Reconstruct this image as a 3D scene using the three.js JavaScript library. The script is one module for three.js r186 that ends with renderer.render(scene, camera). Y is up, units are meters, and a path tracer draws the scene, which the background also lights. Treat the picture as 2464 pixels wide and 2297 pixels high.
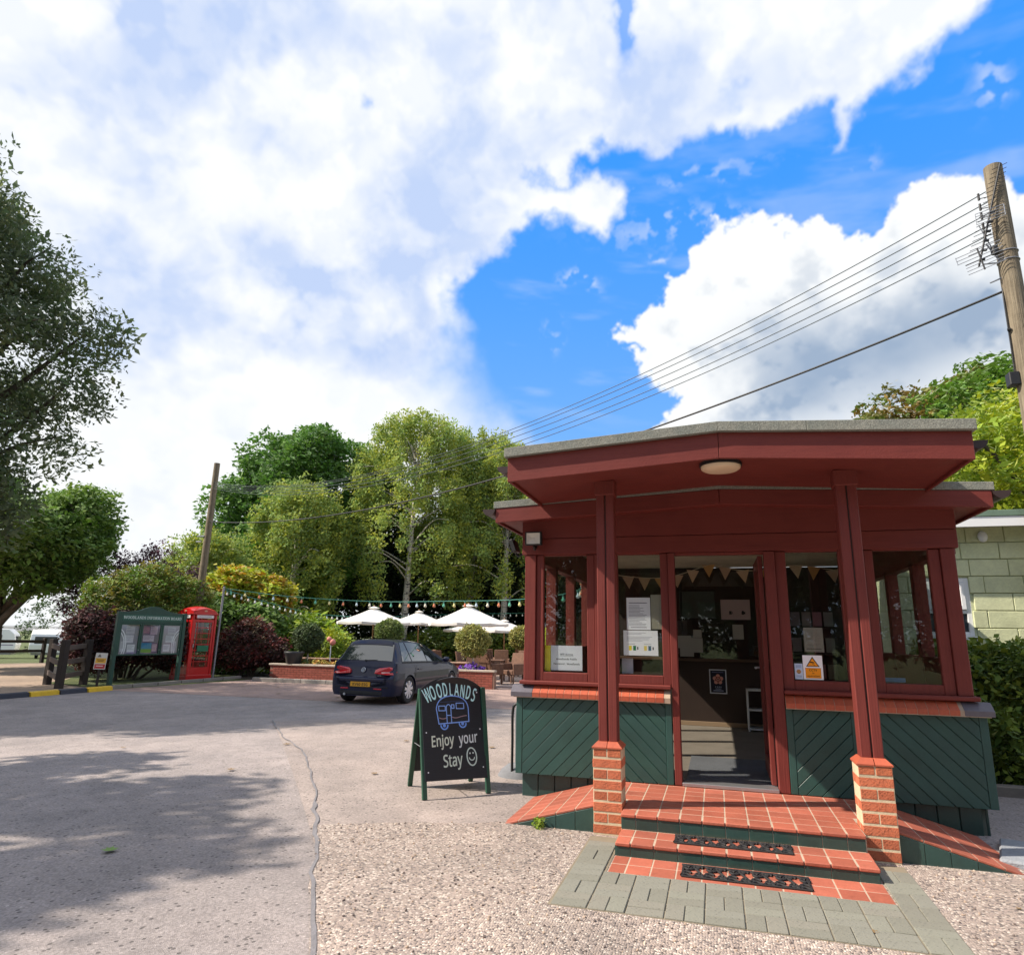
import * as THREE from 'three';
import { mergeGeometries, toCreasedNormals } from 'three/addons/utils/BufferGeometryUtils.js';
import { Brush, Evaluator, SUBTRACTION } from 'three-bvh-csg';

// ---------------------------------------------------------------- camera, sky, sun, exposure
const scene = new THREE.Scene();
const renderer = new THREE.WebGLRenderer({ antialias: true });
renderer.toneMapping = THREE.LinearToneMapping;
renderer.toneMappingExposure = 1.52;
renderer.shadowMap.enabled = true;
const camera = new THREE.PerspectiveCamera(70.83, 1024 / 954, 0.05, 900);
camera.position.set(0.936, 1.427, 5.354);
camera.rotation.set(0.2302, 0.2921, 0.0178, 'YXZ');
scene.add(camera);

const SUN = new THREE.Vector3(-0.678, 0.688, 0.257).normalize();
const sun = new THREE.DirectionalLight(0xfff3e3, 5.0);
sun.position.copy(SUN).multiplyScalar(90).add(new THREE.Vector3(-6, 0, -8));
sun.target.position.set(-6, 0, -8);
sun.castShadow = true;
sun.shadow.mapSize.set(4096, 4096);
Object.assign(sun.shadow.camera, { left: -45, right: 45, top: 45, bottom: -45, near: 1, far: 200 });
scene.add(sun, sun.target);

// hash noise on a lattice, tileable when a period is given
function hash(x, y, z) {
  let h = Math.imul(x, 374761393) + Math.imul(y, 668265263) + Math.imul(z, 2147483647 ^ 0x5bd1e995);
  h = Math.imul(h ^ (h >>> 13), 1274126177); h ^= h >>> 16;
  return (h >>> 0) / 4294967296;
}
const fade = (t) => t * t * (3 - 2 * t);
function noise3(x, y, z) {
  const xi = Math.floor(x), yi = Math.floor(y), zi = Math.floor(z), u = fade(x - xi), v = fade(y - yi), w = fade(z - zi);
  const a = hash(xi, yi, zi), b = hash(xi + 1, yi, zi), c = hash(xi, yi + 1, zi), d = hash(xi + 1, yi + 1, zi);
  const e = hash(xi, yi, zi + 1), f = hash(xi + 1, yi, zi + 1), g = hash(xi, yi + 1, zi + 1), i = hash(xi + 1, yi + 1, zi + 1);
  const p = a + (b - a) * u, q = c + (d - c) * u, r = e + (f - e) * u, s = g + (i - g) * u;
  const m = p + (q - p) * v, n = r + (s - r) * v;
  return m + (n - m) * w;
}
function fbm3(x, y, z, oct) { let s = 0, a = 0.5, t = 0; for (let i = 0; i < oct; i++) { s += a * noise3(x, y, z); t += a; x *= 2.03; y *= 2.03; z *= 2.03; a *= 0.52; x += 17.3; y += 5.1; } return s / t; }
function noise2(x, y, per, perY = per) {
  const xi = Math.floor(x), yi = Math.floor(y), u = fade(x - xi), v = fade(y - yi), m = (k) => ((k % per) + per) % per, q2 = (k) => ((k % perY) + perY) % perY;
  const a = hash(m(xi), q2(yi), per), b = hash(m(xi + 1), q2(yi), per), c = hash(m(xi), q2(yi + 1), per), d = hash(m(xi + 1), q2(yi + 1), per);
  const p = a + (b - a) * u, q = c + (d - c) * u; return p + (q - p) * v;
}
function fbm2(u, v, f, oct) { let s = 0, a = 0.5, t = 0; for (let i = 0; i < oct; i++) { s += a * noise2(u * f, v * f, f); t += a; f *= 2; a *= 0.55; } return s / t; }
const lerp = (a, b, t) => a + (b - a) * t;
const sstep = (a, b, x) => { const t = Math.min(1, Math.max(0, (x - a) / (b - a))); return t * t * (3 - 2 * t); };
function rng(seed) { let s = seed >>> 0; return () => { s = (s + 0x6d2b79f5) | 0; let t = Math.imul(s ^ (s >>> 15), 1 | s); t = (t + Math.imul(t ^ (t >>> 7), 61 | t)) ^ t; return ((t ^ (t >>> 14)) >>> 0) / 4294967296; }; }

// ---- the sky: air and clouds by direction (azimuth from -z to the right, elevation; degrees)
{
  const BLUE = [-15.8, 38.0, -14.0, 37.6, -12.0, 37.5, -10.4, 39.1, -8.9, 39.4, -5.7, 39.2, -1.5, 39.0, 1.6, 39.5, 3.8, 39.0, 4.8, 39.2, 7.3, 38.6, 8.7, 39.3, 11.4, 38.9, 11.9, 36.5, 13.0, 37.5, 14.8, 38.4, 18.3, 39.4, 21.1, 40.4, 22.9, 40.8, 24.4, 41.8, 27.2, 43.7, 34.1, 38.2, 31.3, 25.0, 22.6, 18.3, 7.7, 13.7, -13.5, 14.6, -20.8, 17.6, -23.6, 22.1, -21.9, 26.4, -22.8, 28.7, -21.6, 30.0, -19.2, 31.8, -17.5, 33.2, -15.7, 34.3, -12.9, 34.6, -10.4, 33.7, -8.5, 33.1, -7.2, 34.6, -6.8, 36.0, -8.6, 36.9, -10.2, 37.7, -12.2, 37.3, -14.4, 37.4];
  const CUM = [-8.0, 25.1, -6.8, 25.8, -5.5, 26.6, -3.1, 28.2, -1.1, 30.0, -0.3, 31.3, 1.7, 32.6, 3.3, 32.7, 5.2, 32.6, 6.4, 32.8, 7.7, 31.8, 9.3, 31.7, 10.5, 31.7, 12.1, 31.0, 12.8, 29.9, 14.9, 30.9, 17.2, 32.3, 18.7, 32.3, 20.7, 32.3, 22.4, 31.6, 23.7, 29.7, 25.2, 28.3, 27.8, 25.9, 30.2, 18.7, 26.8, 7.9, -7.2, 9.9, -3.8, 18.1, -1.8, 19.5, -5.9, 21.7, -6.3, 23.4, -5.2, 24.0, -7.0, 24.0, -7.9, 24.5];
  const sdf = (P, x, y) => {           // inside positive, in degrees
    let d = 1e9, inside = false;
    for (let i = 0, j = P.length - 2; i < P.length; j = i, i += 2) {
      const ax = P[j], ay = P[j + 1], ex = P[i] - ax, ey = P[i + 1] - ay, wx = x - ax, wy = y - ay;
      const t = Math.min(1, Math.max(0, (wx * ex + wy * ey) / (ex * ex + ey * ey))), qx = wx - ex * t, qy = wy - ey * t;
      d = Math.min(d, qx * qx + qy * qy);
      if ((P[i + 1] > y) !== (ay > y) && x < (-ex * (P[i + 1] - y)) / ey + P[i]) inside = !inside;
    }
    d = Math.sqrt(d); return inside ? d : -d;
  };
  const W = 4096, H = 2048, data = new Float32Array(W * H * 4), D = 180 / Math.PI;
  const blob = (x, y, cx, cy, rx, ry) => Math.exp(-((x - cx) ** 2) / (rx * rx) - ((y - cy) ** 2) / (ry * ry));
  for (let j = 0; j < H; j++) {
    const el = ((j + 0.5) / H - 0.5) * Math.PI, ce = Math.cos(el), dy = Math.sin(el), eld = el * D;
    for (let i = 0; i < W; i++) {
      const o = (j * W + i) * 4; data[o + 3] = 1;
      if (eld < -1) { data[o] = 0.30; data[o + 1] = 0.30; data[o + 2] = 0.29; continue; }
      const th = ((i + 0.5) / W - 0.5) * 2 * Math.PI, dx = Math.cos(th) * ce, dz = Math.sin(th) * ce, az = Math.atan2(dx, -dz) * D;
      // clear air: deep blue high up, paler low down
      const k = Math.pow(1 - Math.max(0, dy), 2.6);
      let r = lerp(0.012, 0.29, k), g = lerp(0.20, 0.48, k), b = lerp(0.69, 0.71, k);
      const nf = az > -75 && az < 45 && eld < 60;
      const wx = (fbm3(dx * 9 + 3, dy * 9, dz * 9, 4) - 0.5), wy = (fbm3(dx * 9 + 31, dy * 9 + 7, dz * 9, 4) - 0.5);
      let cover, shadeC = 0, bluish = 0;
      const big = fbm3(dx * 2.6 + 11 + wx, dy * 4.2 + wy, dz * 2.6 + 4, 6);
      if (nf) {
        const fx = fbm3(dx * 42, dy * 42, dz * 42, 5) - 0.5, fy = fbm3(dx * 42 + 50, dy * 42, dz * 42, 5) - 0.5;
        const X = az + wx * 2.2 + fx * 3.0, Y = eld + wy * 2.0 + fy * 2.6;
        const d = sdf(BLUE, X, Y);
        const soft = lerp(0.9, 6, sstep(30, 20, eld) * sstep(-8, -22, az));
        cover = 1 - sstep(-soft * 0.8, soft, d);
        cover = Math.max(cover, 0);
        // gaps in the sheet
        const f2 = fbm3(dx * 30 + 9, dy * 30, dz * 30, 5);
        cover *= 1 - 0.75 * Math.min(1, 1.5 * blob(X, Y, -6.0, 46.9, 0.9, 1.9)) - 0.5 * blob(X, Y, -32.4, 41.3, 0.5, 0.6) * sstep(0.4, 0.6, f2) - 0.3 * blob(X, Y, 3.7, 41.4, 1.2, 0.6);
        // thin streaks and scraps in the blue
        const st = fbm3(dx * 7 + 2, dy * 34 + az * 0.05, dz * 7, 5), scr = fbm3(dx * 60 + 8, dy * 75, dz * 60, 4);
        cover = Math.max(cover, 0.24 * sstep(0.50, 0.76, st) * sstep(14, 24, eld) * sstep(42, 36, eld));
        cover = Math.max(cover, 0.55 * sstep(0.45, 0.62, scr) * Math.min(1, blob(X, Y, -10.2, 29.5, 1.6, 0.5) + blob(X, Y, -13.4, 24.7, 1.0, 0.9) + blob(X, Y, -2.7, 30.7, 0.8, 0.4) + blob(X, Y, 23.2, 36.4, 1.6, 1.4) + blob(X, Y, 13.6, 34.2, 0.8, 0.8) + 0.7 * blob(X, Y, 1, 36.4, 6, 0.5) + 0.7 * blob(X, Y, -1, 33.2, 7, 1.0)));
        // the sheet's own thick and thin places
        shadeC = 0.62 * sstep(0.47, 0.72, fbm3(dx * 6 + 40 + wx * 0.6, dy * 7.5 + wy * 0.6, dz * 6, 6)) + 0.5 * sstep(0.5, 0.75, fbm3(dx * 15 + wx, dy * 18, dz * 15 + 3, 4)) * sstep(0.35, 0.6, big);
        shadeC += 0.16 * sstep(0.42, 0.66, fbm3(dx * 34 + 6, dy * 34, dz * 34, 4)) + 0.75 * Math.min(1, blob(X, Y, -39.0, 29.2, 3.2, 2.0) + blob(X, Y, -35.0, 27.6, 2.6, 1.6) + 0.8 * blob(X, Y, -27.0, 30.4, 2.4, 2.4) + 0.5 * blob(X, Y, -25, 34.6, 3.5, 1.6) + 0.4 * blob(X, Y, -50.5, 32.8, 4, 1.6) + 0.4 * blob(X, Y, -39.5, 37.2, 2.4, 2) + 0.4 * blob(X, Y, -45, 44, 2, 2));
        shadeC *= lerp(0.45, 1, sstep(16, 26, eld));
        // the heaped cloud on the right, in front of the sheet
        const d2 = sdf(CUM, az + wx * 1.0 + fx * 3.6, eld + wy * 1.0 + fy * 3.4);
        const c2 = sstep(-0.18, 0.42, d2) * sstep(8, 17, eld + fx * 6);
        if (c2 > 0) {
          const puff = fbm3(dx * 22 + 5, dy * 26, dz * 22, 5);
          let s2 = 0.98 * (1 - Math.exp(-(1.9 * blob(az, eld, 11.0, 21.4 + (az - 11.5) * 0.12, 8.5, 3.6) + 0.7 * blob(az, eld, 21, 23, 5, 2.5)))) * sstep(0.8, 7.5, d2 + (puff - 0.5) * 7) * (0.72 + 0.56 * fbm3(dx * 16 + 2, dy * 22, dz * 16, 4));
          s2 += 0.30 * sstep(0.5, 0.72, puff) * sstep(0.4, 3, d2);
          shadeC = lerp(shadeC, s2, c2); cover = Math.max(cover, c2); bluish = c2;
        }
        if (eld < 16) cover = Math.max(cover, sstep(17, 6, eld) * lerp(0.92, 0.5, sstep(-22, -6, az)));
      } else {
        cover = sstep(0.36, 0.50, big + (fbm3(dx * 14, dy * 16, dz * 14, 4) - 0.5) * 0.14);
        shadeC = 0.6 * sstep(0.5, 0.75, fbm3(dx * 6 + 40 + wx * 0.6, dy * 7.5 + wy * 0.6, dz * 6, 5));
        cover = Math.max(cover, 0.8 * sstep(16, 3, eld));
      }
      shadeC = Math.min(1, shadeC * 1.2);
      // cloud: white where lit through, grey blue where thick
      const cr = lerp(0.668, lerp(0.37, 0.235, bluish), shadeC), cg = lerp(0.68, lerp(0.455, 0.305, bluish), shadeC), cb = lerp(0.685, lerp(0.64, 0.41, bluish), shadeC);
      cover = Math.min(1, Math.max(0, cover));
      data[o] = lerp(r, cr, cover); data[o + 1] = lerp(g, cg, cover); data[o + 2] = lerp(b, cb, cover);
    }
  }
  const sky = new THREE.DataTexture(data, W, H, THREE.RGBAFormat, THREE.FloatType);
  sky.mapping = THREE.EquirectangularReflectionMapping; sky.magFilter = THREE.LinearFilter; sky.needsUpdate = true;
  scene.background = sky; scene.environment = sky;
}

// ---------------------------------------------------------------- helpers
const names = new Map();
function numbered(n) { const k = names.get(n) ?? 0; names.set(n, k + 1); return k ? n + '_' + String(k).padStart(3, '0') : n; }
function tag(o, label, category, group, kind) { if (label) o.userData.label = label; if (category) o.userData.category = category; if (group) o.userData.group = group; if (kind) o.userData.kind = kind; return o; }
function thing(name, label, category, [x, y, z] = [0, 0, 0], turn = 0, group) { const o = new THREE.Group(); o.name = numbered(name); scene.add(o); o.position.set(x, y, z); o.rotation.y = turn; return tag(o, label, category, group); }
function mk(name, geo, mat, parent = scene) { const o = new THREE.Mesh(geo, mat); o.name = parent === scene ? numbered(name) : name; o.castShadow = o.receiveShadow = true; parent.add(o); return o; }
function grp(name, parent) { const o = new THREE.Group(); o.name = name; parent.add(o); return o; }
function struct(name, geo, mat) { const o = mk(name, geo, mat); o.userData.kind = 'structure'; return o; }
function dup(root, [x, y, z], turn, label, group) { const r = root.clone(); r.userData = { ...root.userData }; r.name = numbered(root.name.replace(/_\d{3}$/, '')); scene.add(r); r.position.set(x, y, z); r.rotation.y = turn; if (label) r.userData.label = label; if (group) r.userData.group = group; return r; }
const V = (x, y, z) => new THREE.Vector3(x, y, z);
// uv in metres from the dominant side of each face
function uvm(geo, ox = 0, oy = 0) {
  const g = geo.index ? geo.toNonIndexed() : geo, p = g.attributes.position, uv = new Float32Array(p.count * 2), a = V(), b = V(), c = V(), n = V();
  for (let i = 0; i < p.count; i += 3) {
    a.fromBufferAttribute(p, i); b.fromBufferAttribute(p, i + 1); c.fromBufferAttribute(p, i + 2);
    n.subVectors(b, a).cross(V().subVectors(c, a)); const X = Math.abs(n.x), Y = Math.abs(n.y), Z = Math.abs(n.z);
    [a, b, c].forEach((q, k) => { const [s, t] = X >= Y && X >= Z ? [q.z, q.y] : Y >= Z ? [q.x, q.z] : [q.x, q.y]; uv[(i + k) * 2] = s + ox; uv[(i + k) * 2 + 1] = t + oy; });
  }
  g.setAttribute('uv', new THREE.BufferAttribute(uv, 2)); return g;
}
function flat(g) { const q = g.index ? g.toNonIndexed() : g; q.deleteAttribute('normal'); q.computeVertexNormals(); return q; }
const KEEP = (g) => { for (const k of Object.keys(g.attributes)) if (!['position', 'normal', 'uv'].includes(k)) g.deleteAttribute(k); return g; };
// box with chamfered edges (44 triangles)
function cbox(w, h, d, c = 0.004) {
  const hx = w / 2, hy = h / 2, hz = d / 2; c = Math.min(c, hx * 0.45, hy * 0.45, hz * 0.45);
  const pos = [], P = (sx, sy, sz, ax) => [sx * (hx - (ax === 0 ? 0 : c)), sy * (hy - (ax === 1 ? 0 : c)), sz * (hz - (ax === 2 ? 0 : c))];
  const tri = (a, b, c2) => { const n = V(...b).sub(V(...a)).cross(V(...c2).sub(V(...a))), m = V(a[0] + b[0] + c2[0], a[1] + b[1] + c2[1], a[2] + b[2] + c2[2]); if (n.dot(m) < 0) pos.push(...a, ...c2, ...b); else pos.push(...a, ...b, ...c2); };
  const quad = (a, b, c2, d2) => { tri(a, b, c2); tri(a, c2, d2); };
  for (const s of [-1, 1]) { quad(P(s, -1, -1, 0), P(s, 1, -1, 0), P(s, 1, 1, 0), P(s, -1, 1, 0)); quad(P(-1, s, -1, 1), P(1, s, -1, 1), P(1, s, 1, 1), P(-1, s, 1, 1)); quad(P(-1, -1, s, 2), P(1, -1, s, 2), P(1, 1, s, 2), P(-1, 1, s, 2)); }
  for (const s of [-1, 1]) for (const t of [-1, 1]) { quad(P(-1, s, t, 1), P(1, s, t, 1), P(1, s, t, 2), P(-1, s, t, 2)); quad(P(s, -1, t, 0), P(s, 1, t, 0), P(s, 1, t, 2), P(s, -1, t, 2)); quad(P(s, t, -1, 0), P(s, t, 1, 0), P(s, t, 1, 1), P(s, t, -1, 1)); }
  for (const s of [-1, 1]) for (const t of [-1, 1]) for (const u of [-1, 1]) tri(P(s, t, u, 0), P(s, t, u, 1), P(s, t, u, 2));
  const g = new THREE.BufferGeometry(); g.setAttribute('position', new THREE.Float32BufferAttribute(pos, 3)); g.computeVertexNormals(); return g;
}
const M4 = (x, y, z, rx = 0, ry = 0, rz = 0) => new THREE.Matrix4().compose(V(x, y, z), new THREE.Quaternion().setFromEuler(new THREE.Euler(rx, ry, rz, 'YXZ')), V(1, 1, 1));
// box between corner coordinates, uv in metres
function bx(x0, x1, y0, y1, z0, z1, c = 0.004) { const g = cbox(Math.abs(x1 - x0), Math.abs(y1 - y0), Math.abs(z1 - z0), c); g.translate((x0 + x1) / 2, (y0 + y1) / 2, (z0 + z1) / 2); return uvm(g); }
function bxr(w, h, d, x, y, z, rx = 0, ry = 0, rz = 0, c = 0.004) { const g = uvm(cbox(w, h, d, c)); return g.applyMatrix4(M4(x, y, z, rx, ry, rz)); }
function cyl(r0, r1, h, seg, x, y, z, rx = 0, rz = 0, open = false) { const g = new THREE.CylinderGeometry(r1, r0, h, seg, 1, open).toNonIndexed(); g.applyMatrix4(M4(x, y, z, rx, 0, rz)); return KEEP(g); }
function tube(pts, r, seg = 6, n, closed = false) { const c = new THREE.CatmullRomCurve3(pts.map((p) => (p.isVector3 ? p : V(...p))), closed); return KEEP(new THREE.TubeGeometry(c, n ?? Math.max(2, pts.length * 3), r, seg, closed).toNonIndexed()); }
function rod(a, b, r, seg = 8, r1 = r) { const A = V(...a), B = V(...b), g = new THREE.CylinderGeometry(r1, r, A.distanceTo(B), seg).toNonIndexed(); g.applyQuaternion(new THREE.Quaternion().setFromUnitVectors(V(0, 1, 0), V().subVectors(B, A).normalize())); g.translate(...A.add(B).multiplyScalar(0.5).toArray()); return KEEP(g); }
// a plank of rectangular section from a to b
function bar(a, b, w, h, up = V(0, 1, 0), c = 0.003) { const A = V(...a), B = V(...b), L = A.distanceTo(B), g = uvm(cbox(w, h, L, c)), z = V().subVectors(B, A).normalize(), x = V().crossVectors(up, z).normalize(), y = V().crossVectors(z, x); g.applyMatrix4(new THREE.Matrix4().makeBasis(x, y, z).setPosition(A.add(B).multiplyScalar(0.5))); return g; }
const join = (list) => { const l = list.map((g) => { const q = KEEP(g.index ? g.toNonIndexed() : g); if (!q.attributes.uv) q.setAttribute('uv', new THREE.BufferAttribute(new Float32Array(q.attributes.position.count * 2), 2)); if (!q.attributes.normal) q.computeVertexNormals(); return q; }); return l.length === 1 ? l[0] : mergeGeometries(l); };
function extr(pts, depth, bevel = 0, seg = 1, holes = []) { const s = new THREE.Shape(pts.map((p) => new THREE.Vector2(p[0], p[1]))); for (const h of holes) s.holes.push(new THREE.Path(h.map((p) => new THREE.Vector2(p[0], p[1])))); return flat(KEEP(new THREE.ExtrudeGeometry(s, { depth, bevelEnabled: bevel > 0, bevelSize: bevel, bevelThickness: bevel, bevelOffset: -bevel, bevelSegments: seg, curveSegments: 10 }).toNonIndexed())); }
function clipPoly(poly, nx, ny, d) { const out = []; for (let i = 0; i < poly.length; i++) { const a = poly[i], b = poly[(i + 1) % poly.length], da = a[0] * nx + a[1] * ny - d, db = b[0] * nx + b[1] * ny - d; if (da >= 0) out.push(a); if (da * db < 0) { const t = da / (da - db); out.push([lerp(a[0], b[0], t), lerp(a[1], b[1], t)]); } } return out; }
// the lie of the land: level round the kiosk, falling gently away
const gy = (x, z) => { const r = Math.hypot(x - 1, z + 0.5); return -0.22 * sstep(3.2, 12, r) - 1.12 * sstep(32, 74, r); };
const AT = (x, z, up = 0) => [x, gy(x, z) + up, z];

// ---------------------------------------------------------------- textures and materials
function tex(n, fn, repeatMetres, srgb = true) {
  const d = new Uint8Array(n * n * 4);
  for (let j = 0; j < n; j++) for (let i = 0; i < n; i++) { const c = fn((i + 0.5) / n, (j + 0.5) / n, i, j), o = (j * n + i) * 4; for (let k = 0; k < 3; k++) { const v = Math.min(1, Math.max(0, c[k])); d[o + k] = 255 * (srgb ? (v <= 0.0031308 ? 12.92 * v : 1.055 * Math.pow(v, 1 / 2.4) - 0.055) : v); } d[o + 3] = 255; }
  const t = new THREE.DataTexture(d, n, n); t.wrapS = t.wrapT = THREE.RepeatWrapping; t.magFilter = THREE.LinearFilter; t.minFilter = THREE.LinearMipmapLinearFilter; t.generateMipmaps = true; if (srgb) t.colorSpace = THREE.SRGBColorSpace; t.repeat.set(1 / repeatMetres, 1 / repeatMetres); t.needsUpdate = true; return t;
}
function canvasTex(w, h, draw) { const c = document.createElement('canvas'); c.width = w; c.height = h; const x = c.getContext('2d'); draw(x, w, h); const t = new THREE.CanvasTexture(c); t.colorSpace = THREE.SRGBColorSpace; t.magFilter = THREE.LinearFilter; t.needsUpdate = true; return t; }
// stones on a jittered lattice: [cell tone, distance to the nearest edge]
function stones(u, v, f, seed) {
  const x = u * f, y = v * f, xi = Math.floor(x), yi = Math.floor(y), m = (k) => ((k % f) + f) % f; let d1 = 9, d2 = 9, id = 0;
  for (let j = -1; j <= 1; j++) for (let i = -1; i <= 1; i++) { const cx = m(xi + i), cy = m(yi + j), px = xi + i + 0.15 + 0.7 * hash(cx, cy, seed), py = yi + j + 0.15 + 0.7 * hash(cx, cy, seed + 1), d = Math.hypot(px - x, py - y); if (d < d1) { d2 = d1; d1 = d; id = hash(cx, cy, seed + 2); } else if (d < d2) d2 = d; }
  return [id, d2 - d1, d1];
}
const mix3 = (a, b, t) => [lerp(a[0], b[0], t), lerp(a[1], b[1], t), lerp(a[2], b[2], t)];
const mul = (a, k) => [a[0] * k, a[1] * k, a[2] * k];
const std = (o) => new THREE.MeshStandardMaterial({ roughness: 0.8, ...o });
const phy = (o) => new THREE.MeshPhysicalMaterial({ roughness: 0.5, ...o });
const rgb = (r, g, b) => new THREE.Color().setRGB(r, g, b);
// white maps that vary a base colour a little
const mottleMap = tex(512, (u, v) => { const n = 0.70 + 0.34 * fbm2(u, v, 6, 5) + 0.14 * (fbm2(u + 0.3, v, 64, 2) - 0.5); return [n, n, n]; }, 1.1);
const grainMap = tex(512, (u, v) => { const s = noise2(u * 96, v * 5, 96, 5) * 0.5 + noise2(u * 200, v * 10, 200, 10) * 0.5, n = 0.82 + 0.14 * s + 0.1 * fbm2(u, v, 5, 4); return [n, n, n]; }, 0.7);
const grainBump = tex(512, (u, v) => { const s = 0.6 * noise2(u * 128, v * 4, 128, 4) + 0.4 * fbm2(u, v, 16, 3); return [s, s, s]; }, 0.7, false);
const timberMap = tex(1024, (u, v) => {                    // painted timber: brush streaks, blotches, pale nicks and specks
  const st = noise2(u * 150, v * 4, 150, 4) * 0.45 + noise2(u * 340, v * 9, 340, 9) * 0.35 + noise2(u * 60, v * 3, 60, 3) * 0.2, bl = fbm2(u, v, 7, 5), w = stones(u, v, 60, 51), sc = noise2(u * 420, v * 26, 420, 26), k = 0.70 + 0.26 * st + 0.26 * bl - (noise2(u * 70, v * 2, 70, 2) > 0.93 ? 0.12 : 0);
  const nick = (w[0] > 0.988 && w[2] < 0.16) || (sc > 0.955 && bl > 0.56) ? 1 : 0; return nick ? [1, 0.98, 0.95] : [k, k * (0.97 + 0.06 * bl), k];
}, 1.3);
const timberMapAcross = timberMap.clone(); timberMapAcross.rotation = Math.PI / 2; timberMapAcross.needsUpdate = true;
const fineBump = tex(512, (u, v) => { const s = 0.5 * fbm2(u, v, 64, 2) + 0.5 * fbm2(u, v, 14, 3); return [s, s, s]; }, 0.5, false);
const M = {
  red: phy({ color: rgb(0.172, 0.0345, 0.0275), roughness: 0.55, map: timberMap, bumpMap: grainBump, bumpScale: 0.0015, specularIntensity: 0.6 }),
  redAcross: phy({ color: rgb(0.172, 0.0345, 0.0275), roughness: 0.55, map: timberMapAcross, bumpMap: fineBump, bumpScale: 0.0012, specularIntensity: 0.6 }),
  green: phy({ color: rgb(0.028, 0.088, 0.076), roughness: 0.45, map: mottleMap, bumpMap: fineBump, bumpScale: 0.0006 }),
  greenTile: phy({ color: rgb(0.030, 0.072, 0.062), roughness: 0.35, map: mottleMap, bumpMap: fineBump, bumpScale: 0.0006 }),
  grout: std({ color: rgb(0.50, 0.39, 0.29), roughness: 0.95, map: mottleMap }),
  groutDark: std({ color: rgb(0.10, 0.12, 0.10), roughness: 0.95, map: mottleMap }),
  mortar: std({ color: rgb(0.68, 0.56, 0.38), roughness: 0.95, map: mottleMap, bumpMap: fineBump, bumpScale: 0.002 }),
  sand: std({ color: rgb(0.24, 0.20, 0.14), roughness: 0.97, map: mottleMap }),
  felt: std({ roughness: 0.97, map: tex(512, (u, v) => { const s = stones(u, v, 96, 5), k = 0.7 + 0.7 * s[0]; return mul(mix3([0.16, 0.175, 0.155], [0.24, 0.235, 0.20], fbm2(u, v, 6, 4)), k); }, 0.45), bumpMap: fineBump, bumpScale: 0.003 }),
  black: std({ color: rgb(0.012, 0.012, 0.013), roughness: 0.5 }),
  blackRubber: std({ color: rgb(0.016, 0.015, 0.016), roughness: 0.75 }),
  gutter: phy({ color: rgb(0.045, 0.028, 0.026), roughness: 0.4 }),
  steel: std({ color: rgb(0.45, 0.46, 0.48), metalness: 0.85, roughness: 0.42 }),
  galv: std({ color: rgb(0.34, 0.36, 0.40), metalness: 0.6, roughness: 0.55, map: mottleMap }),
  white: std({ color: rgb(0.78, 0.79, 0.80), roughness: 0.45 }),
  paper: std({ color: rgb(0.74, 0.75, 0.78), roughness: 0.85 }),
  cream: std({ color: rgb(0.78, 0.66, 0.50), roughness: 0.85, map: mottleMap }),
  glass: phy({ color: rgb(0.93, 0.95, 0.94), transmission: 1, roughness: 0.0, ior: 1.5, thickness: 0 }),
  glassDark: phy({ color: rgb(0.80, 0.82, 0.81), transmission: 1, roughness: 0.0, ior: 1.55, thickness: 0 }),
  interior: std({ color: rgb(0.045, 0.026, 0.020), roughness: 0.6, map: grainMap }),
  bark: std({ roughness: 0.95, map: tex(512, (u, v) => { const n = noise2(u * 22, v * 5, 22, 5) * 0.6 + fbm2(u, v, 12, 4) * 0.4; return mix3([0.045, 0.036, 0.028], [0.17, 0.145, 0.115], n); }, 1.2), bumpMap: grainBump, bumpScale: 0.02 }),
  poleWood: std({ roughness: 0.92, map: tex(512, (u, v) => { const n = noise2(u * 60, v * 3, 60, 3) * 0.6 + fbm2(u, v, 10, 4) * 0.4; return mix3([0.085, 0.065, 0.042], [0.31, 0.26, 0.18], n); }, 1.1), bumpMap: grainBump, bumpScale: 0.006 }),
  darkWood: std({ color: rgb(0.035, 0.026, 0.022), roughness: 0.85, map: grainMap }),
};
const vary = (m, n, amt, seed) => { const r = rng(seed), out = []; for (let i = 0; i < n; i++) { const c = m.clone(); const k = 1 + (r() - 0.5) * 2 * amt; c.color = m.color.clone().multiply(rgb(k * (1 + (r() - 0.5) * amt * 0.6), k, k * (1 + (r() - 0.5) * amt * 0.5))); out.push(c); } return out; };
const brickMap = tex(512, (u, v) => { const n = fbm2(u, v, 14, 4), s = fbm2(u + 0.4, v, 40, 2), k = 0.72 + 0.5 * n - 0.25 * (s > 0.66 ? 1 : 0); return [k, k * (0.9 + 0.15 * s), k * (0.85 + 0.2 * s)]; }, 0.5);
const BRICK = vary(std({ color: rgb(0.50, 0.145, 0.070), roughness: 0.9, map: brickMap, bumpMap: fineBump, bumpScale: 0.004 }), 6, 0.17, 3);
const TILE = vary(phy({ color: rgb(0.45, 0.135, 0.088), roughness: 0.5, specularIntensity: 0.5, map: mottleMap, bumpMap: fineBump, bumpScale: 0.0016 }), 7, 0.13, 8);
const COPING = vary(phy({ color: rgb(0.50, 0.110, 0.055), roughness: 0.5, map: mottleMap, bumpMap: fineBump, bumpScale: 0.001 }), 4, 0.08, 12);
const BLUEBRICK = phy({ color: rgb(0.14, 0.13, 0.155), roughness: 0.45, map: mottleMap });
const GREENTILES = vary(M.greenTile, 4, 0.2, 5), BOARDS = vary(M.green, 4, 0.13, 6);
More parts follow.
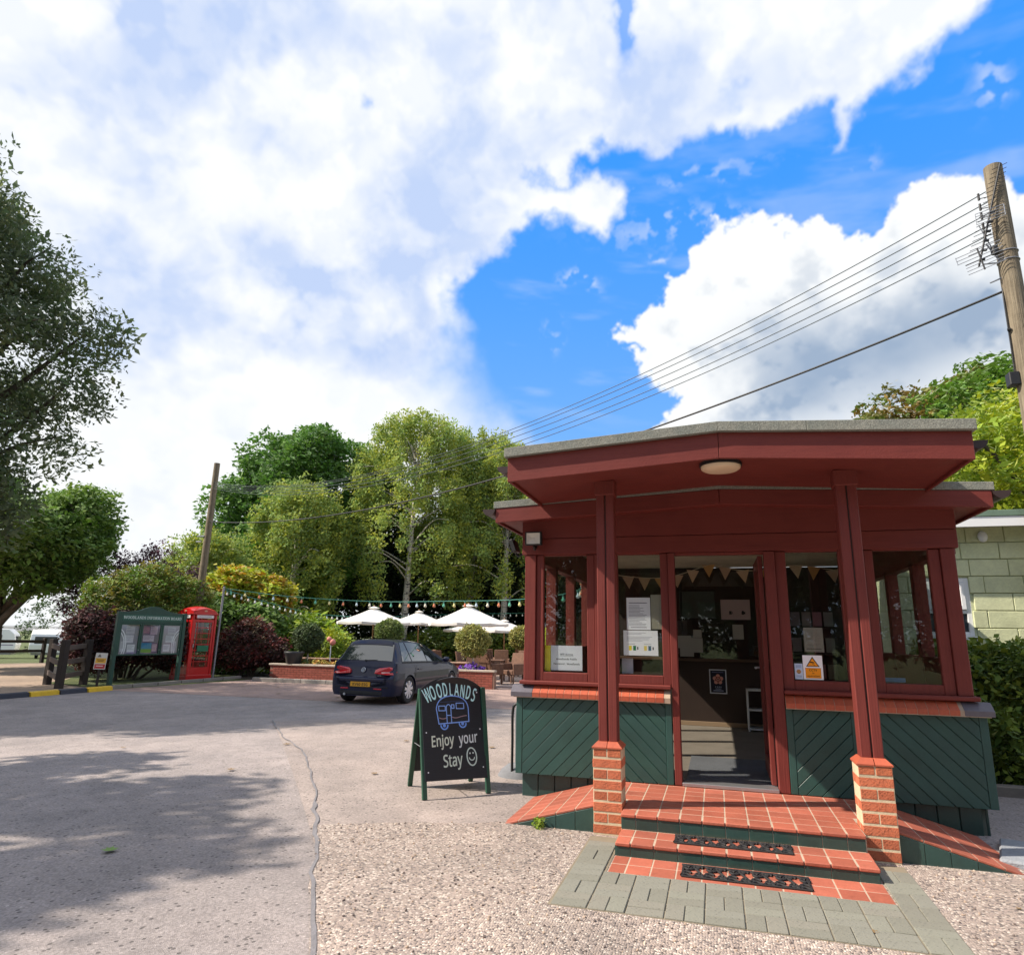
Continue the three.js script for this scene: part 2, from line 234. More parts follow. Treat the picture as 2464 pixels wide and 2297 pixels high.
const PAVERS = vary(std({ roughness: 0.95, color: rgb(0.205, 0.20, 0.165), map: tex(512, (u, v) => { const s = stones(u, v, 90, 31), k = 0.82 + 0.3 * fbm2(u, v, 8, 4) + (s[0] > 0.985 ? 0.9 : 0) + (s[0] < 0.03 ? -0.3 : 0); return [k, k, k]; }, 0.6), bumpMap: fineBump, bumpScale: 0.003 }), 5, 0.10, 20);

// ---------------------------------------------------------------- ground
const tarMap = tex(2048, (u, v) => {                       // worn tarmac with stone showing
  const s = stones(u, v, 230, 1), t = stones(u, v, 90, 7), p = fbm2(u, v, 4, 5), q = fbm2(u + 0.37, v + 0.1, 18, 3);
  let c = mix3([0.27, 0.235, 0.215], [0.37, 0.315, 0.285], p);
  c = mul(c, 0.80 + 0.42 * s[0]);
  if (t[0] > 0.93 && t[2] < 0.33) c = mul(c, 0.42); if (t[0] < 0.06 && t[2] < 0.25) c = mul(c, 1.35);
  return mul(c, 0.86 + 0.28 * q);
}, 2.6);
const tarBump = tex(1024, (u, v) => { const s = stones(u, v, 120, 1), t = stones(u, v, 45, 7), h = 0.45 + 0.35 * Math.min(1, s[1] * 1.6) * (0.4 + 0.6 * s[0]) + 0.2 * fbm2(u, v, 20, 3) - (t[0] > 0.93 && t[2] < 0.33 ? 0.35 : 0); return [h, h, h]; }, 1.3, false);
const aggMap = tex(2048, (u, v) => {                       // coarse exposed stone
  const s = stones(u, v, 135, 11), w = stones(u, v, 300, 15), p = fbm2(u, v, 5, 4), e = sstep(0.02, 0.22, s[1]);
  const tone = s[0] < 0.15 ? [0.13, 0.115, 0.12] : s[0] < 0.48 ? [0.33, 0.28, 0.262] : s[0] < 0.86 ? [0.45, 0.375, 0.335] : [0.68, 0.61, 0.55];
  let c = mix3([0.36, 0.29, 0.235], tone, e * 0.95);
  return mul(c, (0.78 + 0.4 * w[0]) * (0.84 + 0.34 * p));
}, 1.9);
const aggBump = tex(1024, (u, v) => { const s = stones(u, v, 135, 11), h = 0.1 + 0.9 * Math.min(1, s[1] * 1.5) * (0.35 + 0.65 * hash(Math.floor(s[0] * 9999), 3, 3)); return [h, h, h]; }, 1.9, false);
const grassMap = tex(1024, (u, v) => { const n = fbm2(u, v, 8, 5), s = noise2(u * 300, v * 120, 300, 120); return mul(mix3([0.045, 0.075, 0.018], [0.13, 0.15, 0.045], n), 0.6 + 0.8 * s); }, 2.5);
const tarmac = std({ vertexColors: true, roughness: 0.93, map: tarMap, color: rgb(0.87, 0.88, 0.92), bumpMap: tarBump, bumpScale: 0.006 });
const tarPink = std({ vertexColors: true, roughness: 0.93, map: tarMap, bumpMap: tarBump, bumpScale: 0.004, color: rgb(0.96, 0.78, 0.73) });
const tarWarm = std({ vertexColors: true, roughness: 0.93, map: tarMap, bumpMap: tarBump, bumpScale: 0.005, color: rgb(0.88, 0.86, 0.86) });
const aggregate = std({ vertexColors: true, roughness: 0.94, map: aggMap, color: rgb(0.88, 0.86, 0.84), bumpMap: aggBump, bumpScale: 0.0075 });
const grassMat = std({ vertexColors: true, roughness: 0.95, map: grassMap, bumpMap: fineBump, bumpScale: 0.03 });
const slabMat = std({ roughness: 0.9, map: mottleMap, color: rgb(0.46, 0.35, 0.30) });
const pathMat = std({ vertexColors: true, roughness: 0.95, map: tarMap, color: rgb(0.98, 0.85, 0.70), bumpMap: tarBump, bumpScale: 0.005 });

{ // base sheet: rings round the kiosk out to the horizon
  const R = [0, 1.5, 3, 3.6]; for (let r = 4.2; r < 13; r += 0.6) R.push(r); R.push(14, 16, 20, 26, 32); for (let r = 36; r < 78; r += 4) R.push(r); R.push(90, 140, 250, 480);
  const N = 96, pos = [], idx = [], uv = [];
  R.forEach((r, k) => { for (let i = 0; i < N; i++) { const a = (i / N) * 2 * Math.PI, x = 1 + r * Math.cos(a), z = -0.5 + r * Math.sin(a); pos.push(x, gy(x, z), z); uv.push(x, z); if (k) { const p = (k - 1) * N + i, q = (k - 1) * N + (i + 1) % N; idx.push(p, q, p + N, q, q + N, p + N); } } });
  const g = new THREE.BufferGeometry(); g.setAttribute('position', new THREE.Float32BufferAttribute(pos, 3)); g.setAttribute('uv', new THREE.Float32BufferAttribute(uv, 2)); g.setIndex(idx); g.computeVertexNormals();
  g.setAttribute('color', new THREE.Float32BufferAttribute(new Float32Array(pos.length).fill(1), 3)); struct('ground', g, grassMat);
}
// a sheet over four corners (x, z), laid LIFT above the land
function sheet(name, c, lift, mat, cell = 0.5, jag = 0) {
  const [A, B, C, D] = c, len = (p, q) => Math.hypot(p[0] - q[0], p[1] - q[1]), nu = Math.ceil(Math.max(len(A, B), len(D, C)) / cell), nv = Math.ceil(Math.max(len(A, D), len(B, C)) / cell), pos = [], uv = [], idx = [], col = [];
  for (let j = 0; j <= nv; j++) for (let i = 0; i <= nu; i++) { const s = i / nu, t = j / nv; let x = lerp(lerp(A[0], B[0], s), lerp(D[0], C[0], s), t), z = lerp(lerp(A[1], B[1], s), lerp(D[1], C[1], s), t); { const q = fbm3(x * 0.55 + 3, lift * 900, z * 0.55, 4) + 0.5 * fbm3(x * 2.3, 5, z * 2.3, 3) - 0.75, k = 1 + q * 0.62; col.push(k, k * (1 - 0.05 * q), k * (1 - 0.09 * q)); } if (jag && (i === 0 || j === 0 || i === nu || j === nv)) { x += (fbm3(x * 3, 0, z * 3, 3) - 0.5) * jag; z += (fbm3(x * 3 + 9, 0, z * 3, 3) - 0.5) * jag; } pos.push(x, gy(x, z) + lift, z); uv.push(x, -z); if (i < nu && j < nv) { const p = j * (nu + 1) + i; idx.push(p, p + nu + 1, p + 1, p + 1, p + nu + 1, p + nu + 2); } }
  const g = new THREE.BufferGeometry(); g.setAttribute('position', new THREE.Float32BufferAttribute(pos, 3)); g.setAttribute('uv', new THREE.Float32BufferAttribute(uv, 2)); g.setAttribute('color', new THREE.Float32BufferAttribute(col, 3)); g.setIndex(idx); g.computeVertexNormals();
  const n = g.attributes.normal; if (n.getY(Math.floor(n.count / 2)) < 0) { g.setIndex(idx.map((v, k) => idx[k - (k % 3) + [0, 2, 1][k % 3]])); g.computeVertexNormals(); }
  return struct(name, g, mat);
}
sheet('car_park', [[-15.0, -9.72], [12, -9.9], [12, 15], [-15.2, 15]], 0.005, tarmac, 0.3);
sheet('apron', [[-15.0, -9.70], [12, -9.88], [12, -40], [-14.2, -16]], 0.008, tarPink, 0.7);
sheet('track', [[-15.1, -9.6], [-15.1, 15], [-44, 15], [-29.5, -20.0]], 0.006, pathMat, 1.2, 0.5);
// newer strip between the seam and the kiosk, then the coarse stone in front of it
sheet('tarmac_strip', [[-6.8, -5.7], [-1.0, -9.4], [-0.55, 0.05], [-2.02, 0.56]], 0.009, tarWarm, 0.4);
sheet('stone_apron', [[-2.05, 0.48], [-0.70, -0.10], [4.5, 7.5], [2.45, 7.5]], 0.013, aggregate, 0.15, 0.10);
sheet('stone_apron', [[-0.71, -0.105], [9, -0.3], [9, 7.5], [4.505, 7.5]], 0.0135, aggregate, 0.2, 0.04);
{ // bitumen seam
  const P = [[-6.9, -5.8], [-5.3, -3.8], [-3.9, -2.21], [-2.69, -0.54], [-2.03, 0.47], [-1.29, 1.67], [-0.9, 2.28], [0.1, 3.85], [1.0, 5.2]], g = [], r = rng(5), c = new THREE.CatmullRomCurve3(P.map((p) => V(p[0], 0, p[1]))), N = 150, pos = [], idx = [], uv = [];
  for (let i = 0; i <= N; i++) { const p = c.getPointAt(i / N), t = c.getTangentAt(i / N), q1 = fbm3(i * 0.23, 1, 0, 3), w = 0.006 + 0.020 * Math.max(0, q1 - 0.3) + (i > 80 ? 0.016 * fbm3(i * 0.16, 7, 0, 2) : 0), o = (fbm3(i * 0.30, 3, 0, 3) - 0.5) * 0.06; for (const s of [-1, 1]) { const x = p.x + t.z * (o + s * w), z = p.z - t.x * (o + s * w); pos.push(x, gy(x, z) + 0.0175, z); uv.push(x, z); } if (i < N) idx.push(2 * i, 2 * i + 2, 2 * i + 1, 2 * i + 1, 2 * i + 2, 2 * i + 3); }
  const q = new THREE.BufferGeometry(); q.setAttribute('position', new THREE.Float32BufferAttribute(pos, 3)); q.setAttribute('uv', new THREE.Float32BufferAttribute(uv, 2)); q.setIndex(idx); q.computeVertexNormals(); if (q.attributes.normal.getY(4) < 0) { q.setIndex(idx.map((v, k) => idx[k - (k % 3) + [0, 2, 1][k % 3]])); q.computeVertexNormals(); }
  struct('road_seam', q, std({ color: rgb(0.22, 0.21, 0.22), roughness: 0.9, map: mottleMap, bumpMap: fineBump, bumpScale: 0.006 }));
}
sheet('verge', [[-15.25, -9.9], [-15.4, -15.2], [-30, -26], [-18.0, -10.6]], 0.020, grassMat, 0.7, 0.4);
sheet('garden_bed', [[-15.4, -15.0], [-5.6, -15.35], [-8, -19.5], [-17, -19]], 0.012, std({ color: rgb(0.055, 0.042, 0.030), roughness: 1, map: mottleMap, bumpMap: fineBump, bumpScale: 0.03 }), 0.7);
{ // loose grit on the coarse stone
  const r = rng(77), geo = new THREE.IcosahedronGeometry(0.006, 0), im = new THREE.InstancedMesh(geo, std({ color: rgb(0.5, 0.42, 0.35), roughness: 0.95 }), 2600), m = new THREE.Matrix4(), q = new THREE.Quaternion(), c = new THREE.Color();
  for (let i = 0; i < 2600; i++) { let x, z; do { x = -1.9 + 6 * r(); z = -0.1 + 4 * r(); } while (!(z > 0.48 - (x + 2.05) * 0.43 && z < 0.48 + (x + 2.05) * 1.5) || (x > -0.05 && x < 2.05 && z < 1.42) ); q.setFromEuler(new THREE.Euler(r() * 6, r() * 6, r() * 6)); const s = 0.5 + r() * 1.1; m.compose(V(x, gy(x, z) + 0.016, z), q, V(s, s * 0.7, s)); im.setMatrixAt(i, m); const k = r(); im.setColorAt(i, k < 0.4 ? c.setRGB(0.3, 0.28, 0.3) : k < 0.8 ? c.setRGB(0.8, 0.72, 0.66) : c.setRGB(1.2, 1.12, 1.05)); }
  im.name = 'loose_grit'; im.castShadow = im.receiveShadow = true; im.userData = { label: 'loose grit scattered over the coarse stone surface', category: 'grit', kind: 'stuff' }; scene.add(im);
}
// ---------------------------------------------------------------- the kiosk
const kiosk = thing('reception_kiosk', 'dark red timber reception kiosk with green boarded base and gabled felt porch roof', 'kiosk', [0, 0, 0]);
const ZF = -1.0, XL = -0.86, XR = 2.90, ZB = -5.45, CX = 1.02;
// green tiled plinth
{
  const p = mk('plinth', join([bx(-0.815, 2.845, -0.05, 0.19, -1.03, ZB + 0.04)]), M.groutDark, kiosk), r = rng(2), gt = uvm(cbox(0.146, 0.215, 0.02, 0.004));
  for (let x = -0.755; x < 2.84; x += 0.152) { if (x > 0.02 && x < 2.02) continue; const t = mk('tile', gt, GREENTILES[Math.floor(r() * 4)], p); t.position.set(x, 0.09, -1.022); }
  for (const [s, X] of [[-1, -0.822], [1, 2.852]]) for (let z = -1.10; z > -5.3; z -= 0.152) { const t = mk('tile', gt, GREENTILES[Math.floor(r() * 4)], p); t.position.set(X, 0.09, z); t.rotation.y = Math.PI / 2; }
}
// boarded panels under the windows: diagonal boards in a frame
function panel(x0, x1, dir, stiles) {
  const y0 = 0.205, y1 = 0.868, w = grp('wall_panel', kiosk), r = rng(Math.floor(x0 * 100) + 900), ix0 = x0 + stiles[0], ix1 = x1 - stiles[1];
  mk('backing', bx(x0 + 0.004, x1 - 0.004, y0 + 0.004, y1, -1.02, -0.975), M.green, w);
  if (stiles[0]) mk('stile', bx(x0, ix0 - 0.002, y0, y1, -1.015, -0.957, 0.003), M.green, w);
  if (stiles[1]) mk('stile', bx(ix1 + 0.002, x1, y0, y1, -1.015, -0.957, 0.003), M.green, w);
  const step = 0.083, k = Math.SQRT1_2, rect = [[ix0, y0], [ix1, y0], [ix1, y1], [ix0, y1]];
  const nx = dir > 0 ? -k : k, ny = k, ds = rect.map((p) => p[0] * nx + p[1] * ny), lo = Math.min(...ds), hi = Math.max(...ds);
  for (let d = lo + 0.02 - step; d < hi; d += step) { let q = clipPoly(rect, nx, ny, d + 0.002); q = clipPoly(q, -nx, -ny, -(d + step - 0.003)); if (q.length < 3) continue; let ar = 0; q.forEach((a, i) => { const b = q[(i + 1) % q.length]; ar += a[0] * b[1] - a[1] * b[0]; }); if (Math.abs(ar) < 0.0006) continue; const g = uvm(extr(q, 0.012, 0.0025)); g.translate(0, 0, -0.974); mk('board', g, BOARDS[Math.floor(r() * 4)], w); }
  return w;
}
panel(-0.88, -0.02, 1, [0.06, 0.03]); panel(-0.016, 0.53, -1, [0.03, 0.055]); panel(1.462, 1.985, 1, [0.055, 0.03]); panel(1.989, 2.92, -1, [0.03, 0.06]);
for (const [s, X] of [[-1, -0.855], [1, 2.895]]) mk('side_panel', bx(X - 0.022, X + 0.022, 0.205, 0.868, -1.018, ZB), M.green, kiosk);
// brick coping, each special brick with its sloped top
{
  const shape = (w) => { const g = extr([[-1.04, 0.874], [-0.915, 0.874], [-0.912, 0.914], [-0.985, 0.974], [-1.04, 0.974]].map(([z, y]) => [-z, y]), w, 0.003); g.rotateY(Math.PI / 2); return g; };
  const c = grp('coping', kiosk), r = rng(41); const one = uvm(shape(0.0655));
  one.computeBoundingBox();
  const put = (g, mat, xc, nm) => { const b = mk(nm, g, mat, c); g.computeBoundingBox(); b.position.x = xc - (g.boundingBox.min.x + g.boundingBox.max.x) / 2; };
  const corner = uvm(shape(0.20));
  for (const [a, b] of [[-0.90, 0.525], [1.466, 2.94]]) { const g = extr([[1.038, 0.868], [0.9185, 0.868], [0.9155, 0.912], [0.9865, 0.9705], [1.038, 0.9705]], b - a); g.rotateY(Math.PI / 2); g.computeBoundingBox(); g.translate(a - g.boundingBox.min.x, 0, 0); mk('bedding', uvm(g), M.grout, c); }
  put(corner, BLUEBRICK, -0.822, 'corner_brick'); put(uvm(shape(0.20)), BLUEBRICK, 2.862, 'corner_brick');
  for (let x = -0.682; x < 0.51; x += 0.0745) put(one, COPING[Math.floor(r() * 4)], x, 'brick');
  for (let x = 1.502; x < 2.74; x += 0.0745) put(one, COPING[Math.floor(r() * 4)], x, 'brick');
  for (const X of [-0.855, 2.895]) mk('side_coping', bx(X - 0.06, X + 0.06, 0.874, 0.965, -1.042, ZB), BLUEBRICK, c);
}
// timber sills, posts, rails and header
mk('sill', bx(-0.85, 0.535, 0.982, 1.018, -1.06, -0.935, 0.008), M.redAcross, kiosk);
mk('sill', bx(1.462, 2.89, 0.982, 1.018, -1.06, -0.935, 0.008), M.redAcross, kiosk);
const post = (x0, x1, z1 = -0.972, z0 = -1.08, y0 = 1.016, y1 = 2.185) => mk('post', bx(x0, x1, y0, y1, z0, z1, 0.005), M.red, kiosk);
post(-0.815, -0.708); post(2.748, 2.855); post(-0.140, 0.004, -0.978); post(2.04, 2.172, -0.978); post(0.540, 0.600, -0.958, -1.09, 0.205); post(1.372, 1.460, -0.958, -1.09, 0.205);
function casement(x0, x1, px0, px1) {
  const f = grp('window', kiosk), y0 = 1.016, y1 = 2.184, py0 = 1.095, py1 = 2.178;
  mk('frame', join([bx(x0, px0, y0, y1, -1.06, -0.992, 0.005), bx(px1, x1, y0, y1, -1.06, -0.992, 0.005), bx(px0, px1, y0, py0, -1.06, -0.992, 0.005), bx(px0, px1, py1 - 0.0, y1 + 0.02, -1.06, -0.992, 0.003)]), M.red, f);
  mk('pane', bx(px0 + 0.001, px1 - 0.001, py0 + 0.001, py1 - 0.001, -1.021, -1.020, 0), M.glass, f);
  return f;
}
casement(-0.706, -0.142, -0.634, -0.214); casement(0.006, 0.538, 0.076, 0.468); casement(1.462, 2.038, 1.552, 1.975); casement(2.174, 2.746, 2.245, 2.662);
{ // header boards
  const h = grp('header', kiosk); mk('board', bx(-0.845, 2.885, 2.19, 2.345, -1.075, -0.965, 0.004), M.redAcross, h); const g = extr([[-0.845, 2.349], [2.885, 2.349], [2.885, 2.512], [CX, 2.612], [-0.845, 2.512]], 0.108, 0.002); g.translate(0, 0, -1.074); mk('board', uvm(g), M.redAcross, h);
}
// side walls glazed between posts
for (const [s, X] of [[-1, -0.80], [1, 2.84]]) {
  const w = grp('side_wall', kiosk), zs = [-1.085, -2.06, -3.10, -4.14, -5.39];
  for (const z of zs.slice(1)) mk('post', bx(X - 0.055, X + 0.055, 0.97, 2.19, z - 0.055, z + 0.055), M.red, w);
  mk('rail', bx(X - 0.05, X + 0.05, 0.97, 1.30, -1.082, ZB), M.red, w); mk('rail', bx(X - 0.055, X + 0.055, 2.15, 2.53, -1.082, ZB), M.red, w);
  for (let i = 0; i < 4; i++) mk('pane', bx(X - 0.0005, X + 0.0005, 1.30, 2.15, zs[i + 1] + 0.055, zs[i] - (i ? 0.055 : 0), 0), M.glass, w);
}
// glazed door leaf, swung open inward on the right
{
  const d = grp('door', kiosk), X = 1.345;
  mk('frame', join([bx(X - 0.02, X + 0.02, 0.235, 2.16, -1.17, -1.09), bx(X - 0.02, X + 0.02, 0.235, 2.16, -1.86, -1.78), bx(X - 0.019, X + 0.019, 2.07, 2.158, -1.78, -1.17), bx(X - 0.019, X + 0.019, 0.237, 0.38, -1.78, -1.17)]), M.red, d);
  mk('glass', bx(X - 0.002, X + 0.002, 0.375, 2.075, -1.785, -1.165, 0), M.glass, d);
  mk('handle', join([rod([X - 0.06, 1.16, -1.82], [X - 0.02, 1.16, -1.82], 0.010), rod([X - 0.06, 1.16, -1.82], [X - 0.06, 1.16, -1.70], 0.010)]), M.steel, d);
  mk('door_head', bx(0.602, 1.370, 2.165, 2.188, -1.075, -0.975), M.red, kiosk);
  mk('threshold', bx(0.602, 1.370, 0.203, 0.232, -1.09, -0.945, 0.004), M.steel, kiosk);
}
// inside: floor, back wall, ceiling
mk('floor', bx(-0.80, 2.84, 0.10, 0.199, -1.085, ZB + 0.02), std({ color: rgb(0.20, 0.17, 0.14), roughness: 0.7, map: mottleMap }), kiosk);
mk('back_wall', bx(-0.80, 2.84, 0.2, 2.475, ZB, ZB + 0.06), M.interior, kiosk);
mk('ceiling', bx(-0.745, 2.785, 2.478, 2.490, -1.076, ZB + 0.06), M.cream, kiosk);
// roofs: gable in section, drawn along z
function gable(x0, x1, ye, yp, t) { const c = (x0 + x1) / 2; return [[x0, ye], [c, yp], [x1, ye], [x1, ye + t], [c, yp + t], [x0, ye + t]]; }
function slab(x0, x1, ye, yp, t, z0, z1, b = 0.003) { const g = extr(gable(x0, x1, ye, yp, t), z1 - z0, b); g.translate(0, 0, z0); return uvm(g); }
{
  const rf = grp('main_roof', kiosk);
  mk('soffit', slab(-1.02, 3.06, 2.495, 2.60, 0.06, -5.66, -0.725), M.redAcross, rf);
  const fb = (x0, x1, y0, y1, ye, z, th, nm, parent, h) => { const g = extr([[x0, y0], [x1, y1], [x1, y1 + h], [x0, y0 + h]], th, 0.003); g.translate(0, 0, z); return mk(nm, uvm(g), M.redAcross, parent); };
  fb(-1.04, CX - 0.002, 2.47, 2.572, 0, -0.722, 0.025, 'fascia_board', rf, 0.135); fb(CX + 0.002, 3.08, 2.572, 2.47, 0, -0.722, 0.025, 'fascia_board', rf, 0.135);
  for (const [a, b] of [[-1.045, -1.02], [3.06, 3.085]]) mk('fascia_board', bx(a, b, 2.47, 2.60, -5.66, -0.724), M.redAcross, rf);
  mk('felt', slab(-1.06, 3.10, 2.607, 2.71, 0.066, -5.7, -0.69), M.felt, rf);
  for (const s of [-1, 1]) { const X = s < 0 ? -1.105 : 3.145, g = new THREE.CylinderGeometry(0.062, 0.062, 5.0, 12, 1, true, Math.PI / 2, Math.PI).toNonIndexed(), h = new THREE.CylinderGeometry(0.056, 0.056, 5.0, 12, 1, true, Math.PI / 2, Math.PI).toNonIndexed(); for (const q of [g, h]) { q.rotateY(Math.PI); q.rotateX(Math.PI / 2); q.translate(X, 2.60, -3.18); } const cap = new THREE.CircleGeometry(0.062, 14, Math.PI, Math.PI).toNonIndexed(); cap.translate(X, 2.60, -0.68); mk('gutter', join([g, h, cap]), M.gutter, rf); }
}
{
  const rf = grp('porch_roof', kiosk), P0 = -0.60, P1 = 2.64, Z1 = 0.37;
  mk('soffit', slab(P0 + 0.02, P1 - 0.02, 2.635, 2.737, 0.05, -0.69, Z1 - 0.03), M.redAcross, rf);
  const face = (x0, x1, y0, y1) => { const g = extr([[x0, y0], [x1, y1], [x1, y1 + 0.195], [x0, y0 + 0.195]], 0.024, 0.003); g.translate(0, 0, Z1 - 0.026); mk('fascia_board', uvm(g), M.redAcross, rf); };
  face(P0, CX - 0.0015, 2.612, 2.714); face(CX + 0.0015, P1, 2.714, 2.612);
  for (const [a, b] of [[P0, P0 + 0.024], [P1 - 0.024, P1]]) mk('fascia_board', bx(a, b, 2.612, 2.80, -0.69, Z1 - 0.03), M.redAcross, rf);
  const ft = (x0, x1, y0, y1, nm) => { const g = extr([[x0, y0], [x1, y1], [x1, y1 + 0.074], [x0, y0 + 0.074]], 1.13, 0.003); g.translate(0, 0, -0.69 - 0.03); mk(nm, uvm(g), M.felt, rf); };
  const y = (x) => 2.8075 + 0.102 * (1 - Math.abs(x - CX) / 1.62);
  const cuts = [P0 - 0.02, CX - 0.001, 1.62, P1 + 0.02]; for (let i = 0; i < 3; i++) ft(cuts[i] + (i === 2 ? 0.002 : 0), cuts[i + 1], y(cuts[i]), y(cuts[i + 1]), 'felt_strip');
  for (const s of [-1, 1]) { const X = s < 0 ? P0 - 0.062 : P1 + 0.062, g = new THREE.CylinderGeometry(0.058, 0.058, 0.95, 12, 1, true, Math.PI / 2, Math.PI).toNonIndexed(); g.rotateY(Math.PI); g.rotateX(Math.PI / 2); g.translate(X, 2.765, -0.20); const cap = new THREE.CircleGeometry(0.058, 14, Math.PI, Math.PI).toNonIndexed(); cap.translate(X, 2.765, 0.275); mk('gutter', join([g, cap]), M.gutter, rf); }
}
// porch posts on brick pillars
for (const X of [0, 1.812]) {
  const p = grp('porch_post', kiosk), yt = 2.645 + 0.04;
  mk('timber', bx(X + 0.038, X + 0.105, 0.63, yt, -0.185, -0.052, 0.006), M.red, p); mk('timber', bx(X + 0.115, X + 0.181, 0.63, yt, -0.185, -0.052, 0.006), M.red, p);
  mk('spacer', bx(X + 0.10, X + 0.12, 0.63, yt, -0.17, -0.068), M.interior, p);
  mk('head_block', bx(X + 0.028, X + 0.191, 2.56, yt - 0.004, -0.197, -0.04, 0.006), M.red, p);
  const b = grp('brick_pillar', kiosk), r = rng(60 + X * 10);
  mk('mortar', bx(X + 0.002, X + 0.213, -0.05, 0.606, -0.213, -0.002, 0.002), M.mortar, b);
  const st = uvm(cbox(0.215, 0.063, 0.103, 0.004), X), hd = uvm(cbox(0.101, 0.063, 0.215, 0.004), X + 0.3), sh = uvm(cbox(0.101, 0.057, 0.215, 0.004), X + 0.7);
  const rows = [[0.576, 'b'], [0.503, 'a'], [0.428, 'b'], [0.353, 'a'], [0.278, 'b'], [0.203, 'a'], [0.128, 'b'], [0.053, 'a'], [-0.022, 'b']];
  rows.forEach(([y, k], n) => { for (const s of [0, 1]) { const m = BRICK[Math.floor(r() * 6)], q = mk('brick', k === 'a' ? st : n === 0 ? sh : hd, m, b); if (k === 'a') q.position.set(X + 0.1075, y, s ? -0.0515 : -0.1635); else q.position.set(X + (s ? 0.16 : 0.055), y, -0.1075); q.position.x += (r() - 0.5) * 0.003; q.position.z += (r() - 0.5) * 0.003; } });
  for (const s of [0, 1]) { const x0 = X + (s ? 0.110 : -0.006), x1 = X + (s ? 0.221 : 0.105), g = new THREE.BufferGeometry(), y0 = 0.607, y1 = 0.617, y2 = 0.652, ti = 0.036; // sloped cap tile in two halves
    const xa = s ? x0 : x0 + ti, xb = s ? x1 - ti : x1, A = [[x0, y0, 0.006], [x1, y0, 0.006], [x1, y0, -0.221], [x0, y0, -0.221]], B = A.map((p) => [p[0], y1, p[2]]), C = [[xa, y2, -0.03], [xb, y2, -0.03], [xb, y2, -0.185], [xa, y2, -0.185]], pos = [];
    const quad = (a, b2, c, d) => pos.push(...a, ...b2, ...c, ...a, ...c, ...d); for (let i = 0; i < 4; i++) { const j = (i + 1) % 4; quad(A[i], A[j], B[j], B[i]); quad(B[i], B[j], C[j], C[i]); } quad(C[0], C[1], C[2], C[3]); g.setAttribute('position', new THREE.Float32BufferAttribute(pos, 3)); g.computeVertexNormals(); mk('cap_tile', uvm(g), COPING[s], b); }
}
// ---------------------------------------------------------------- steps, ramps and paving at the door
{
  const st = thing('entrance_steps', 'two red quarry tiled steps with dark green risers up to the kiosk door', 'steps', [0, 0, 0]), r = rng(9), T = 0.152, w = 0.1465;
  const pick = () => TILE[Math.floor(r() * 7)];
  mk('bed', join([bx(0.222, 1.806, -0.05, 0.1985, -1.0, 0.118, 0.001), bx(-0.005, 2.035, -0.05, 0.1983, -1.0, -0.22, 0.001), bx(0.232, 1.798, -0.05, 0.0985, 0.11, 0.446, 0.001)]), M.grout, st);
  // tile rows from x positions, cut at the ends
  const row = (parent, x0, x1, first, y, z0, z1, nose) => { const cuts = [x0]; for (let x = first - Math.floor((first - x0) / T) * T; x < x1 - 0.012; x += T) if (x > x0 + 0.012) cuts.push(x); cuts.push(x1); for (let i = 0; i + 1 < cuts.length; i++) { const g = bx(cuts[i] + 0.003, cuts[i + 1] - 0.003, y - 0.016 - (nose ? 0.008 : 0), y + (r() - 0.5) * 0.0012, z0 + 0.004, z1 - (nose ? 0 : 0.003), nose ? 0.006 : 0.003); mk(nose ? 'nosing_tile' : 'tile', g, pick(), parent); } };
  const top = grp('top_step', st), mid = grp('lower_step', st), low = grp('ground_row', st);
  for (let k = 0; k < 8; k++) { const z1 = 0.13 - k * T, z0 = Math.max(-0.995, z1 - T), wide = z1 < -0.2; row(top, wide ? 0.0 : 0.216, wide ? 2.03 : 1.808, 0.325, 0.2, z0, z1, k === 0); }
  row(mid, 0.222, 1.815, 0.325, 0.1, 0.30, 0.46, true); row(mid, 0.222, 1.815, 0.325, 0.1, 0.128, 0.30, false);
  row(low, 0.22, 1.82, 0.325, 0.018, 0.615, 0.785, false); row(low, 0.22, 1.82, 0.325, 0.018, 0.452, 0.615, false);
  mk('bed', bx(0.222, 1.818, -0.05, 0.0165, 0.4465, 0.783, 0.001), M.grout, low);
  const riser = (parent, x0, x1, first, y0, y1, z) => { const cuts = [x0]; for (let x = first - Math.floor((first - x0) / T) * T; x < x1 - 0.012; x += T) if (x > x0 + 0.012) cuts.push(x); cuts.push(x1); for (let i = 0; i + 1 < cuts.length; i++) mk('riser_tile', bx(cuts[i] + 0.002, cuts[i + 1] - 0.002, y0, y1, z - 0.012, z, 0.002), GREENTILES[Math.floor(r() * 4)], parent); };
  riser(top, 0.220, 1.802, 0.325, 0.101, 0.177, 0.122); riser(mid, 0.227, 1.808, 0.325, 0.0, 0.077, 0.452);
  for (const X of [0.227, 1.803]) { mk('side_tile', bx(X - 0.006, X + 0.006, 0.0, 0.084, 0.12, 0.448, 0.002), GREENTILES[1], mid); }
}
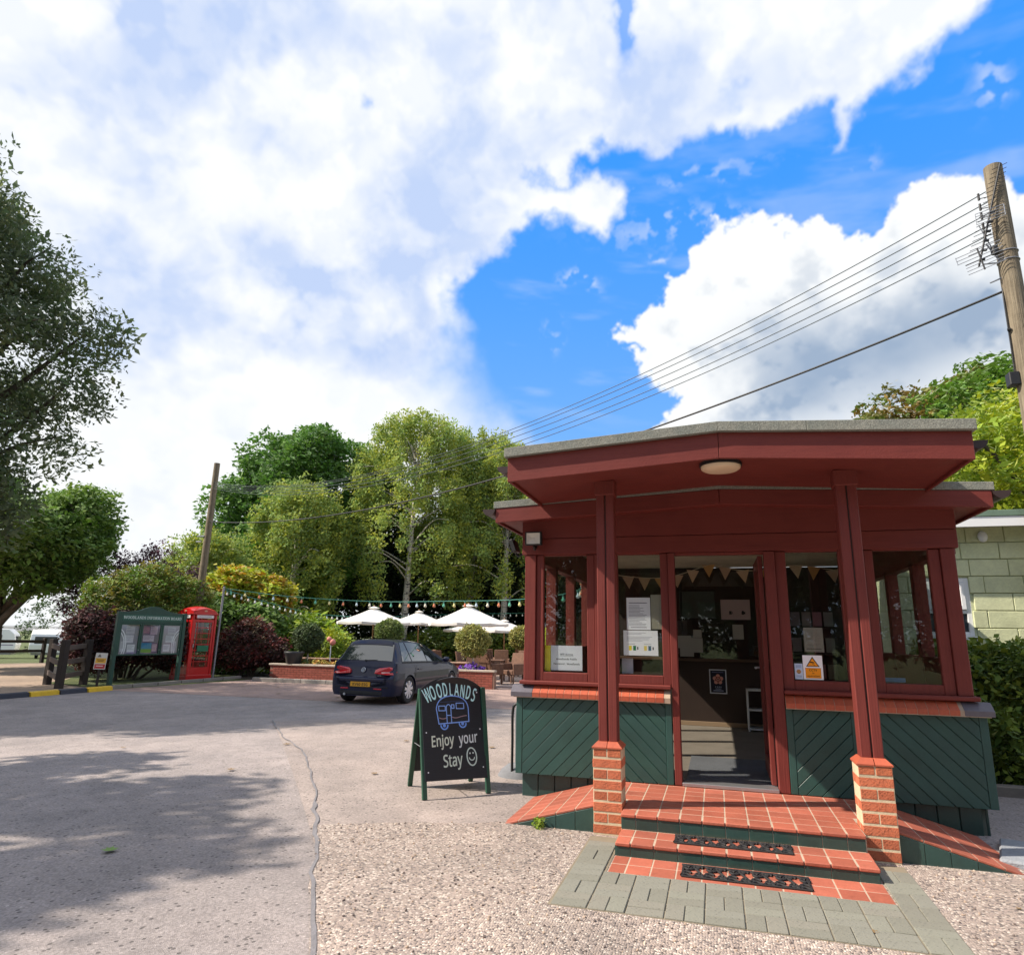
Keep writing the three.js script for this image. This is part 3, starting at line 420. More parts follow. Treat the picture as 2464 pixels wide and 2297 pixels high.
for (const s of [-1, 1]) { // tiled ramps either side
  const rp = thing('side_ramp', s < 0 ? 'red tiled side ramp sloping down toward the chalkboard sign' : 'red tiled side ramp sloping down toward the hedge', 'ramp', [s < 0 ? 0 : 2.03, 0, 0], 0, 'tiled ramps beside the steps'), r = rng(30 + s), L = 0.74, H = 0.2, ang = Math.atan2(H, L), n = 5, sl = Math.hypot(L, H) / n;
  const prof = [[0, -0.05], [0, H - 0.0005], [s * L, -0.0005], [s * L, -0.05]]; const core = extr(s < 0 ? prof.slice().reverse() : prof, 0.93); core.translate(0, 0, -0.99); mk('bed', uvm(core), M.grout, rp);
  for (let i = 0; i < n; i++) for (let k = 0; k < 6; k++) { const d = (i + 0.5) * sl, x = s * (d * Math.cos(ang)), y = H - d * Math.sin(ang) - 0.006, z0 = -0.05 - k * 0.157, g = uvm(cbox(sl - 0.008, 0.014, 0.149, 0.002)); const t = mk('tile', g, TILE[Math.floor(r() * 7)], rp); t.position.set(x, y, z0 - 0.078); t.rotation.z = -s * ang; }
  for (let i = 0; i < n; i++) { const xa = (i * L) / n, xb = ((i + 1) * L) / n - 0.004, h = (x) => H - 0.018 - (x / L) * H, q = [[s * xa, -0.03], [s * xb, -0.03], [s * xb, Math.max(-0.015, h(xb))], [s * xa, h(xa)]]; const g = extr(s < 0 ? q.reverse() : q, 0.012, 0.0015); g.translate(0, 0, -0.062); mk('side_tile', uvm(g), GREENTILES[i % 4], rp); }
}
{ // block paving round the steps, laid in pairs
  const pv = new THREE.Group(); pv.name = 'block_paving'; pv.userData.kind = 'structure'; scene.add(pv);
  mk('sand_bed', join([bx(-0.012, 2.022, -0.05, 0.0155, 0.788, 1.40, 0.001), bx(-0.012, 0.216, -0.05, 0.0155, 0.05, 0.788, 0.001), bx(1.826, 2.022, -0.05, 0.0155, 0.05, 0.788, 0.001)]), M.sand, pv);
  const r = rng(19), h = uvm(cbox(0.196, 0.03, 0.0965, 0.004)), v = uvm(cbox(0.0965, 0.03, 0.196, 0.004));
  const cell = (cx, cz, hor) => { for (const s of [-1, 1]) { const p = mk('paver', hor ? h : v, PAVERS[Math.floor(r() * 5)], pv); p.position.set(cx + (hor ? 0 : s * 0.05), 0.006 + r() * 0.003, cz + (hor ? s * 0.05 : 0)); p.rotation.set((r() - 0.5) * 0.012, (r() - 0.5) * 0.012, (r() - 0.5) * 0.012); } };
  for (let i = 0; i < 10; i++) for (let k = 0; k < 3; k++) cell(0.101 + i * 0.202, 0.892 + k * 0.202, (i + k) % 2 === 0);
  for (const X of [0.101, 1.925]) for (let k = 0; k < 3; k++) cell(X, 0.69 - k * 0.202, (k + (X > 1 ? 1 : 0)) % 2 === 0);
}
// open rubber mats with scrolls
function mat(x0, x1, z0, z1, y, label) {
  const m = thing('rubber_mat', label, 'mat', [(x0 + x1) / 2, y, (z0 + z1) / 2], 0, 'scrollwork rubber mats on the steps'), L = x1 - x0, W = z1 - z0, r = rng(4), g = [];
  mk('border', join([bx(-L / 2, L / 2, 0, 0.008, W / 2 - 0.014, W / 2), bx(-L / 2, L / 2, 0, 0.008, -W / 2, -W / 2 + 0.014), bx(-L / 2, -L / 2 + 0.014, 0, 0.008, -W / 2 + 0.014, W / 2 - 0.014), bx(L / 2 - 0.014, L / 2, 0, 0.008, -W / 2 + 0.014, W / 2 - 0.014)]), M.blackRubber, m);
  const n = 11; for (let i = 0; i < n; i++) { const cx = -L / 2 + (i + 0.5) * (L / n), f = i % 2 ? 1 : -1; for (const sz of [-1, 1]) { const pts = []; for (let a = 0; a <= 9; a++) { const t = a / 9, an = f * (t * 5.0 + 0.4), rad = 0.036 * (1 - 0.72 * t); pts.push(V(cx + sz * f * 0.006 + Math.cos(an) * rad, 0.004, sz * (W * 0.235) + Math.sin(an) * rad * sz)); } g.push(tube(pts, 0.0082, 4, 14)); } g.push(tube([V(cx - L / n / 2, 0.004, -f * W * 0.36), V(cx - L / n / 6, 0.004, -f * W * 0.1), V(cx + L / n / 6, 0.004, f * W * 0.1), V(cx + L / n / 2, 0.004, f * W * 0.36)], 0.0085, 4, 10)); for (const sz of [-1, 1]) g.push(tube([V(cx - L / n / 2, 0.004, sz * W * 0.45), V(cx, 0.004, sz * W * 0.30), V(cx + L / n / 2, 0.004, sz * W * 0.45)], 0.008, 4, 6)); }
  mk('scrollwork', join(g), M.blackRubber, m);
}
mat(0.60, 1.34, 0.165, 0.36, 0.102, 'black scrollwork rubber mat on the lower tiled step');
mat(0.66, 1.40, 0.50, 0.735, 0.020, 'black scrollwork rubber mat on the tile row by the paving');
// round light under the porch roof
{
  const l = thing('ceiling_light', 'round cream bulkhead light under the porch roof', 'light', [1.03, 2.735, 0.15]);
  mk('base', cyl(0.155, 0.155, 0.03, 32, 0, -0.01, 0), M.black, l);
  const g = new THREE.LatheGeometry([[0, -0.072], [0.07, -0.071], [0.12, -0.065], [0.143, -0.052], [0.147, -0.03], [0.146, -0.02]].map((p) => new THREE.Vector2(...p)), 32); mk('diffuser', g, std({ color: rgb(0.72, 0.58, 0.40), roughness: 0.35 }), l); mk('rim', new THREE.TorusGeometry(0.15, 0.007, 8, 36).rotateX(Math.PI / 2).translate(0, -0.028, 0), M.black, l);
}
// floodlights at the corner
function flood(p, turn, tilt, label) {
  const f = thing('floodlight', label, 'floodlight', p, turn, 'floodlights at the kiosk corner');
  const h = grp('head', f); h.rotation.x = tilt; mk('housing', bx(-0.082, 0.082, -0.066, 0.066, -0.03, 0.01, 0.008), M.black, h); mk('bezel', join([bx(-0.078, 0.078, 0.052, 0.063, 0.0, 0.018), bx(-0.078, 0.078, -0.063, -0.052, 0.0, 0.018), bx(-0.078, -0.066, -0.052, 0.052, 0.0, 0.018), bx(0.066, 0.078, -0.052, 0.052, 0.0, 0.018)]), M.black, h);
  const pos = [], q = [[-0.066, -0.052], [0.066, -0.052], [0.066, 0.052], [-0.066, 0.052]]; for (let i = 0; i < 4; i++) { const a = q[i], b = q[(i + 1) % 4]; pos.push(a[0], a[1], 0.0155, b[0], b[1], 0.0155, b[0] * 0.3, b[1] * 0.2, 0.011, a[0], a[1], 0.0155, b[0] * 0.3, b[1] * 0.2, 0.011, a[0] * 0.3, a[1] * 0.2, 0.011); } pos.push(-0.0198, -0.0104, 0.011, 0.0198, -0.0104, 0.011, 0.0198, 0.0104, 0.011, -0.0198, -0.0104, 0.011, 0.0198, 0.0104, 0.011, -0.0198, 0.0104, 0.011); const g = new THREE.BufferGeometry(); g.setAttribute('position', new THREE.Float32BufferAttribute(pos, 3)); g.computeVertexNormals(); mk('lens', g, std({ color: rgb(0.62, 0.58, 0.5), roughness: 0.3, metalness: 0.2 }), h);
  mk('bracket', join([rod([0, -0.07, -0.02], [0, -0.10, -0.05], 0.012), rod([0, -0.10, -0.05], [0, -0.06, -0.115], 0.012)]), M.black, f);
}
flood([-0.70, 2.33, -0.84], 0, 0.05, 'small black floodlight facing forward under the kiosk eaves'); flood([-0.97, 2.29, -1.10], -Math.PI / 2, 0.35, 'small black floodlight tilted sideways off the kiosk corner');
// ---------------------------------------------------------------- notices, bunting and what stands inside
function sheetOf(name, label, cat, x0, x1, y0, y1, z, map, group, mat) { const g = new THREE.BoxGeometry(x1 - x0, y1 - y0, 0.0012), o = mk(name, g, mat ?? std({ map, roughness: 0.7 })); o.position.set((x0 + x1) / 2, (y0 + y1) / 2, z); return tag(o, label, cat, group); }
const lines = (x, x0, y0, w, n, dy, col, r) => { x.fillStyle = col; for (let i = 0; i < n; i++) { if (r() < 0.14) continue; x.fillRect(x0, y0 + i * dy, w * (0.55 + 0.45 * r()), dy * 0.36); } };
{
  const G = 'notices stuck in the kiosk windows', r = rng(3);
  sheetOf('notice', 'tall white typed notice in the window left of the door', 'notice', 0.150, 0.366, 1.492, 1.783, -1.028, canvasTex(300, 400, (x, w, h) => { x.fillStyle = '#e9ebf2'; x.fillRect(0, 0, w, h); x.fillStyle = '#556'; x.fillRect(30, 62, 230, 9); lines(x, 28, 95, 240, 9, 17, '#8b8f9e', r); lines(x, 28, 258, 240, 6, 17, '#8b8f9e', r); x.fillStyle = '#667'; x.fillRect(50, 366, 200, 7); }), G);
  sheetOf('notice', 'white notice with yellow, green and blue bins in the window', 'notice', 0.116, 0.427, 1.264, 1.486, -1.0275, canvasTex(420, 300, (x, w, h) => { x.fillStyle = '#eef0f6'; x.fillRect(0, 0, w, h); lines(x, 40, 26, 330, 7, 16, '#a5a8b5', r); const bin = (a, c) => { x.fillStyle = c; x.fillRect(a, 190, 34, 50); x.fillRect(a - 3, 183, 40, 6); }; x.fillStyle = '#99a'; x.fillRect(52, 160, 90, 6); x.fillRect(250, 160, 90, 6); bin(66, '#e8d21f'); bin(118, '#1d7a4d'); bin(250, '#e6cf6a'); bin(302, '#3c6480'); x.fillStyle = '#333'; x.fillRect(166, 196, 15, 34); x.fillRect(352, 196, 15, 34); }), G);
  sheetOf('notice', 'white wireless access sheet standing in the window by the corner', 'notice', -0.572, -0.272, 1.112, 1.337, -1.045, canvasTex(420, 310, (x, w, h) => { x.fillStyle = '#dfe3ee'; x.fillRect(0, 0, w, h); x.fillStyle = '#2a2c38'; x.textAlign = 'center'; x.font = 'bold 33px sans-serif'; x.fillText('Wifi Access', w / 2, 122); x.fillRect(w / 2 - 92, 130, 184, 3); x.fillText('Woodlands Public', w / 2, 180); x.fillText('Password : Woodlands', w / 2, 240); }), G);
  sheetOf('banner_strip', 'bright yellow strip behind the corner window', 'banner', -0.632, -0.576, 1.10, 1.335, -1.05, null, null, std({ color: rgb(0.85, 0.72, 0.03), roughness: 0.6 }));
  sheetOf('notice', 'grey green sheet beside the tall typed notice', 'notice', 0.372, 0.466, 1.50, 1.81, -1.032, null, G, std({ color: rgb(0.30, 0.29, 0.23), roughness: 0.8 }));
  sheetOf('leaflet_stack', 'pale leaflet rack on the inside window ledge', 'leaflets', 0.088, 0.19, 1.10, 1.235, -1.10, null, null, std({ color: rgb(0.62, 0.6, 0.68), roughness: 0.7 }));
  sheetOf('warning_sign', 'white and orange camera warning sign in the window right of the door', 'sign', 1.630, 1.784, 1.104, 1.302, -1.0175, canvasTex(310, 400, (x, w, h) => { x.fillStyle = '#f4f4f8'; x.fillRect(0, 0, w, h); x.fillStyle = '#1a1208'; x.beginPath(); x.moveTo(155, 22); x.lineTo(262, 188); x.lineTo(48, 188); x.closePath(); x.fill(); x.fillStyle = '#f59a0c'; x.beginPath(); x.moveTo(155, 48); x.lineTo(240, 176); x.lineTo(70, 176); x.closePath(); x.fill(); x.save(); x.translate(150, 130); x.rotate(0.18); x.fillStyle = '#2b1c08'; x.fillRect(-38, -22, 58, 20); x.fillRect(20, -17, 12, 10); x.restore(); x.strokeStyle = '#2b1c08'; x.lineWidth = 6; x.beginPath(); x.moveTo(150, 140); x.lineTo(190, 168); x.stroke(); x.fillStyle = '#f59a0c'; x.fillRect(34, 210, 242, 166); x.strokeStyle = '#8a4d05'; x.lineWidth = 4; x.strokeRect(34, 210, 242, 166); x.fillStyle = '#7a4204'; x.textAlign = 'center'; x.font = 'bold 52px sans-serif'; x.fillText('CCTV', 155, 262); x.font = 'bold 38px sans-serif'; x.fillText('in', 155, 306); x.font = 'bold 42px sans-serif'; x.fillText('operation', 155, 356); }));
  sheetOf('window_sticker', 'small pale blue sticker with a bronze hexagon beside the camera warning', 'sticker', 1.562, 1.626, 1.104, 1.232, -1.0178, canvasTex(160, 310, (x, w, h) => { x.fillStyle = '#c3d3ea'; x.fillRect(0, 0, w, h); x.fillStyle = '#6f8db8'; for (const y of [34, 54, 74, 236, 258]) x.fillRect(24, y, 112, 10); x.fillStyle = '#a9804e'; x.beginPath(); for (let i = 0; i < 6; i++) x.lineTo(80 + 48 * Math.cos(i * Math.PI / 3), 160 + 48 * Math.sin(i * Math.PI / 3)); x.fill(); x.fillStyle = '#6b4a24'; x.fillRect(58, 190, 44, 10); }));
  sheetOf('rose_sign', 'navy sign with a pink rose emblem on the counter front inside the doorway', 'sign', 0.81, 1.05, 0.65, 0.99, -5.244, canvasTex(300, 430, (x, w, h) => { x.fillStyle = '#d8dbe4'; x.fillRect(0, 0, w, h); x.fillStyle = '#10142e'; x.fillRect(20, 20, w - 40, h - 40); x.fillStyle = '#7c83a8'; x.fillRect(50, 46, 200, 12); x.translate(150, 178); for (let i = 0; i < 5; i++) { x.save(); x.rotate((i * 2 * Math.PI) / 5); x.fillStyle = '#e3a193'; x.beginPath(); x.arc(0, -58, 36, 0, 7); x.fill(); x.restore(); } for (let i = 0; i < 5; i++) { x.save(); x.rotate((i * 2 * Math.PI) / 5 + 0.63); x.fillStyle = '#8e3f3c'; x.beginPath(); x.arc(0, -34, 20, 0, 7); x.fill(); x.restore(); } x.fillStyle = '#e3a193'; x.beginPath(); x.arc(0, 0, 28, 0, 7); x.fill(); x.fillStyle = '#3b1a24'; x.beginPath(); x.arc(0, 0, 14, 0, 7); x.fill(); x.setTransform(1, 0, 0, 1, 0, 0); x.fillStyle = '#b9c0dc'; x.textAlign = 'center'; x.font = 'bold 34px sans-serif'; x.fillText('P A R K', 150, 322); x.font = 'bold 24px sans-serif'; x.fillText('HOLIDAY', 150, 352); x.fillRect(62, 370, 176, 11); }));
  sheetOf('notice', 'wide pale notice with two small black pictures on the counter screen', 'notice', 1.02, 1.43, 1.70, 1.99, -5.215, canvasTex(400, 280, (x, w, h) => { x.fillStyle = '#b7a1a2'; x.fillRect(0, 0, w, h); x.fillStyle = '#171418'; x.fillRect(112, 160, 34, 48); x.fillRect(152, 170, 7, 30); x.fillRect(282, 164, 34, 44); x.fillRect(316, 172, 16, 28); x.fillRect(290, 154, 18, 12); }), G);
  const dull = std({ color: rgb(0.40, 0.38, 0.34), roughness: 0.8 });
  for (const [a, b, c, d, z, l] of [[0.38, 0.58, 1.28, 1.46, -5.214, 'dim square paper at the left of the counter screen'], [0.41, 0.61, 1.16, 1.305, -5.210, 'dim paper overlapping the square one low on the counter screen'], [0.61, 0.73, 1.435, 1.55, -5.214, 'small dim paper high on the counter screen beside the square one'], [0.58, 0.74, 1.22, 1.43, -5.218, 'tall dim paper behind the square one on the counter screen'], [1.17, 1.32, 1.42, 1.63, -5.214, 'very dim paper under the wide pictured notice']]) sheetOf('notice', l, 'notice', a, b, c, d, z, null, 'dim papers on the counter screen', dull);
  sheetOf('notice', 'grey paper notice above the camera warning sign', 'notice', 1.655, 1.808, 1.330, 1.532, -1.03, canvasTex(300, 400, (x, w, h) => { x.fillStyle = '#8b857c'; x.fillRect(0, 0, w, h); x.fillStyle = '#5c564e'; x.fillRect(30, 342, 230, 16); lines(x, 30, 40, 240, 14, 19, '#7c766d', r); }), G);
  sheetOf('folder', 'blue folder lying against the window near the right corner', 'folder', 2.26, 2.42, 1.10, 1.135, -1.12, null, null, std({ color: rgb(0.14, 0.22, 0.42), roughness: 0.5 }));
}
{ // bunting
  const P = [[-0.60, 2.33], [-0.1, 2.27], [0.19, 2.262], [0.42, 2.295], [0.70, 2.38], [0.93, 2.45], [1.20, 2.378], [1.49, 2.355], [2.0, 2.42], [2.6, 2.34]], b = thing('bunting', 'string of cream and orange pennants hung across inside the kiosk', 'bunting', [0, 0, -4.6]), cols = [rgb(0.62, 0.36, 0.14), rgb(0.58, 0.40, 0.28), rgb(0.64, 0.46, 0.30)].map((c) => std({ color: c, roughness: 0.9, side: THREE.DoubleSide }));
  const c = new THREE.CatmullRomCurve3(P.map((p) => V(p[0], p[1], 0))); mk('cord', KEEP(new THREE.TubeGeometry(c, 60, 0.006, 4).toNonIndexed()), M.cream, b);
  for (let i = 0; i < 14; i++) { const p = c.getPointAt((i + 0.5) / 14), g = extr([[-0.09, 0], [0.01 * (i % 3) - 0.01, -0.18], [0.09, 0]], 0.0012); const f = mk('pennant', g, cols[i % 3], b); f.position.copy(p); f.rotation.y = ((i * 7) % 5 - 2) * 0.12; f.rotation.z = ((i * 3) % 5 - 2) * 0.06; }
}
{ // the counter and what is on it
  const ct = thing('reception_counter', 'dark wooden reception counter with a clear screen inside the kiosk', 'counter', [0, 0.2, -5.25]);
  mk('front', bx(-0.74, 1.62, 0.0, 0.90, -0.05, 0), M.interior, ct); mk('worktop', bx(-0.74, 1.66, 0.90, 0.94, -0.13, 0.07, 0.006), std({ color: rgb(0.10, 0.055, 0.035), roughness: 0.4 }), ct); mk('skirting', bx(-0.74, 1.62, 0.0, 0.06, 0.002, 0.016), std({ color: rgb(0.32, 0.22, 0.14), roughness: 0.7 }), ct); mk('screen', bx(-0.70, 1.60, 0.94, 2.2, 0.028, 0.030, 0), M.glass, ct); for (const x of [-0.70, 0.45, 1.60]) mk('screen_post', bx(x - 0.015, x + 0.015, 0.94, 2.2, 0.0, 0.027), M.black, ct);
  const sh = thing('white_shelf_unit', 'small white shelf unit against the right end of the counter', 'shelf', [1.42, 0.2, -5.0]); mk('side', bx(-0.12, -0.10, 0, 0.55, -0.15, 0.15), M.white, sh); mk('side', bx(0.10, 0.12, 0, 0.55, -0.15, 0.15), M.white, sh); for (const y of [0.02, 0.27, 0.53]) mk('shelf', bx(-0.10, 0.10, y, y + 0.02, -0.15, 0.15), M.white, sh);
  const s = thing('leaflet_stand', 'tall leaflet stand inside the kiosk beside the door', 'stand', [2.25, 0.2, -5.3]); mk('back', bx(-0.3, 0.3, 0, 1.7, -0.03, 0), M.darkWood, s); for (let i = 0; i < 4; i++) { mk('shelf', bx(-0.3, 0.3, 0.3 + i * 0.36, 0.33 + i * 0.36, 0, 0.1), M.darkWood, s); for (let k = 0; k < 4; k++) mk('leaflet', bx(-0.27 + k * 0.145, -0.15 + k * 0.145, 0.34 + i * 0.36, 0.54 + i * 0.36, 0.02, 0.035), std({ color: rgb(0.20 + 0.06 * ((i * 3 + k) % 3), 0.15 + 0.04 * (k % 2), 0.10 + 0.03 * i), roughness: 0.6 }), s); }
  const bx1 = thing('window_ledge', 'dark ledge inside the corner window', 'ledge', [-0.42, 1.05, -1.25]); mk('board', bx(-0.3, 0.3, 0, 0.03, -0.12, 0.12), M.darkWood, bx1);
  const m = mk('floor_mat', bx(0.62, 1.36, 0.201, 0.212, -2.5, -1.12, 0.003), std({ color: rgb(0.11, 0.115, 0.13), roughness: 1, map: mottleMap, bumpMap: fineBump, bumpScale: 0.006 })); tag(m, 'dark grey mat on the floor inside the kiosk door', 'mat');
  const wp = thing('wall_map', 'wide framed map on the back wall inside the kiosk', 'map', [0.68, 1.92, ZB + 0.065]); mk('sheet', bx(-0.26, 0.26, -0.2, 0.2, 0, 0.012), std({ color: rgb(0.10, 0.12, 0.11), roughness: 0.6, map: mottleMap }), wp); mk('frame', join([bx(-0.28, 0.28, 0.2, 0.22, 0, 0.02), bx(-0.28, 0.28, -0.22, -0.2, 0, 0.02)]), M.darkWood, wp);
}
// ---------------------------------------------------------------- chalkboard A-frame sign
{
  const F0 = V(-1.58, 0, -0.51), F1 = V(-1.13, 0, -0.97), B0 = V(-1.94, 0, -0.98), B1 = V(-1.46, 0, -1.40);
  const mid = (a, b) => a.clone().add(b).multiplyScalar(0.5), T0 = mid(F0, B0), T1 = mid(F1, B1); T0.y = T1.y = 0.905;
  const ab = thing('chalkboard_sign', 'green framed chalkboard A-frame sign with a painted caravan', 'sign', [0, 0.012, 0]);
  const board = canvasTex(640, 940, (x, w, h) => {
    x.fillStyle = '#15171f'; x.fillRect(0, 0, w, h); const r = rng(8); for (let i = 0; i < 500; i++) { x.fillStyle = `rgba(120,125,140,${0.02 + 0.04 * r()})`; x.fillRect(r() * w, r() * h, 20 + 60 * r(), 2 + 6 * r()); }
    x.lineCap = 'round'; x.lineJoin = 'round';
    const t = 'WOODLANDS', R = 620, cx = w / 2, cy = 742; x.textAlign = 'center'; x.textBaseline = 'middle';
    for (let i = 0; i < t.length; i++) { const a = (i - 4) * 0.104 + (i < 2 ? -0.012 : 0); x.save(); x.translate(cx + R * Math.sin(a), cy - R * Math.cos(a)); x.rotate(a * 0.9); x.scale(0.92, 2.05); x.font = '500 88px sans-serif'; x.fillStyle = x.strokeStyle = '#c4f4f5'; x.lineWidth = 3.5; x.fillText(t[i], 0, 0); x.strokeText(t[i], 0, 0); x.restore(); }
    x.save(); x.translate(0, -26);
    x.strokeStyle = '#7da5ef'; x.lineWidth = 11; x.beginPath(); x.moveTo(170, 470); x.lineTo(152, 330); x.quadraticCurveTo(170, 215, 320, 208); x.quadraticCurveTo(490, 210, 496, 330); x.lineTo(492, 452); x.closePath(); x.stroke();
    x.lineWidth = 4; x.strokeStyle = '#4d6aa8'; x.setLineDash([3, 9]); x.beginPath(); x.moveTo(200, 268); x.lineTo(450, 258); x.stroke(); x.setLineDash([]);
    x.strokeStyle = '#86adf2'; x.lineWidth = 9; x.strokeRect(178, 304, 68, 44); x.strokeRect(366, 278, 82, 52); x.strokeRect(316, 292, 26, 34);
    x.beginPath(); x.moveTo(258, 468); x.lineTo(258, 310); x.quadraticCurveTo(284, 270, 306, 310); x.lineTo(306, 466); x.stroke(); x.beginPath(); x.moveTo(262, 392); x.lineTo(302, 392); x.stroke();
    x.strokeStyle = '#a78a90'; x.lineWidth = 7; x.beginPath(); x.moveTo(178, 414); x.quadraticCurveTo(215, 432, 250, 416); x.moveTo(314, 408); x.quadraticCurveTo(350, 424, 390, 410); x.quadraticCurveTo(430, 400, 470, 396); x.stroke();
    x.strokeStyle = '#6f9bea'; x.lineWidth = 14; x.beginPath(); x.arc(226, 484, 36, 0, Math.PI); x.moveTo(458, 470); x.arc(422, 470, 36, 0, Math.PI); x.stroke(); x.fillStyle = '#6f9bea'; x.beginPath(); x.arc(226, 486, 16, 0, 7); x.arc(422, 472, 16, 0, 7); x.fill();
    x.restore();
    const hand = (s, px, py, size, c) => { x.save(); x.translate(px, py); x.transform(1, -0.07, 0, 1, 0, 0); x.scale(0.82, 1.12); x.font = `500 ${size}px sans-serif`; x.textAlign = 'left'; x.fillStyle = x.strokeStyle = c; x.lineWidth = 4; x.fillText(s, 0, 0); x.strokeText(s, 0, 0); x.restore(); };
    hand('Enjoy', 76, 604, 120, '#d3dccb'); hand('your', 368, 586, 120, '#d3dcde'); hand('Stay', 188, 780, 132, '#c6d5c8');
    x.strokeStyle = '#c3d6cf'; x.lineWidth = 13; x.beginPath(); x.ellipse(492, 748, 50, 78, -0.05, 0, 7); x.stroke(); x.lineWidth = 10; x.beginPath(); x.arc(492, 752, 28, 0.15, Math.PI - 0.2); x.stroke(); x.fillStyle = '#cfe0da'; x.beginPath(); x.arc(475, 718, 8, 0, 7); x.arc(508, 716, 8, 0, 7); x.fill();
    x.fillStyle = '#e8ecf4'; for (const [a, b] of [[34, 170], [606, 150], [34, 520], [606, 500], [34, 868], [606, 846]]) { x.beginPath(); x.arc(a, b, 7, 0, 7); x.fill(); }
  });
  const bm = std({ map: board, roughness: 0.55 }), legG = phy({ color: rgb(0.018, 0.085, 0.048), roughness: 0.45, map: mottleMap }), backM = std({ color: rgb(0.02, 0.022, 0.026), roughness: 0.6 });
  for (const [a, b, front] of [[F0, F1, true], [B1, B0, false]]) {
    const ta = front ? T0 : T1, tb = front ? T1 : T0, X = b.clone().sub(a).normalize(), W = a.distanceTo(b), Y = ta.clone().sub(a).normalize(), N = X.clone().cross(Y).normalize(), len = ta.distanceTo(a);
    const leg = (p, q, nm) => mk(nm, bar(p.toArray(), q.toArray(), 0.045, 0.026, N, 0.003), legG, ab);
    leg(a.clone().add(X.clone().multiplyScalar(0.01)), ta, 'leg'); leg(b.clone().sub(X.clone().multiplyScalar(0.01)), tb.clone(), 'leg');
    const y0 = len * 0.145, y1 = len * 0.985, yt = len + 0.10, w = W - 0.03, s = new THREE.Shape(); s.moveTo(-w / 2, y0); s.lineTo(w / 2, y0); s.lineTo(w / 2, y1); s.quadraticCurveTo(w * 0.28, yt, 0, yt); s.quadraticCurveTo(-w * 0.28, yt, -w / 2, y1);
    const g = new THREE.ExtrudeGeometry(s, { depth: 0.009, bevelEnabled: true, bevelSize: 0.0015, bevelThickness: 0.0015, bevelSegments: 1, curveSegments: 14 }), p = g.attributes.position, uv = g.attributes.uv; for (let i = 0; i < p.count; i++) uv.setXY(i, p.getX(i) / w + 0.5, (p.getY(i) - y0) / (yt - y0));
    const q = mk(front ? 'chalk_panel' : 'back_panel', g, front ? bm : backM, ab); q.matrixAutoUpdate = true; const o = a.clone().add(b).multiplyScalar(0.5).add(N.clone().multiplyScalar(0.015)); const m = new THREE.Matrix4().makeBasis(X, Y, N).setPosition(o); q.position.setFromMatrixPosition(m); q.quaternion.setFromRotationMatrix(m);
  }
  for (const [a, b] of [[F0, B0], [F1, B1]]) mk('stay', rod(a.clone().lerp(a === F0 ? T0 : T1, 0.45).toArray(), b.clone().lerp(a === F0 ? T0 : T1, 0.45).toArray(), 0.004, 5), M.steel, ab);
}
{ // hoop guard and wall unit beside the kiosk
  const h = thing('hoop_guard', 'black tubular hoop guard beside the kiosk wall', 'guard', [0, 0, 0]); for (const z of [-1.70, -1.84]) mk('hoop', tube([[-1.13, 0.0, z], [-1.13, 0.35, z], [-1.13, 0.66, z], [-1.115, 0.715, z], [-1.06, 0.735, z], [-0.88, 0.735, z]], 0.014, 8, 30), z < -1.8 ? M.steel : M.black, h);
  const u = thing('wall_unit', 'brown wall cabinet with a round pale cover behind the hoop guard', 'cabinet', [-0.878, 0.12, -2.1]); mk('case', bx(-0.17, 0, 0, 0.56, -0.25, 0.22, 0.01), std({ color: rgb(0.10, 0.055, 0.05), roughness: 0.5 }), u); mk('round_cover', cyl(0.12, 0.12, 0.03, 28, -0.085, 0.30, 0.23, Math.PI / 2, 0), std({ color: rgb(0.55, 0.56, 0.52), roughness: 0.5 }), u); mk('panel', bx(-0.14, -0.03, 0.44, 0.53, 0.221, 0.232), M.galv, u);
  const g = new THREE.LatheGeometry([[0, 0.12], [0.12, 0.115], [0.18, 0.07], [0.23, 0.0], [0.24, -0.04]].map((p) => new THREE.Vector2(...p)), 18); const p = mk('concrete_foot', g, std({ color: rgb(0.20, 0.205, 0.22), roughness: 0.9, map: mottleMap })); p.position.set(-1.10, 0.0, -1.86); tag(p, 'rounded grey concrete foot under the hoop guard', 'concrete');
}
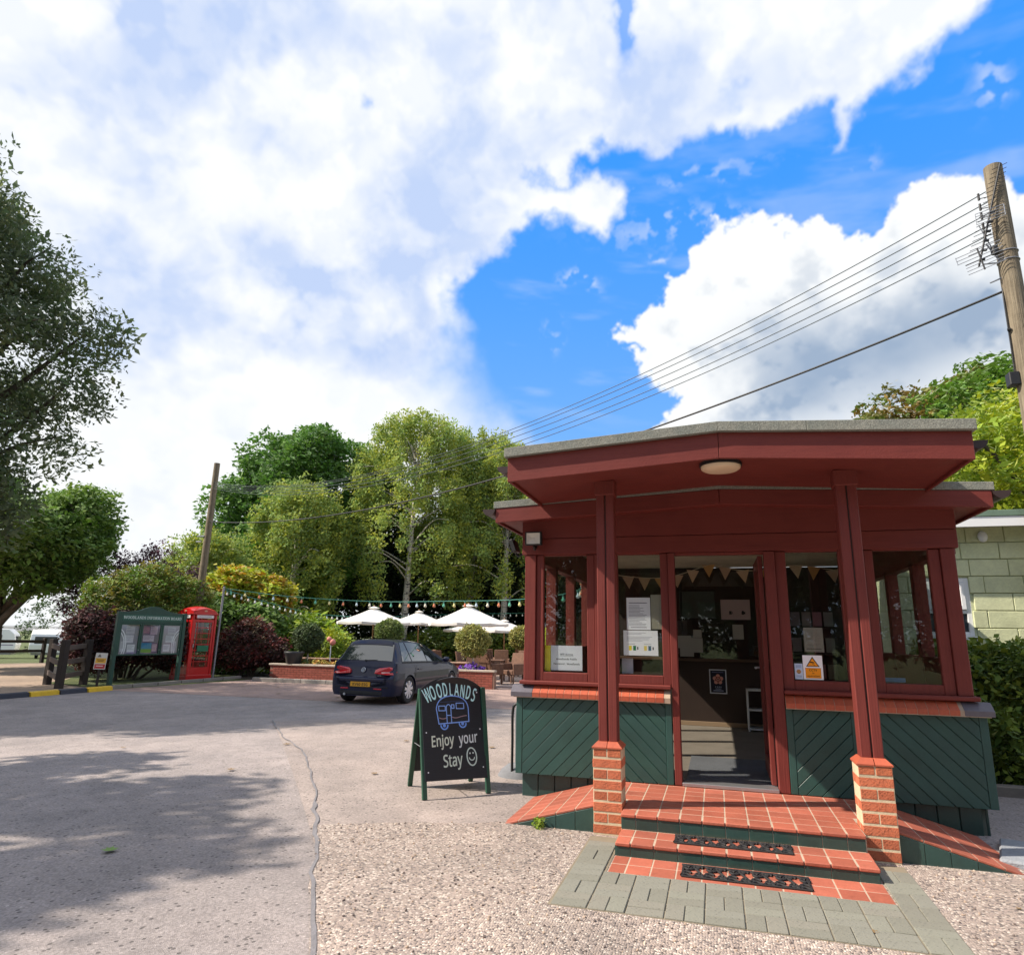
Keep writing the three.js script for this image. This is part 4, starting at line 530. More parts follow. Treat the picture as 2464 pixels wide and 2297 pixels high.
// ---------------------------------------------------------------- pale green block building and hedge on the right
{
  const b = thing('block_building', 'pale green painted blockwork building with a white window behind the hedge', 'building', [0, 0, 0]), r = rng(6), Z = -4.9, wallM = vary(std({ color: rgb(0.68, 0.72, 0.45), roughness: 0.9, map: mottleMap, bumpMap: fineBump, bumpScale: 0.003 }), 5, 0.05, 2), X0 = 3.30, X1 = 8.2;
  const W0 = 3.59, W1 = 4.16, Wy0 = 1.51, Wy1 = 2.262;
  const w = mk('wall', join([bx(X0, W0, -0.1, 3.0, Z - 0.24, Z - 0.03), bx(W1, X1, -0.1, 3.0, Z - 0.24, Z - 0.03), bx(W0, W1, -0.1, Wy0, Z - 0.24, Z - 0.03), bx(W0, W1, Wy1, 3.0, Z - 0.24, Z - 0.03), bx(X0, X0 + 0.2, -0.1, 3.0, -9, Z - 0.24)]), std({ color: rgb(0.58, 0.62, 0.39), roughness: 0.95, map: mottleMap }), b);
  for (let k = 0; k < 14; k++) { const y0 = -0.165 + k * 0.2225 + 0.005, y1 = y0 + 0.2135; let x = X0 - (k % 2 ? 0.0 : 0.30); while (x < X1) { const L = k % 2 === 0 && r() < 0.25 ? 0.22 : 0.445, xa = Math.max(X0, x + 0.004), xb = Math.min(X1, x + L - 0.004); x += L; for (const [a, c] of y1 > Wy0 + 0.01 && y0 < Wy1 - 0.01 ? [[xa, Math.min(xb, W0 - 0.004)], [Math.max(xa, W1 + 0.004), xb]] : [[xa, xb]]) if (c - a > 0.03) mk('block', bx(a, c, y0, Math.min(y1, 3.0), Z - 0.05, Z - 0.001 - r() * 0.003, 0.006), wallM[Math.floor(r() * 5)], w); } }
  const win = grp('window', b); mk('frame', join([bx(W0, W0 + 0.055, Wy0, Wy1, Z - 0.09, Z - 0.03), bx(W1 - 0.055, W1, Wy0, Wy1, Z - 0.09, Z - 0.03), bx(W0 + 0.055, W1 - 0.055, Wy0, Wy0 + 0.055, Z - 0.09, Z - 0.03), bx(W0 + 0.055, W1 - 0.055, Wy1 - 0.055, Wy1, Z - 0.09, Z - 0.03), bx(W0 + 0.055, W1 - 0.055, 1.80, 1.85, Z - 0.09, Z - 0.03)]), M.white, win);
  mk('casement', join([bx(W0 + 0.058, W0 + 0.11, 1.852, Wy1 - 0.058, Z - 0.08, Z - 0.01), bx(W1 - 0.11, W1 - 0.058, 1.852, Wy1 - 0.058, Z - 0.08, Z - 0.01), bx(W0 + 0.11, W1 - 0.11, 1.852, 1.905, Z - 0.08, Z - 0.01), bx(W0 + 0.11, W1 - 0.11, Wy1 - 0.11, Wy1 - 0.058, Z - 0.08, Z - 0.01)]), M.white, win);
  mk('pane', bx(W0 + 0.05, W1 - 0.05, Wy0 + 0.05, Wy1 - 0.05, Z - 0.062, Z - 0.06, 0), phy({ color: rgb(0.05, 0.06, 0.07), roughness: 0.02 }), win);
  mk('sill', bx(W0 - 0.04, W1 + 0.045, Wy0 - 0.055, Wy0 - 0.003, Z - 0.06, Z + 0.07, 0.006), M.white, win);
  const rf = grp('roof', b); mk('deck', bx(X0 - 0.05, X1 + 0.3, 2.99, 3.06, -9.2, Z + 0.30), M.felt, rf); mk('fascia', bx(X0 - 0.06, X1 + 0.31, 2.89, 3.02, Z + 0.302, Z + 0.328), M.white, rf); mk('felt_edge', bx(X0 - 0.07, X1 + 0.32, 3.022, 3.10, Z + 0.2, Z + 0.34), std({ color: rgb(0.16, 0.24, 0.18), roughness: 0.95, map: mottleMap }), rf); mk('soffit', bx(X0, X1 + 0.25, 2.93, 2.95, Z, Z + 0.30), std({ color: rgb(0.30, 0.27, 0.24), roughness: 0.8 }), rf);
  mk('lamp', new THREE.SphereGeometry(0.06, 14, 10).scale(1, 1.25, 0.6).translate(4.38, 2.80, Z + 0.03), M.white, b);
}
// ---------------------------------------------------------------- dark blue hatchback (built with its tail at z = 0, nose toward -z)
{
  const car = thing('parked_car', 'dark blue hatchback parked by the brick planter', 'car', AT(-7.08, -9.35, 0.012), -0.03);
  const paint = phy({ color: rgb(0.006, 0.008, 0.032), roughness: 0.4, specularIntensity: 0.5, clearcoat: 0.5, clearcoatRoughness: 0.03 }), trim = std({ color: rgb(0.012, 0.012, 0.014), roughness: 0.6 }), glass = phy({ color: rgb(0.020, 0.025, 0.030), roughness: 0.03, ior: 2.1, clearcoat: 1, clearcoatRoughness: 0.0 });
  const lin = (T, t) => { let i = 0; while (i < T.length - 2 && t > T[i + 1][0]) i++; const a = T[i], b = T[i + 1], s = Math.min(1, Math.max(0, (t - a[0]) / (b[0] - a[0]))); return a.slice(1).map((v, k) => lerp(v, b[k + 1], s)); };
  // station: half width, belt half width, belt height, roof-edge half width, roof-edge height, roof height
  const S = [[0.00, 0.66, 0.62, 0.50, 0.60, 0.52, 0.53], [0.02, 0.76, 0.72, 0.58, 0.70, 0.60, 0.61], [0.06, 0.815, 0.78, 0.62, 0.76, 0.63, 0.64], [0.09, 0.835, 0.80, 0.74, 0.76, 0.76, 0.765], [0.15, 0.852, 0.82, 0.93, 0.74, 0.95, 0.965], [0.24, 0.865, 0.825, 0.945, 0.70, 1.08, 1.105], [0.42, 0.878, 0.835, 0.945, 0.625, 1.33, 1.372], [0.50, 0.882, 0.84, 0.945, 0.60, 1.40, 1.448], [0.75, 0.886, 0.845, 0.94, 0.595, 1.425, 1.478], [1.2, 0.888, 0.85, 0.93, 0.60, 1.42, 1.475], [1.7, 0.888, 0.85, 0.92, 0.60, 1.385, 1.435], [2.1, 0.886, 0.85, 0.91, 0.61, 1.315, 1.36], [2.6, 0.882, 0.845, 0.90, 0.66, 1.13, 1.17], [3.08, 0.876, 0.835, 0.895, 0.74, 0.955, 0.985], [3.4, 0.865, 0.81, 0.85, 0.72, 0.90, 0.925], [3.75, 0.845, 0.77, 0.78, 0.68, 0.83, 0.85], [4.0, 0.80, 0.72, 0.70, 0.62, 0.73, 0.75], [4.14, 0.72, 0.66, 0.60, 0.58, 0.62, 0.63], [4.20, 0.60, 0.56, 0.50, 0.50, 0.52, 0.53]];
  const ring = (t) => { const [w, bw, by, rw, ry, rt] = lin(S, t), sy = Math.min(0.80, by - 0.05); const h = [[w * 0.55, 0.19], [w * 0.93, 0.20], [w * 0.985, 0.30], [w, 0.45], [w * 0.998, 0.58], [w * 0.985, Math.max(0.5 * (0.58 + sy), 0.4)], [w * 0.985, sy], [bw, by], [lerp(bw, rw, 0.5), lerp(by, ry, 0.52)], [rw, ry], [rw * 0.8, lerp(ry, rt, 0.62)], [rw * 0.4, lerp(ry, rt, 0.94)], [0, rt]]; return [...h.map(([x, y]) => [x, y]), ...h.slice(0, -1).reverse().map(([x, y]) => [-x, y])]; };
  const ts = []; for (let t = 0; t <= 4.2001; t += 0.05) ts.push(t); ts.splice(1, 0, 0.02); const rings = ts.map((t) => ring(t)), N = rings[0].length, pos = [], idx = [];
  rings.forEach((R, k) => R.forEach(([x, y]) => pos.push(x, y, -ts[k]))); for (let k = 0; k + 1 < rings.length; k++) for (let i = 0; i < N; i++) { const a = k * N + i, b = k * N + (i + 1) % N; idx.push(a, b, a + N, b, b + N, a + N); }
  for (const [k, f] of [[0, 1], [rings.length - 1, 0]]) { const c = pos.length / 3, R = rings[k]; pos.push(0, 0.36, -ts[k]); for (let i = 0; i < N; i++) { const a = k * N + i, b = k * N + (i + 1) % N; f ? idx.push(c, b, a) : idx.push(c, a, b); } }
  let g = new THREE.BufferGeometry(); g.setAttribute('position', new THREE.Float32BufferAttribute(pos, 3)); g.setIndex(idx); g = g.toNonIndexed(); g.computeVertexNormals(); g.setAttribute('uv', new THREE.BufferAttribute(new Float32Array(g.attributes.position.count * 2), 2));
  { const p = g.attributes.position, a = V().fromBufferAttribute(p, 300), b = V().fromBufferAttribute(p, 301), c = V().fromBufferAttribute(p, 302), n = b.clone().sub(a).cross(c.clone().sub(a)); const m = a.clone().add(b).add(c).multiplyScalar(1 / 3); if (n.dot(V(m.x, m.y - 0.7, 0)) < 0) { for (let i = 0; i < p.count; i += 3) { const t = [p.getX(i), p.getY(i), p.getZ(i)]; p.setXYZ(i, p.getX(i + 1), p.getY(i + 1), p.getZ(i + 1)); p.setXYZ(i + 1, ...t); } g.computeVertexNormals(); } }
  const AX = [0.76, 3.34], ev = new Evaluator(); ev.attributes = ['position', 'normal', 'uv']; ev.useGroups = false;
  let body = new Brush(g); body.updateMatrixWorld();
  for (const t of AX) for (const s of [-1, 1]) { const c = new Brush(new THREE.CylinderGeometry(0.345, 0.345, 0.36, 28)); c.rotation.z = Math.PI / 2; c.position.set(s * 0.80, 0.315, -t); c.updateMatrixWorld(); body = ev.evaluate(body, c, SUBTRACTION); body.updateMatrixWorld(); }
  mk('body', toCreasedNormals(KEEP(body.geometry.index ? body.geometry.toNonIndexed() : body.geometry), 0.62), paint, car);
  // skin pieces lifted off the body: cells of the same surface between stations and ring indices
  const skin = (t0, t1, i0, i1, lift, n = 8) => { const pos = []; const P = (t, f) => { const R = ring(t), i = Math.min(N - 2, Math.floor(f)), s = f - i, a = R[i], b = R[i + 1]; return V(lerp(a[0], b[0], s), lerp(a[1], b[1], s), -t); }, Q = (t, f) => { const e = 0.02, p = P(t, f), u = P(t + e, f).sub(P(t - e, f)), v = P(t, Math.min(N - 1.01, f + 0.05)).sub(P(t, Math.max(0, f - 0.05))), nn = u.cross(v).normalize(); if (nn.dot(V(p.x, p.y - 0.75, p.z + 2.0 > 0 ? 0.4 : -0.4)) < 0) nn.negate(); return p.add(nn.multiplyScalar(lift)); }; const m = 6; const T = typeof t0 === 'function' ? [t0, t1] : [() => t0, () => t1]; for (let a = 0; a < n; a++) for (let b = 0; b < m; b++) { const f0 = lerp(i0, i1, b / m), f1 = lerp(i0, i1, (b + 1) / m), q = (aa, f) => Q(lerp(T[0](f), T[1](f), aa / n), f), A = q(a, f0), B = q(a + 1, f0), C = q(a + 1, f1), D = q(a, f1); pos.push(...A, ...B, ...C, ...A, ...C, ...D); } const r = new THREE.BufferGeometry(); r.setAttribute('position', new THREE.Float32BufferAttribute(pos.flatMap((v) => v), 3)); r.computeVertexNormals(); return toCreasedNormals(r, 0.5); };
  mk('rear_window', skin(0.165, 0.43, 9.25, 14.75, 0.008, 6), glass, car); mk('windscreen', skin(2.2, 3.02, 9.25, 14.75, 0.008), glass, car);
  for (const mir of [0, 1]) { const I = (f) => (mir ? 24 - f : f), bot = 7.12, top = 8.9; const w = (a0, a1, b0, b1) => { const k = (f) => { const s = ((mir ? 24 - f : f) - bot) / (top - bot); return s; }; mk('side_window', skin((f) => lerp(a0, b0, k(f)), (f) => lerp(a1, b1, k(f)), I(bot), I(top), 0.006, 6), glass, car); }; w(0.42, 0.86, 0.60, 0.80); w(0.92, 1.72, 0.86, 1.70); w(1.78, 2.78, 1.76, 2.12); mk('window_seal', skin(0.40, 2.86, I(6.9), I(7.08), 0.007, 20), trim, car); mk('side_moulding', skin(1.1, 2.95, I(3.2), I(3.5), 0.006, 12), trim, car); }
  const red = phy({ color: rgb(0.55, 0.012, 0.015), roughness: 0.12, clearcoat: 1 }), clr = phy({ color: rgb(0.75, 0.55, 0.52), roughness: 0.15, clearcoat: 1 });
  const lamp = (s) => { const sh = new THREE.Shape(); const pts = [[0.34, 0.71], [0.46, 0.70], [0.66, 0.685], [0.80, 0.69], [0.83, 0.74], [0.80, 0.82], [0.66, 0.84], [0.42, 0.81], [0.345, 0.77]]; pts.forEach((p, i) => (i ? sh.lineTo(s * p[0], p[1]) : sh.moveTo(s * p[0], p[1]))); const q = new THREE.ExtrudeGeometry(sh, { depth: 0.05, bevelEnabled: true, bevelSize: 0.012, bevelThickness: 0.015, bevelSegments: 2 }); const p = q.attributes.position; for (let i = 0; i < p.count; i++) { const x = Math.abs(p.getX(i)); p.setZ(i, p.getZ(i) - 0.055 - 0.075 * Math.max(0, (p.getY(i) - 0.68) / 0.16) - 0.42 * Math.max(0, x - 0.66) ** 1.2 * 2.2); } q.computeVertexNormals(); const L = mk('tail_light', q, red, car); const r2 = bx(s > 0 ? 0.50 : -0.80, s > 0 ? 0.80 : -0.50, 0.698, 0.735, -0.03, 0.0, 0.006); const pp = r2.attributes.position; for (let i = 0; i < pp.count; i++) pp.setZ(i, pp.getZ(i) - 0.025 - 0.42 * Math.max(0, Math.abs(pp.getX(i)) - 0.66) ** 1.2 * 2.2); mk('reversing_lens', r2, clr, L); }; lamp(1); lamp(-1);
  const plate = canvasTex(520, 112, (x, w, h) => { x.fillStyle = '#e0a020'; x.fillRect(0, 0, w, h); x.fillStyle = '#1a1408'; x.font = 'bold 92px sans-serif'; x.textAlign = 'center'; x.textBaseline = 'middle'; x.fillText('KV60 ESG', w / 2, h / 2 + 4); x.lineWidth = 4; x.strokeStyle = '#222'; x.strokeRect(3, 3, w - 6, h - 6); });
  const pl = mk('number_plate', new THREE.BoxGeometry(0.53, 0.115, 0.012), std({ map: plate, roughness: 0.4 }), car); pl.position.set(-0.02, 0.455, 0.012);
  mk('bumper', bx(-0.60, 0.60, 0.50, 0.595, -0.10, 0.022, 0.03), paint, car); mk('valance', bx(-0.56, 0.56, 0.21, 0.31, -0.2, 0.018, 0.03), trim, car); mk('bumper_strip', bx(-0.70, 0.70, 0.385, 0.405, -0.10, 0.015, 0.006), trim, car);
  for (const s of [-1, 1]) mk('reflector', bx(s * 0.44 - 0.1, s * 0.44 + 0.1, 0.345, 0.372, -0.06, 0.02, 0.004), red, car);
  const bd = grp('badge', car); bd.position.set(0, 0.775, -0.068); bd.rotation.x = -0.28; mk('ring', new THREE.TorusGeometry(0.052, 0.008, 8, 26), M.steel, bd); mk('disc', cyl(0.05, 0.05, 0.012, 24, 0, 0, -0.004, Math.PI / 2), std({ color: rgb(0.2, 0.22, 0.26), metalness: 0.5, roughness: 0.3 }), bd); mk('letters', join([rod([-0.03, 0.035, 0.005], [0, 0.002, 0.005], 0.005, 5), rod([0, 0.002, 0.005], [0.03, 0.035, 0.005], 0.005, 5), rod([-0.042, 0.012, 0.005], [-0.02, -0.038, 0.005], 0.005, 5), rod([-0.02, -0.038, 0.005], [0, -0.004, 0.005], 0.005, 5), rod([0, -0.004, 0.005], [0.02, -0.038, 0.005], 0.005, 5), rod([0.02, -0.038, 0.005], [0.042, 0.012, 0.005], 0.005, 5)]), M.steel, bd);
  const mdl = mk('model_lettering', new THREE.BoxGeometry(0.20, 0.035, 0.002), std({ map: canvasTex(200, 36, (x, w, h) => { x.fillStyle = '#141724'; x.fillRect(0, 0, w, h); x.fillStyle = '#cfd3da'; x.font = 'bold 30px sans-serif'; x.fillText('2.0 TDI', 30, 29); }), roughness: 0.3, metalness: 0.3 }), car); mdl.position.set(0.46, 0.655, -0.052);
  mk('spoiler', skin(0.40, 0.53, 9.6, 14.4, 0.018, 4), paint, car); mk('brake_light', bx(-0.17, 0.17, 1.375, 1.395, -0.455, -0.425, 0.004), red, car); mk('rear_wiper', join([rod([0.0, 0.99, -0.155], [0.30, 1.0, -0.165], 0.010, 6), cyl(0.022, 0.022, 0.03, 10, 0, 0.985, -0.15, Math.PI / 2)]), trim, car); mk('exhaust', rod([-0.42, 0.225, -0.12], [-0.42, 0.225, 0.03], 0.03, 10), M.steel, car); mk('aerial', rod([0, 1.47, -0.62], [0, 1.52, -0.56], 0.012, 6, 0.004), trim, car);
  for (const s of [-1, 1]) { mk('door_mirror', join([new THREE.SphereGeometry(0.1, 12, 8).scale(1.0, 0.72, 0.55).translate(s * 0.99, 0.97, -2.62).toNonIndexed(), bx(s * 0.86, s * 0.95, 0.925, 0.95, -2.65, -2.6)]), paint, car); mk('door_handle', bx(s * 0.882, s * 0.902, 0.765, 0.79, -1.38, -1.18, 0.006), paint, car); mk('door_seam', bx(s * 0.8835, s * 0.8865, 0.33, 0.88, -1.062, -1.054, 0), trim, car); }
  const rim = [], alloy = std({ color: rgb(0.62, 0.63, 0.66), metalness: 0.7, roughness: 0.35 });
  for (let i = 0; i < 9; i++) { const a = (i / 9) * 2 * Math.PI, sh = extr([[-0.026, 0.05], [0.026, 0.05], [0.038, 0.205], [-0.038, 0.205]], 0.02, 0.004); sh.rotateZ(a); rim.push(sh); } rim.push(cyl(0.062, 0.056, 0.03, 18, 0, 0, 0.012, Math.PI / 2)); rim.push(KEEP(new THREE.TorusGeometry(0.208, 0.013, 8, 36).toNonIndexed()));
  const tyre = new THREE.LatheGeometry([[0.20, -0.10], [0.29, -0.102], [0.308, -0.09], [0.315, -0.06], [0.317, 0], [0.315, 0.06], [0.308, 0.09], [0.29, 0.102], [0.215, 0.098], [0.20, 0.08]].map((p) => new THREE.Vector2(...p)), 40).rotateX(Math.PI / 2), rg = join(rim);
  for (const t of AX) for (const s of [-1, 1]) { const w = grp('wheel', car); w.position.set(s * 0.765, 0.315, -t); w.rotation.y = s * Math.PI / 2; mk('tyre', tyre, M.blackRubber, w); const r = mk('rim', rg, alloy, w); r.position.z = 0.075; mk('brake_disc', cyl(0.19, 0.19, 0.02, 24, 0, 0, 0.02, Math.PI / 2), std({ color: rgb(0.05, 0.05, 0.055), roughness: 0.6 }), w); }
}
// ---------------------------------------------------------------- red telephone box
{
  const t = thing('telephone_box', 'red cast iron telephone box beside the information board', 'telephone box', AT(-16.0, -14.0), 1.30), red = phy({ color: rgb(0.50, 0.010, 0.012), roughness: 0.3, clearcoat: 0.4, clearcoatRoughness: 0.2 }), h = 0.45;
  mk('base', bx(-h - 0.012, h + 0.012, 0, 0.18, -h - 0.012, h + 0.012, 0.01), red, t);
  for (const a of [-1, 1]) for (const b of [-1, 1]) mk('corner_post', bx(a * h - a * 0.075, a * h, 0.18, 2.12, b * h - b * 0.075, b * h, 0.012), red, t);
  const sign = canvasTex(400, 80, (x, w, hh) => { x.fillStyle = '#d9d4d6'; x.fillRect(0, 0, w, hh); x.fillStyle = '#221518'; x.font = '50px serif'; x.textAlign = 'center'; x.textBaseline = 'middle'; x.fillText('TELEPHONE', w / 2, hh / 2 + 3); });
  for (let s = 0; s < 4; s++) {
    const f = grp(s === 0 ? 'door' : 'side_panel', t); f.rotation.y = s * Math.PI / 2; const z = h - 0.045;
    mk('lower_panel', bx(-0.37, 0.37, 0.18, 0.42, z - 0.02, z + 0.02), red, f); mk('top_rail', bx(-0.37, 0.37, 1.88, 1.97, z - 0.02, z + 0.02), red, f);
    const bars = [bx(-0.37, -0.30, 0.42, 1.88, z - 0.02, z + 0.02), bx(0.30, 0.37, 0.42, 1.88, z - 0.02, z + 0.02), bx(-0.235, -0.215, 0.42, 1.88, z - 0.015, z + 0.015), bx(0.215, 0.235, 0.42, 1.88, z - 0.015, z + 0.015)]; for (let k = 1; k < 8; k++) bars.push(bx(-0.30, 0.30, 0.42 + k * 0.1825 - 0.012, 0.42 + k * 0.1825 + 0.012, z - 0.012, z + 0.012));
    mk('glazing_bars', join(bars), red, f); for (let k = 0; k < 8; k++) mk('pane', bx(-0.30, 0.30, 0.42 + k * 0.1825 + 0.012, 0.42 + (k + 1) * 0.1825 - 0.012, z - 0.001, z + 0.001, 0), M.glass, f);
    mk('sign_frame', bx(-0.34, 0.34, 2.0, 2.125, h - 0.05, h + 0.006, 0.006), red, f); const q = mk('sign_plate', new THREE.BoxGeometry(0.62, 0.095, 0.006), std({ map: sign, roughness: 0.4 }), f); q.position.set(0, 2.062, h + 0.008);
    const sh = new THREE.Shape(); sh.moveTo(-h, 0); sh.lineTo(h, 0); sh.lineTo(h, 0.03); sh.quadraticCurveTo(h * 0.5, 0.165, 0, 0.165); sh.quadraticCurveTo(-h * 0.5, 0.165, -h, 0.03); const pg = new THREE.ExtrudeGeometry(sh, { depth: 0.04, bevelEnabled: false, curveSegments: 10 }); pg.translate(0, 2.16, h - 0.045); mk('pediment', pg, red, f); mk('crown', join([extr([[-0.045, 0], [0.045, 0], [0.055, 0.05], [0.02, 0.03], [0, 0.06], [-0.02, 0.03], [-0.055, 0.05]], 0.008)]).translate(0, 2.225, h - 0.006), std({ color: rgb(0.55, 0.35, 0.22), roughness: 0.5 }), f);
  }
  mk('cornice', bx(-h - 0.03, h + 0.03, 2.128, 2.162, -h - 0.03, h + 0.03, 0.01), red, t);
  { const n = 14, pos = [], idx = []; for (let j = 0; j <= n; j++) for (let i = 0; i <= n; i++) { const u = (i / n) * 2 - 1, v = (j / n) * 2 - 1; pos.push(u * (h - 0.01), 2.19 + 0.2 * Math.sqrt(Math.max(0, (1 - u * u * 0.8) * (1 - v * v * 0.8))) * 1.1, v * (h - 0.01)); if (i < n && j < n) { const p = j * (n + 1) + i; idx.push(p, p + n + 1, p + 1, p + 1, p + n + 1, p + n + 2); } } const g = new THREE.BufferGeometry(); g.setAttribute('position', new THREE.Float32BufferAttribute(pos, 3)); g.setIndex(idx); g.computeVertexNormals(); mk('dome', g, red, t); }
  mk('door_pull', bx(-0.345, -0.32, 1.05, 1.17, h - 0.03, h + 0.02), M.steel, t);
  mk('backboard', bx(-0.22, 0.22, 0.9, 1.75, -0.33, -0.30), std({ color: rgb(0.32, 0.33, 0.34), roughness: 0.5 }), t); mk('green_notice', bx(-0.16, 0.25, 0.93, 1.12, h - 0.028, h - 0.018), std({ map: canvasTex(220, 100, (x, w, hh) => { x.fillStyle = '#1d6b4c'; x.fillRect(0, 0, w, hh); x.fillStyle = '#e5efe9'; x.beginPath(); x.arc(48, 50, 22, 0, 7); x.fill(); x.fillRect(95, 30, 100, 12); x.fillRect(95, 54, 80, 12); }), roughness: 0.5 }), t); mk('shelf', bx(-0.28, 0.28, 0.85, 0.88, -0.30, -0.05), std({ color: rgb(0.2, 0.2, 0.2) }), t);
}
// ---------------------------------------------------------------- information board
{
  const A = V(-15.74, 0, -10.55), B = V(-15.38, 0, -12.72), y0 = gy(-15.6, -11.6), W = A.distanceTo(B), t = thing('information_board', 'green glazed information board with an arched top on two posts', 'notice board', [(A.x + B.x) / 2, y0, (A.z + B.z) / 2], Math.atan2(-(B.z - A.z), B.x - A.x)), gm = phy({ color: rgb(0.020, 0.075, 0.055), roughness: 0.5, map: mottleMap }), h = W / 2;
  for (const s of [-1, 1]) mk('post', bx(s * (h + 0.0) - 0.055, s * h + 0.055, 0, 2.12, -0.06, 0.05, 0.008), gm, t);
  const s = new THREE.Shape(); s.moveTo(-h + 0.06, 1.80); s.lineTo(h - 0.06, 1.80); s.lineTo(h - 0.06, 2.10); s.quadraticCurveTo(h * 0.45, 2.13, h * 0.3, 2.22); s.quadraticCurveTo(0, 2.36, -h * 0.3, 2.22); s.quadraticCurveTo(-h * 0.45, 2.13, -h + 0.06, 2.10); const hg = new THREE.ExtrudeGeometry(s, { depth: 0.05, bevelEnabled: true, bevelSize: 0.005, bevelThickness: 0.005, bevelSegments: 1, curveSegments: 12 }); hg.translate(0, 0, -0.03); mk('header', hg, gm, t);
  const lt = canvasTex(1200, 120, (x, w, hh) => { x.fillStyle = '#2c5b4d'; x.fillRect(0, 0, w, hh); x.fillStyle = '#e4ebe6'; x.font = '78px serif'; x.textAlign = 'center'; x.textBaseline = 'middle'; x.fillText('WOODLANDS INFORMATION BOARD', w / 2, hh / 2, w - 30); }); const ltm = mk('title', new THREE.BoxGeometry(W - 0.2, 0.17, 0.004), std({ map: lt, roughness: 0.5 }), t); ltm.position.set(0, 1.955, 0.029);
  mk('back', bx(-h + 0.055, h - 0.055, 0.86, 1.80, -0.055, -0.02), gm, t);
  for (let k = 0; k < 3; k++) {
    const x0 = -h + 0.06 + k * ((W - 0.12) / 3), x1 = x0 + (W - 0.12) / 3, d = grp('glazed_door', t), r = rng(50 + k); mk('frame', join([bx(x0 + 0.004, x0 + 0.055, 0.86, 1.79, -0.018, 0.028), bx(x1 - 0.055, x1 - 0.004, 0.86, 1.79, -0.018, 0.028), bx(x0 + 0.055, x1 - 0.055, 0.86, 0.905, -0.018, 0.028), bx(x0 + 0.055, x1 - 0.055, 1.745, 1.79, -0.018, 0.028)]), gm, d);
    const m = canvasTex(320, 420, (x, w, hh) => { x.fillStyle = ['#8d8b9a', '#6d5d78', '#a29aa6'][k]; x.fillRect(0, 0, w, hh); const pap = (a, b, c, e, col) => { x.fillStyle = col; x.fillRect(a, b, c, e); lines(x, a + 8, b + 10, c - 18, Math.floor(e / 14) - 1, 12, 'rgba(90,90,110,0.55)', r); }; if (k === 1) { pap(20, 30, 110, 90, '#9d6d86'); pap(150, 20, 130, 120, '#b49aae'); pap(30, 150, 200, 90, '#c3b5c6'); x.fillStyle = '#2f7fa8'; x.fillRect(10, 262, 190, 90); x.fillStyle = '#6f9a3a'; x.fillRect(10, 352, 190, 56); pap(215, 280, 85, 110, '#c7a8b4'); } else { pap(96, 26, 150, 110, '#b9b6c2'); pap(70, 150, 170, 110, '#cdcad6'); pap(k ? 40 : 150, 285, 130, 110, '#dcdae4'); pap(k ? 190 : 30, 240, 90, 150, '#c2bfcd'); x.strokeStyle = '#eceaf2'; x.lineWidth = 13; for (const R of [250, 205]) { x.beginPath(); x.ellipse(k ? w + 60 : -60, 300, R * 0.72, R, 0, 0, 7); x.stroke(); } } });
    const q = mk('poster_sheet', new THREE.BoxGeometry(x1 - x0 - 0.112, 0.838, 0.003), std({ map: m, roughness: 0.7 }), d); q.position.set((x0 + x1) / 2, 1.325, -0.012); mk('glass', bx(x0 + 0.056, x1 - 0.056, 0.906, 1.744, 0.012, 0.013, 0), M.glass, d); mk('lock', bx(x1 - 0.035, x1 - 0.022, 1.0, 1.03, 0.028, 0.036), M.steel, d);
  }
}
{ // small notice on a post in front of the hedge, and the steel post
  const n = thing('warning_notice', 'small yellow and red notice on a short post before the purple hedge', 'sign', AT(-15.5, -9.92), 1.15); mk('post', bx(-0.03, 0.03, 0, 0.7, -0.04, 0), M.darkWood, n); const q = mk('plate', new THREE.BoxGeometry(0.30, 0.44, 0.008), std({ map: canvasTex(240, 350, (x, w, h) => { x.fillStyle = '#c9c5bd'; x.fillRect(0, 0, w, h); x.fillStyle = '#6b6358'; x.beginPath(); x.moveTo(80, 20); x.lineTo(120, 90); x.lineTo(40, 90); x.fill(); x.fillStyle = '#d8a33a'; x.fillRect(14, 110, w - 28, 110); x.fillStyle = '#5c3d12'; x.fillRect(40, 140, 150, 14); x.fillRect(60, 170, 120, 14); x.fillStyle = '#b2343a'; x.fillRect(14, 238, w - 28, 96); x.fillStyle = '#e9c9c6'; x.fillRect(44, 270, 140, 18); }), roughness: 0.5 }), n); q.position.set(0, 0.74, 0.004); q.rotation.z = -0.05;
  const s = thing('steel_post', 'plain grey steel post beside the telephone box', 'post', AT(-15.62, -14.62)); mk('shaft', rod([0, 0, 0], [0.06, 3.1, 0], 0.038, 12), M.galv, s); mk('cap', cyl(0.041, 0.036, 0.03, 12, 0.06, 3.11, 0), M.galv, s);
}
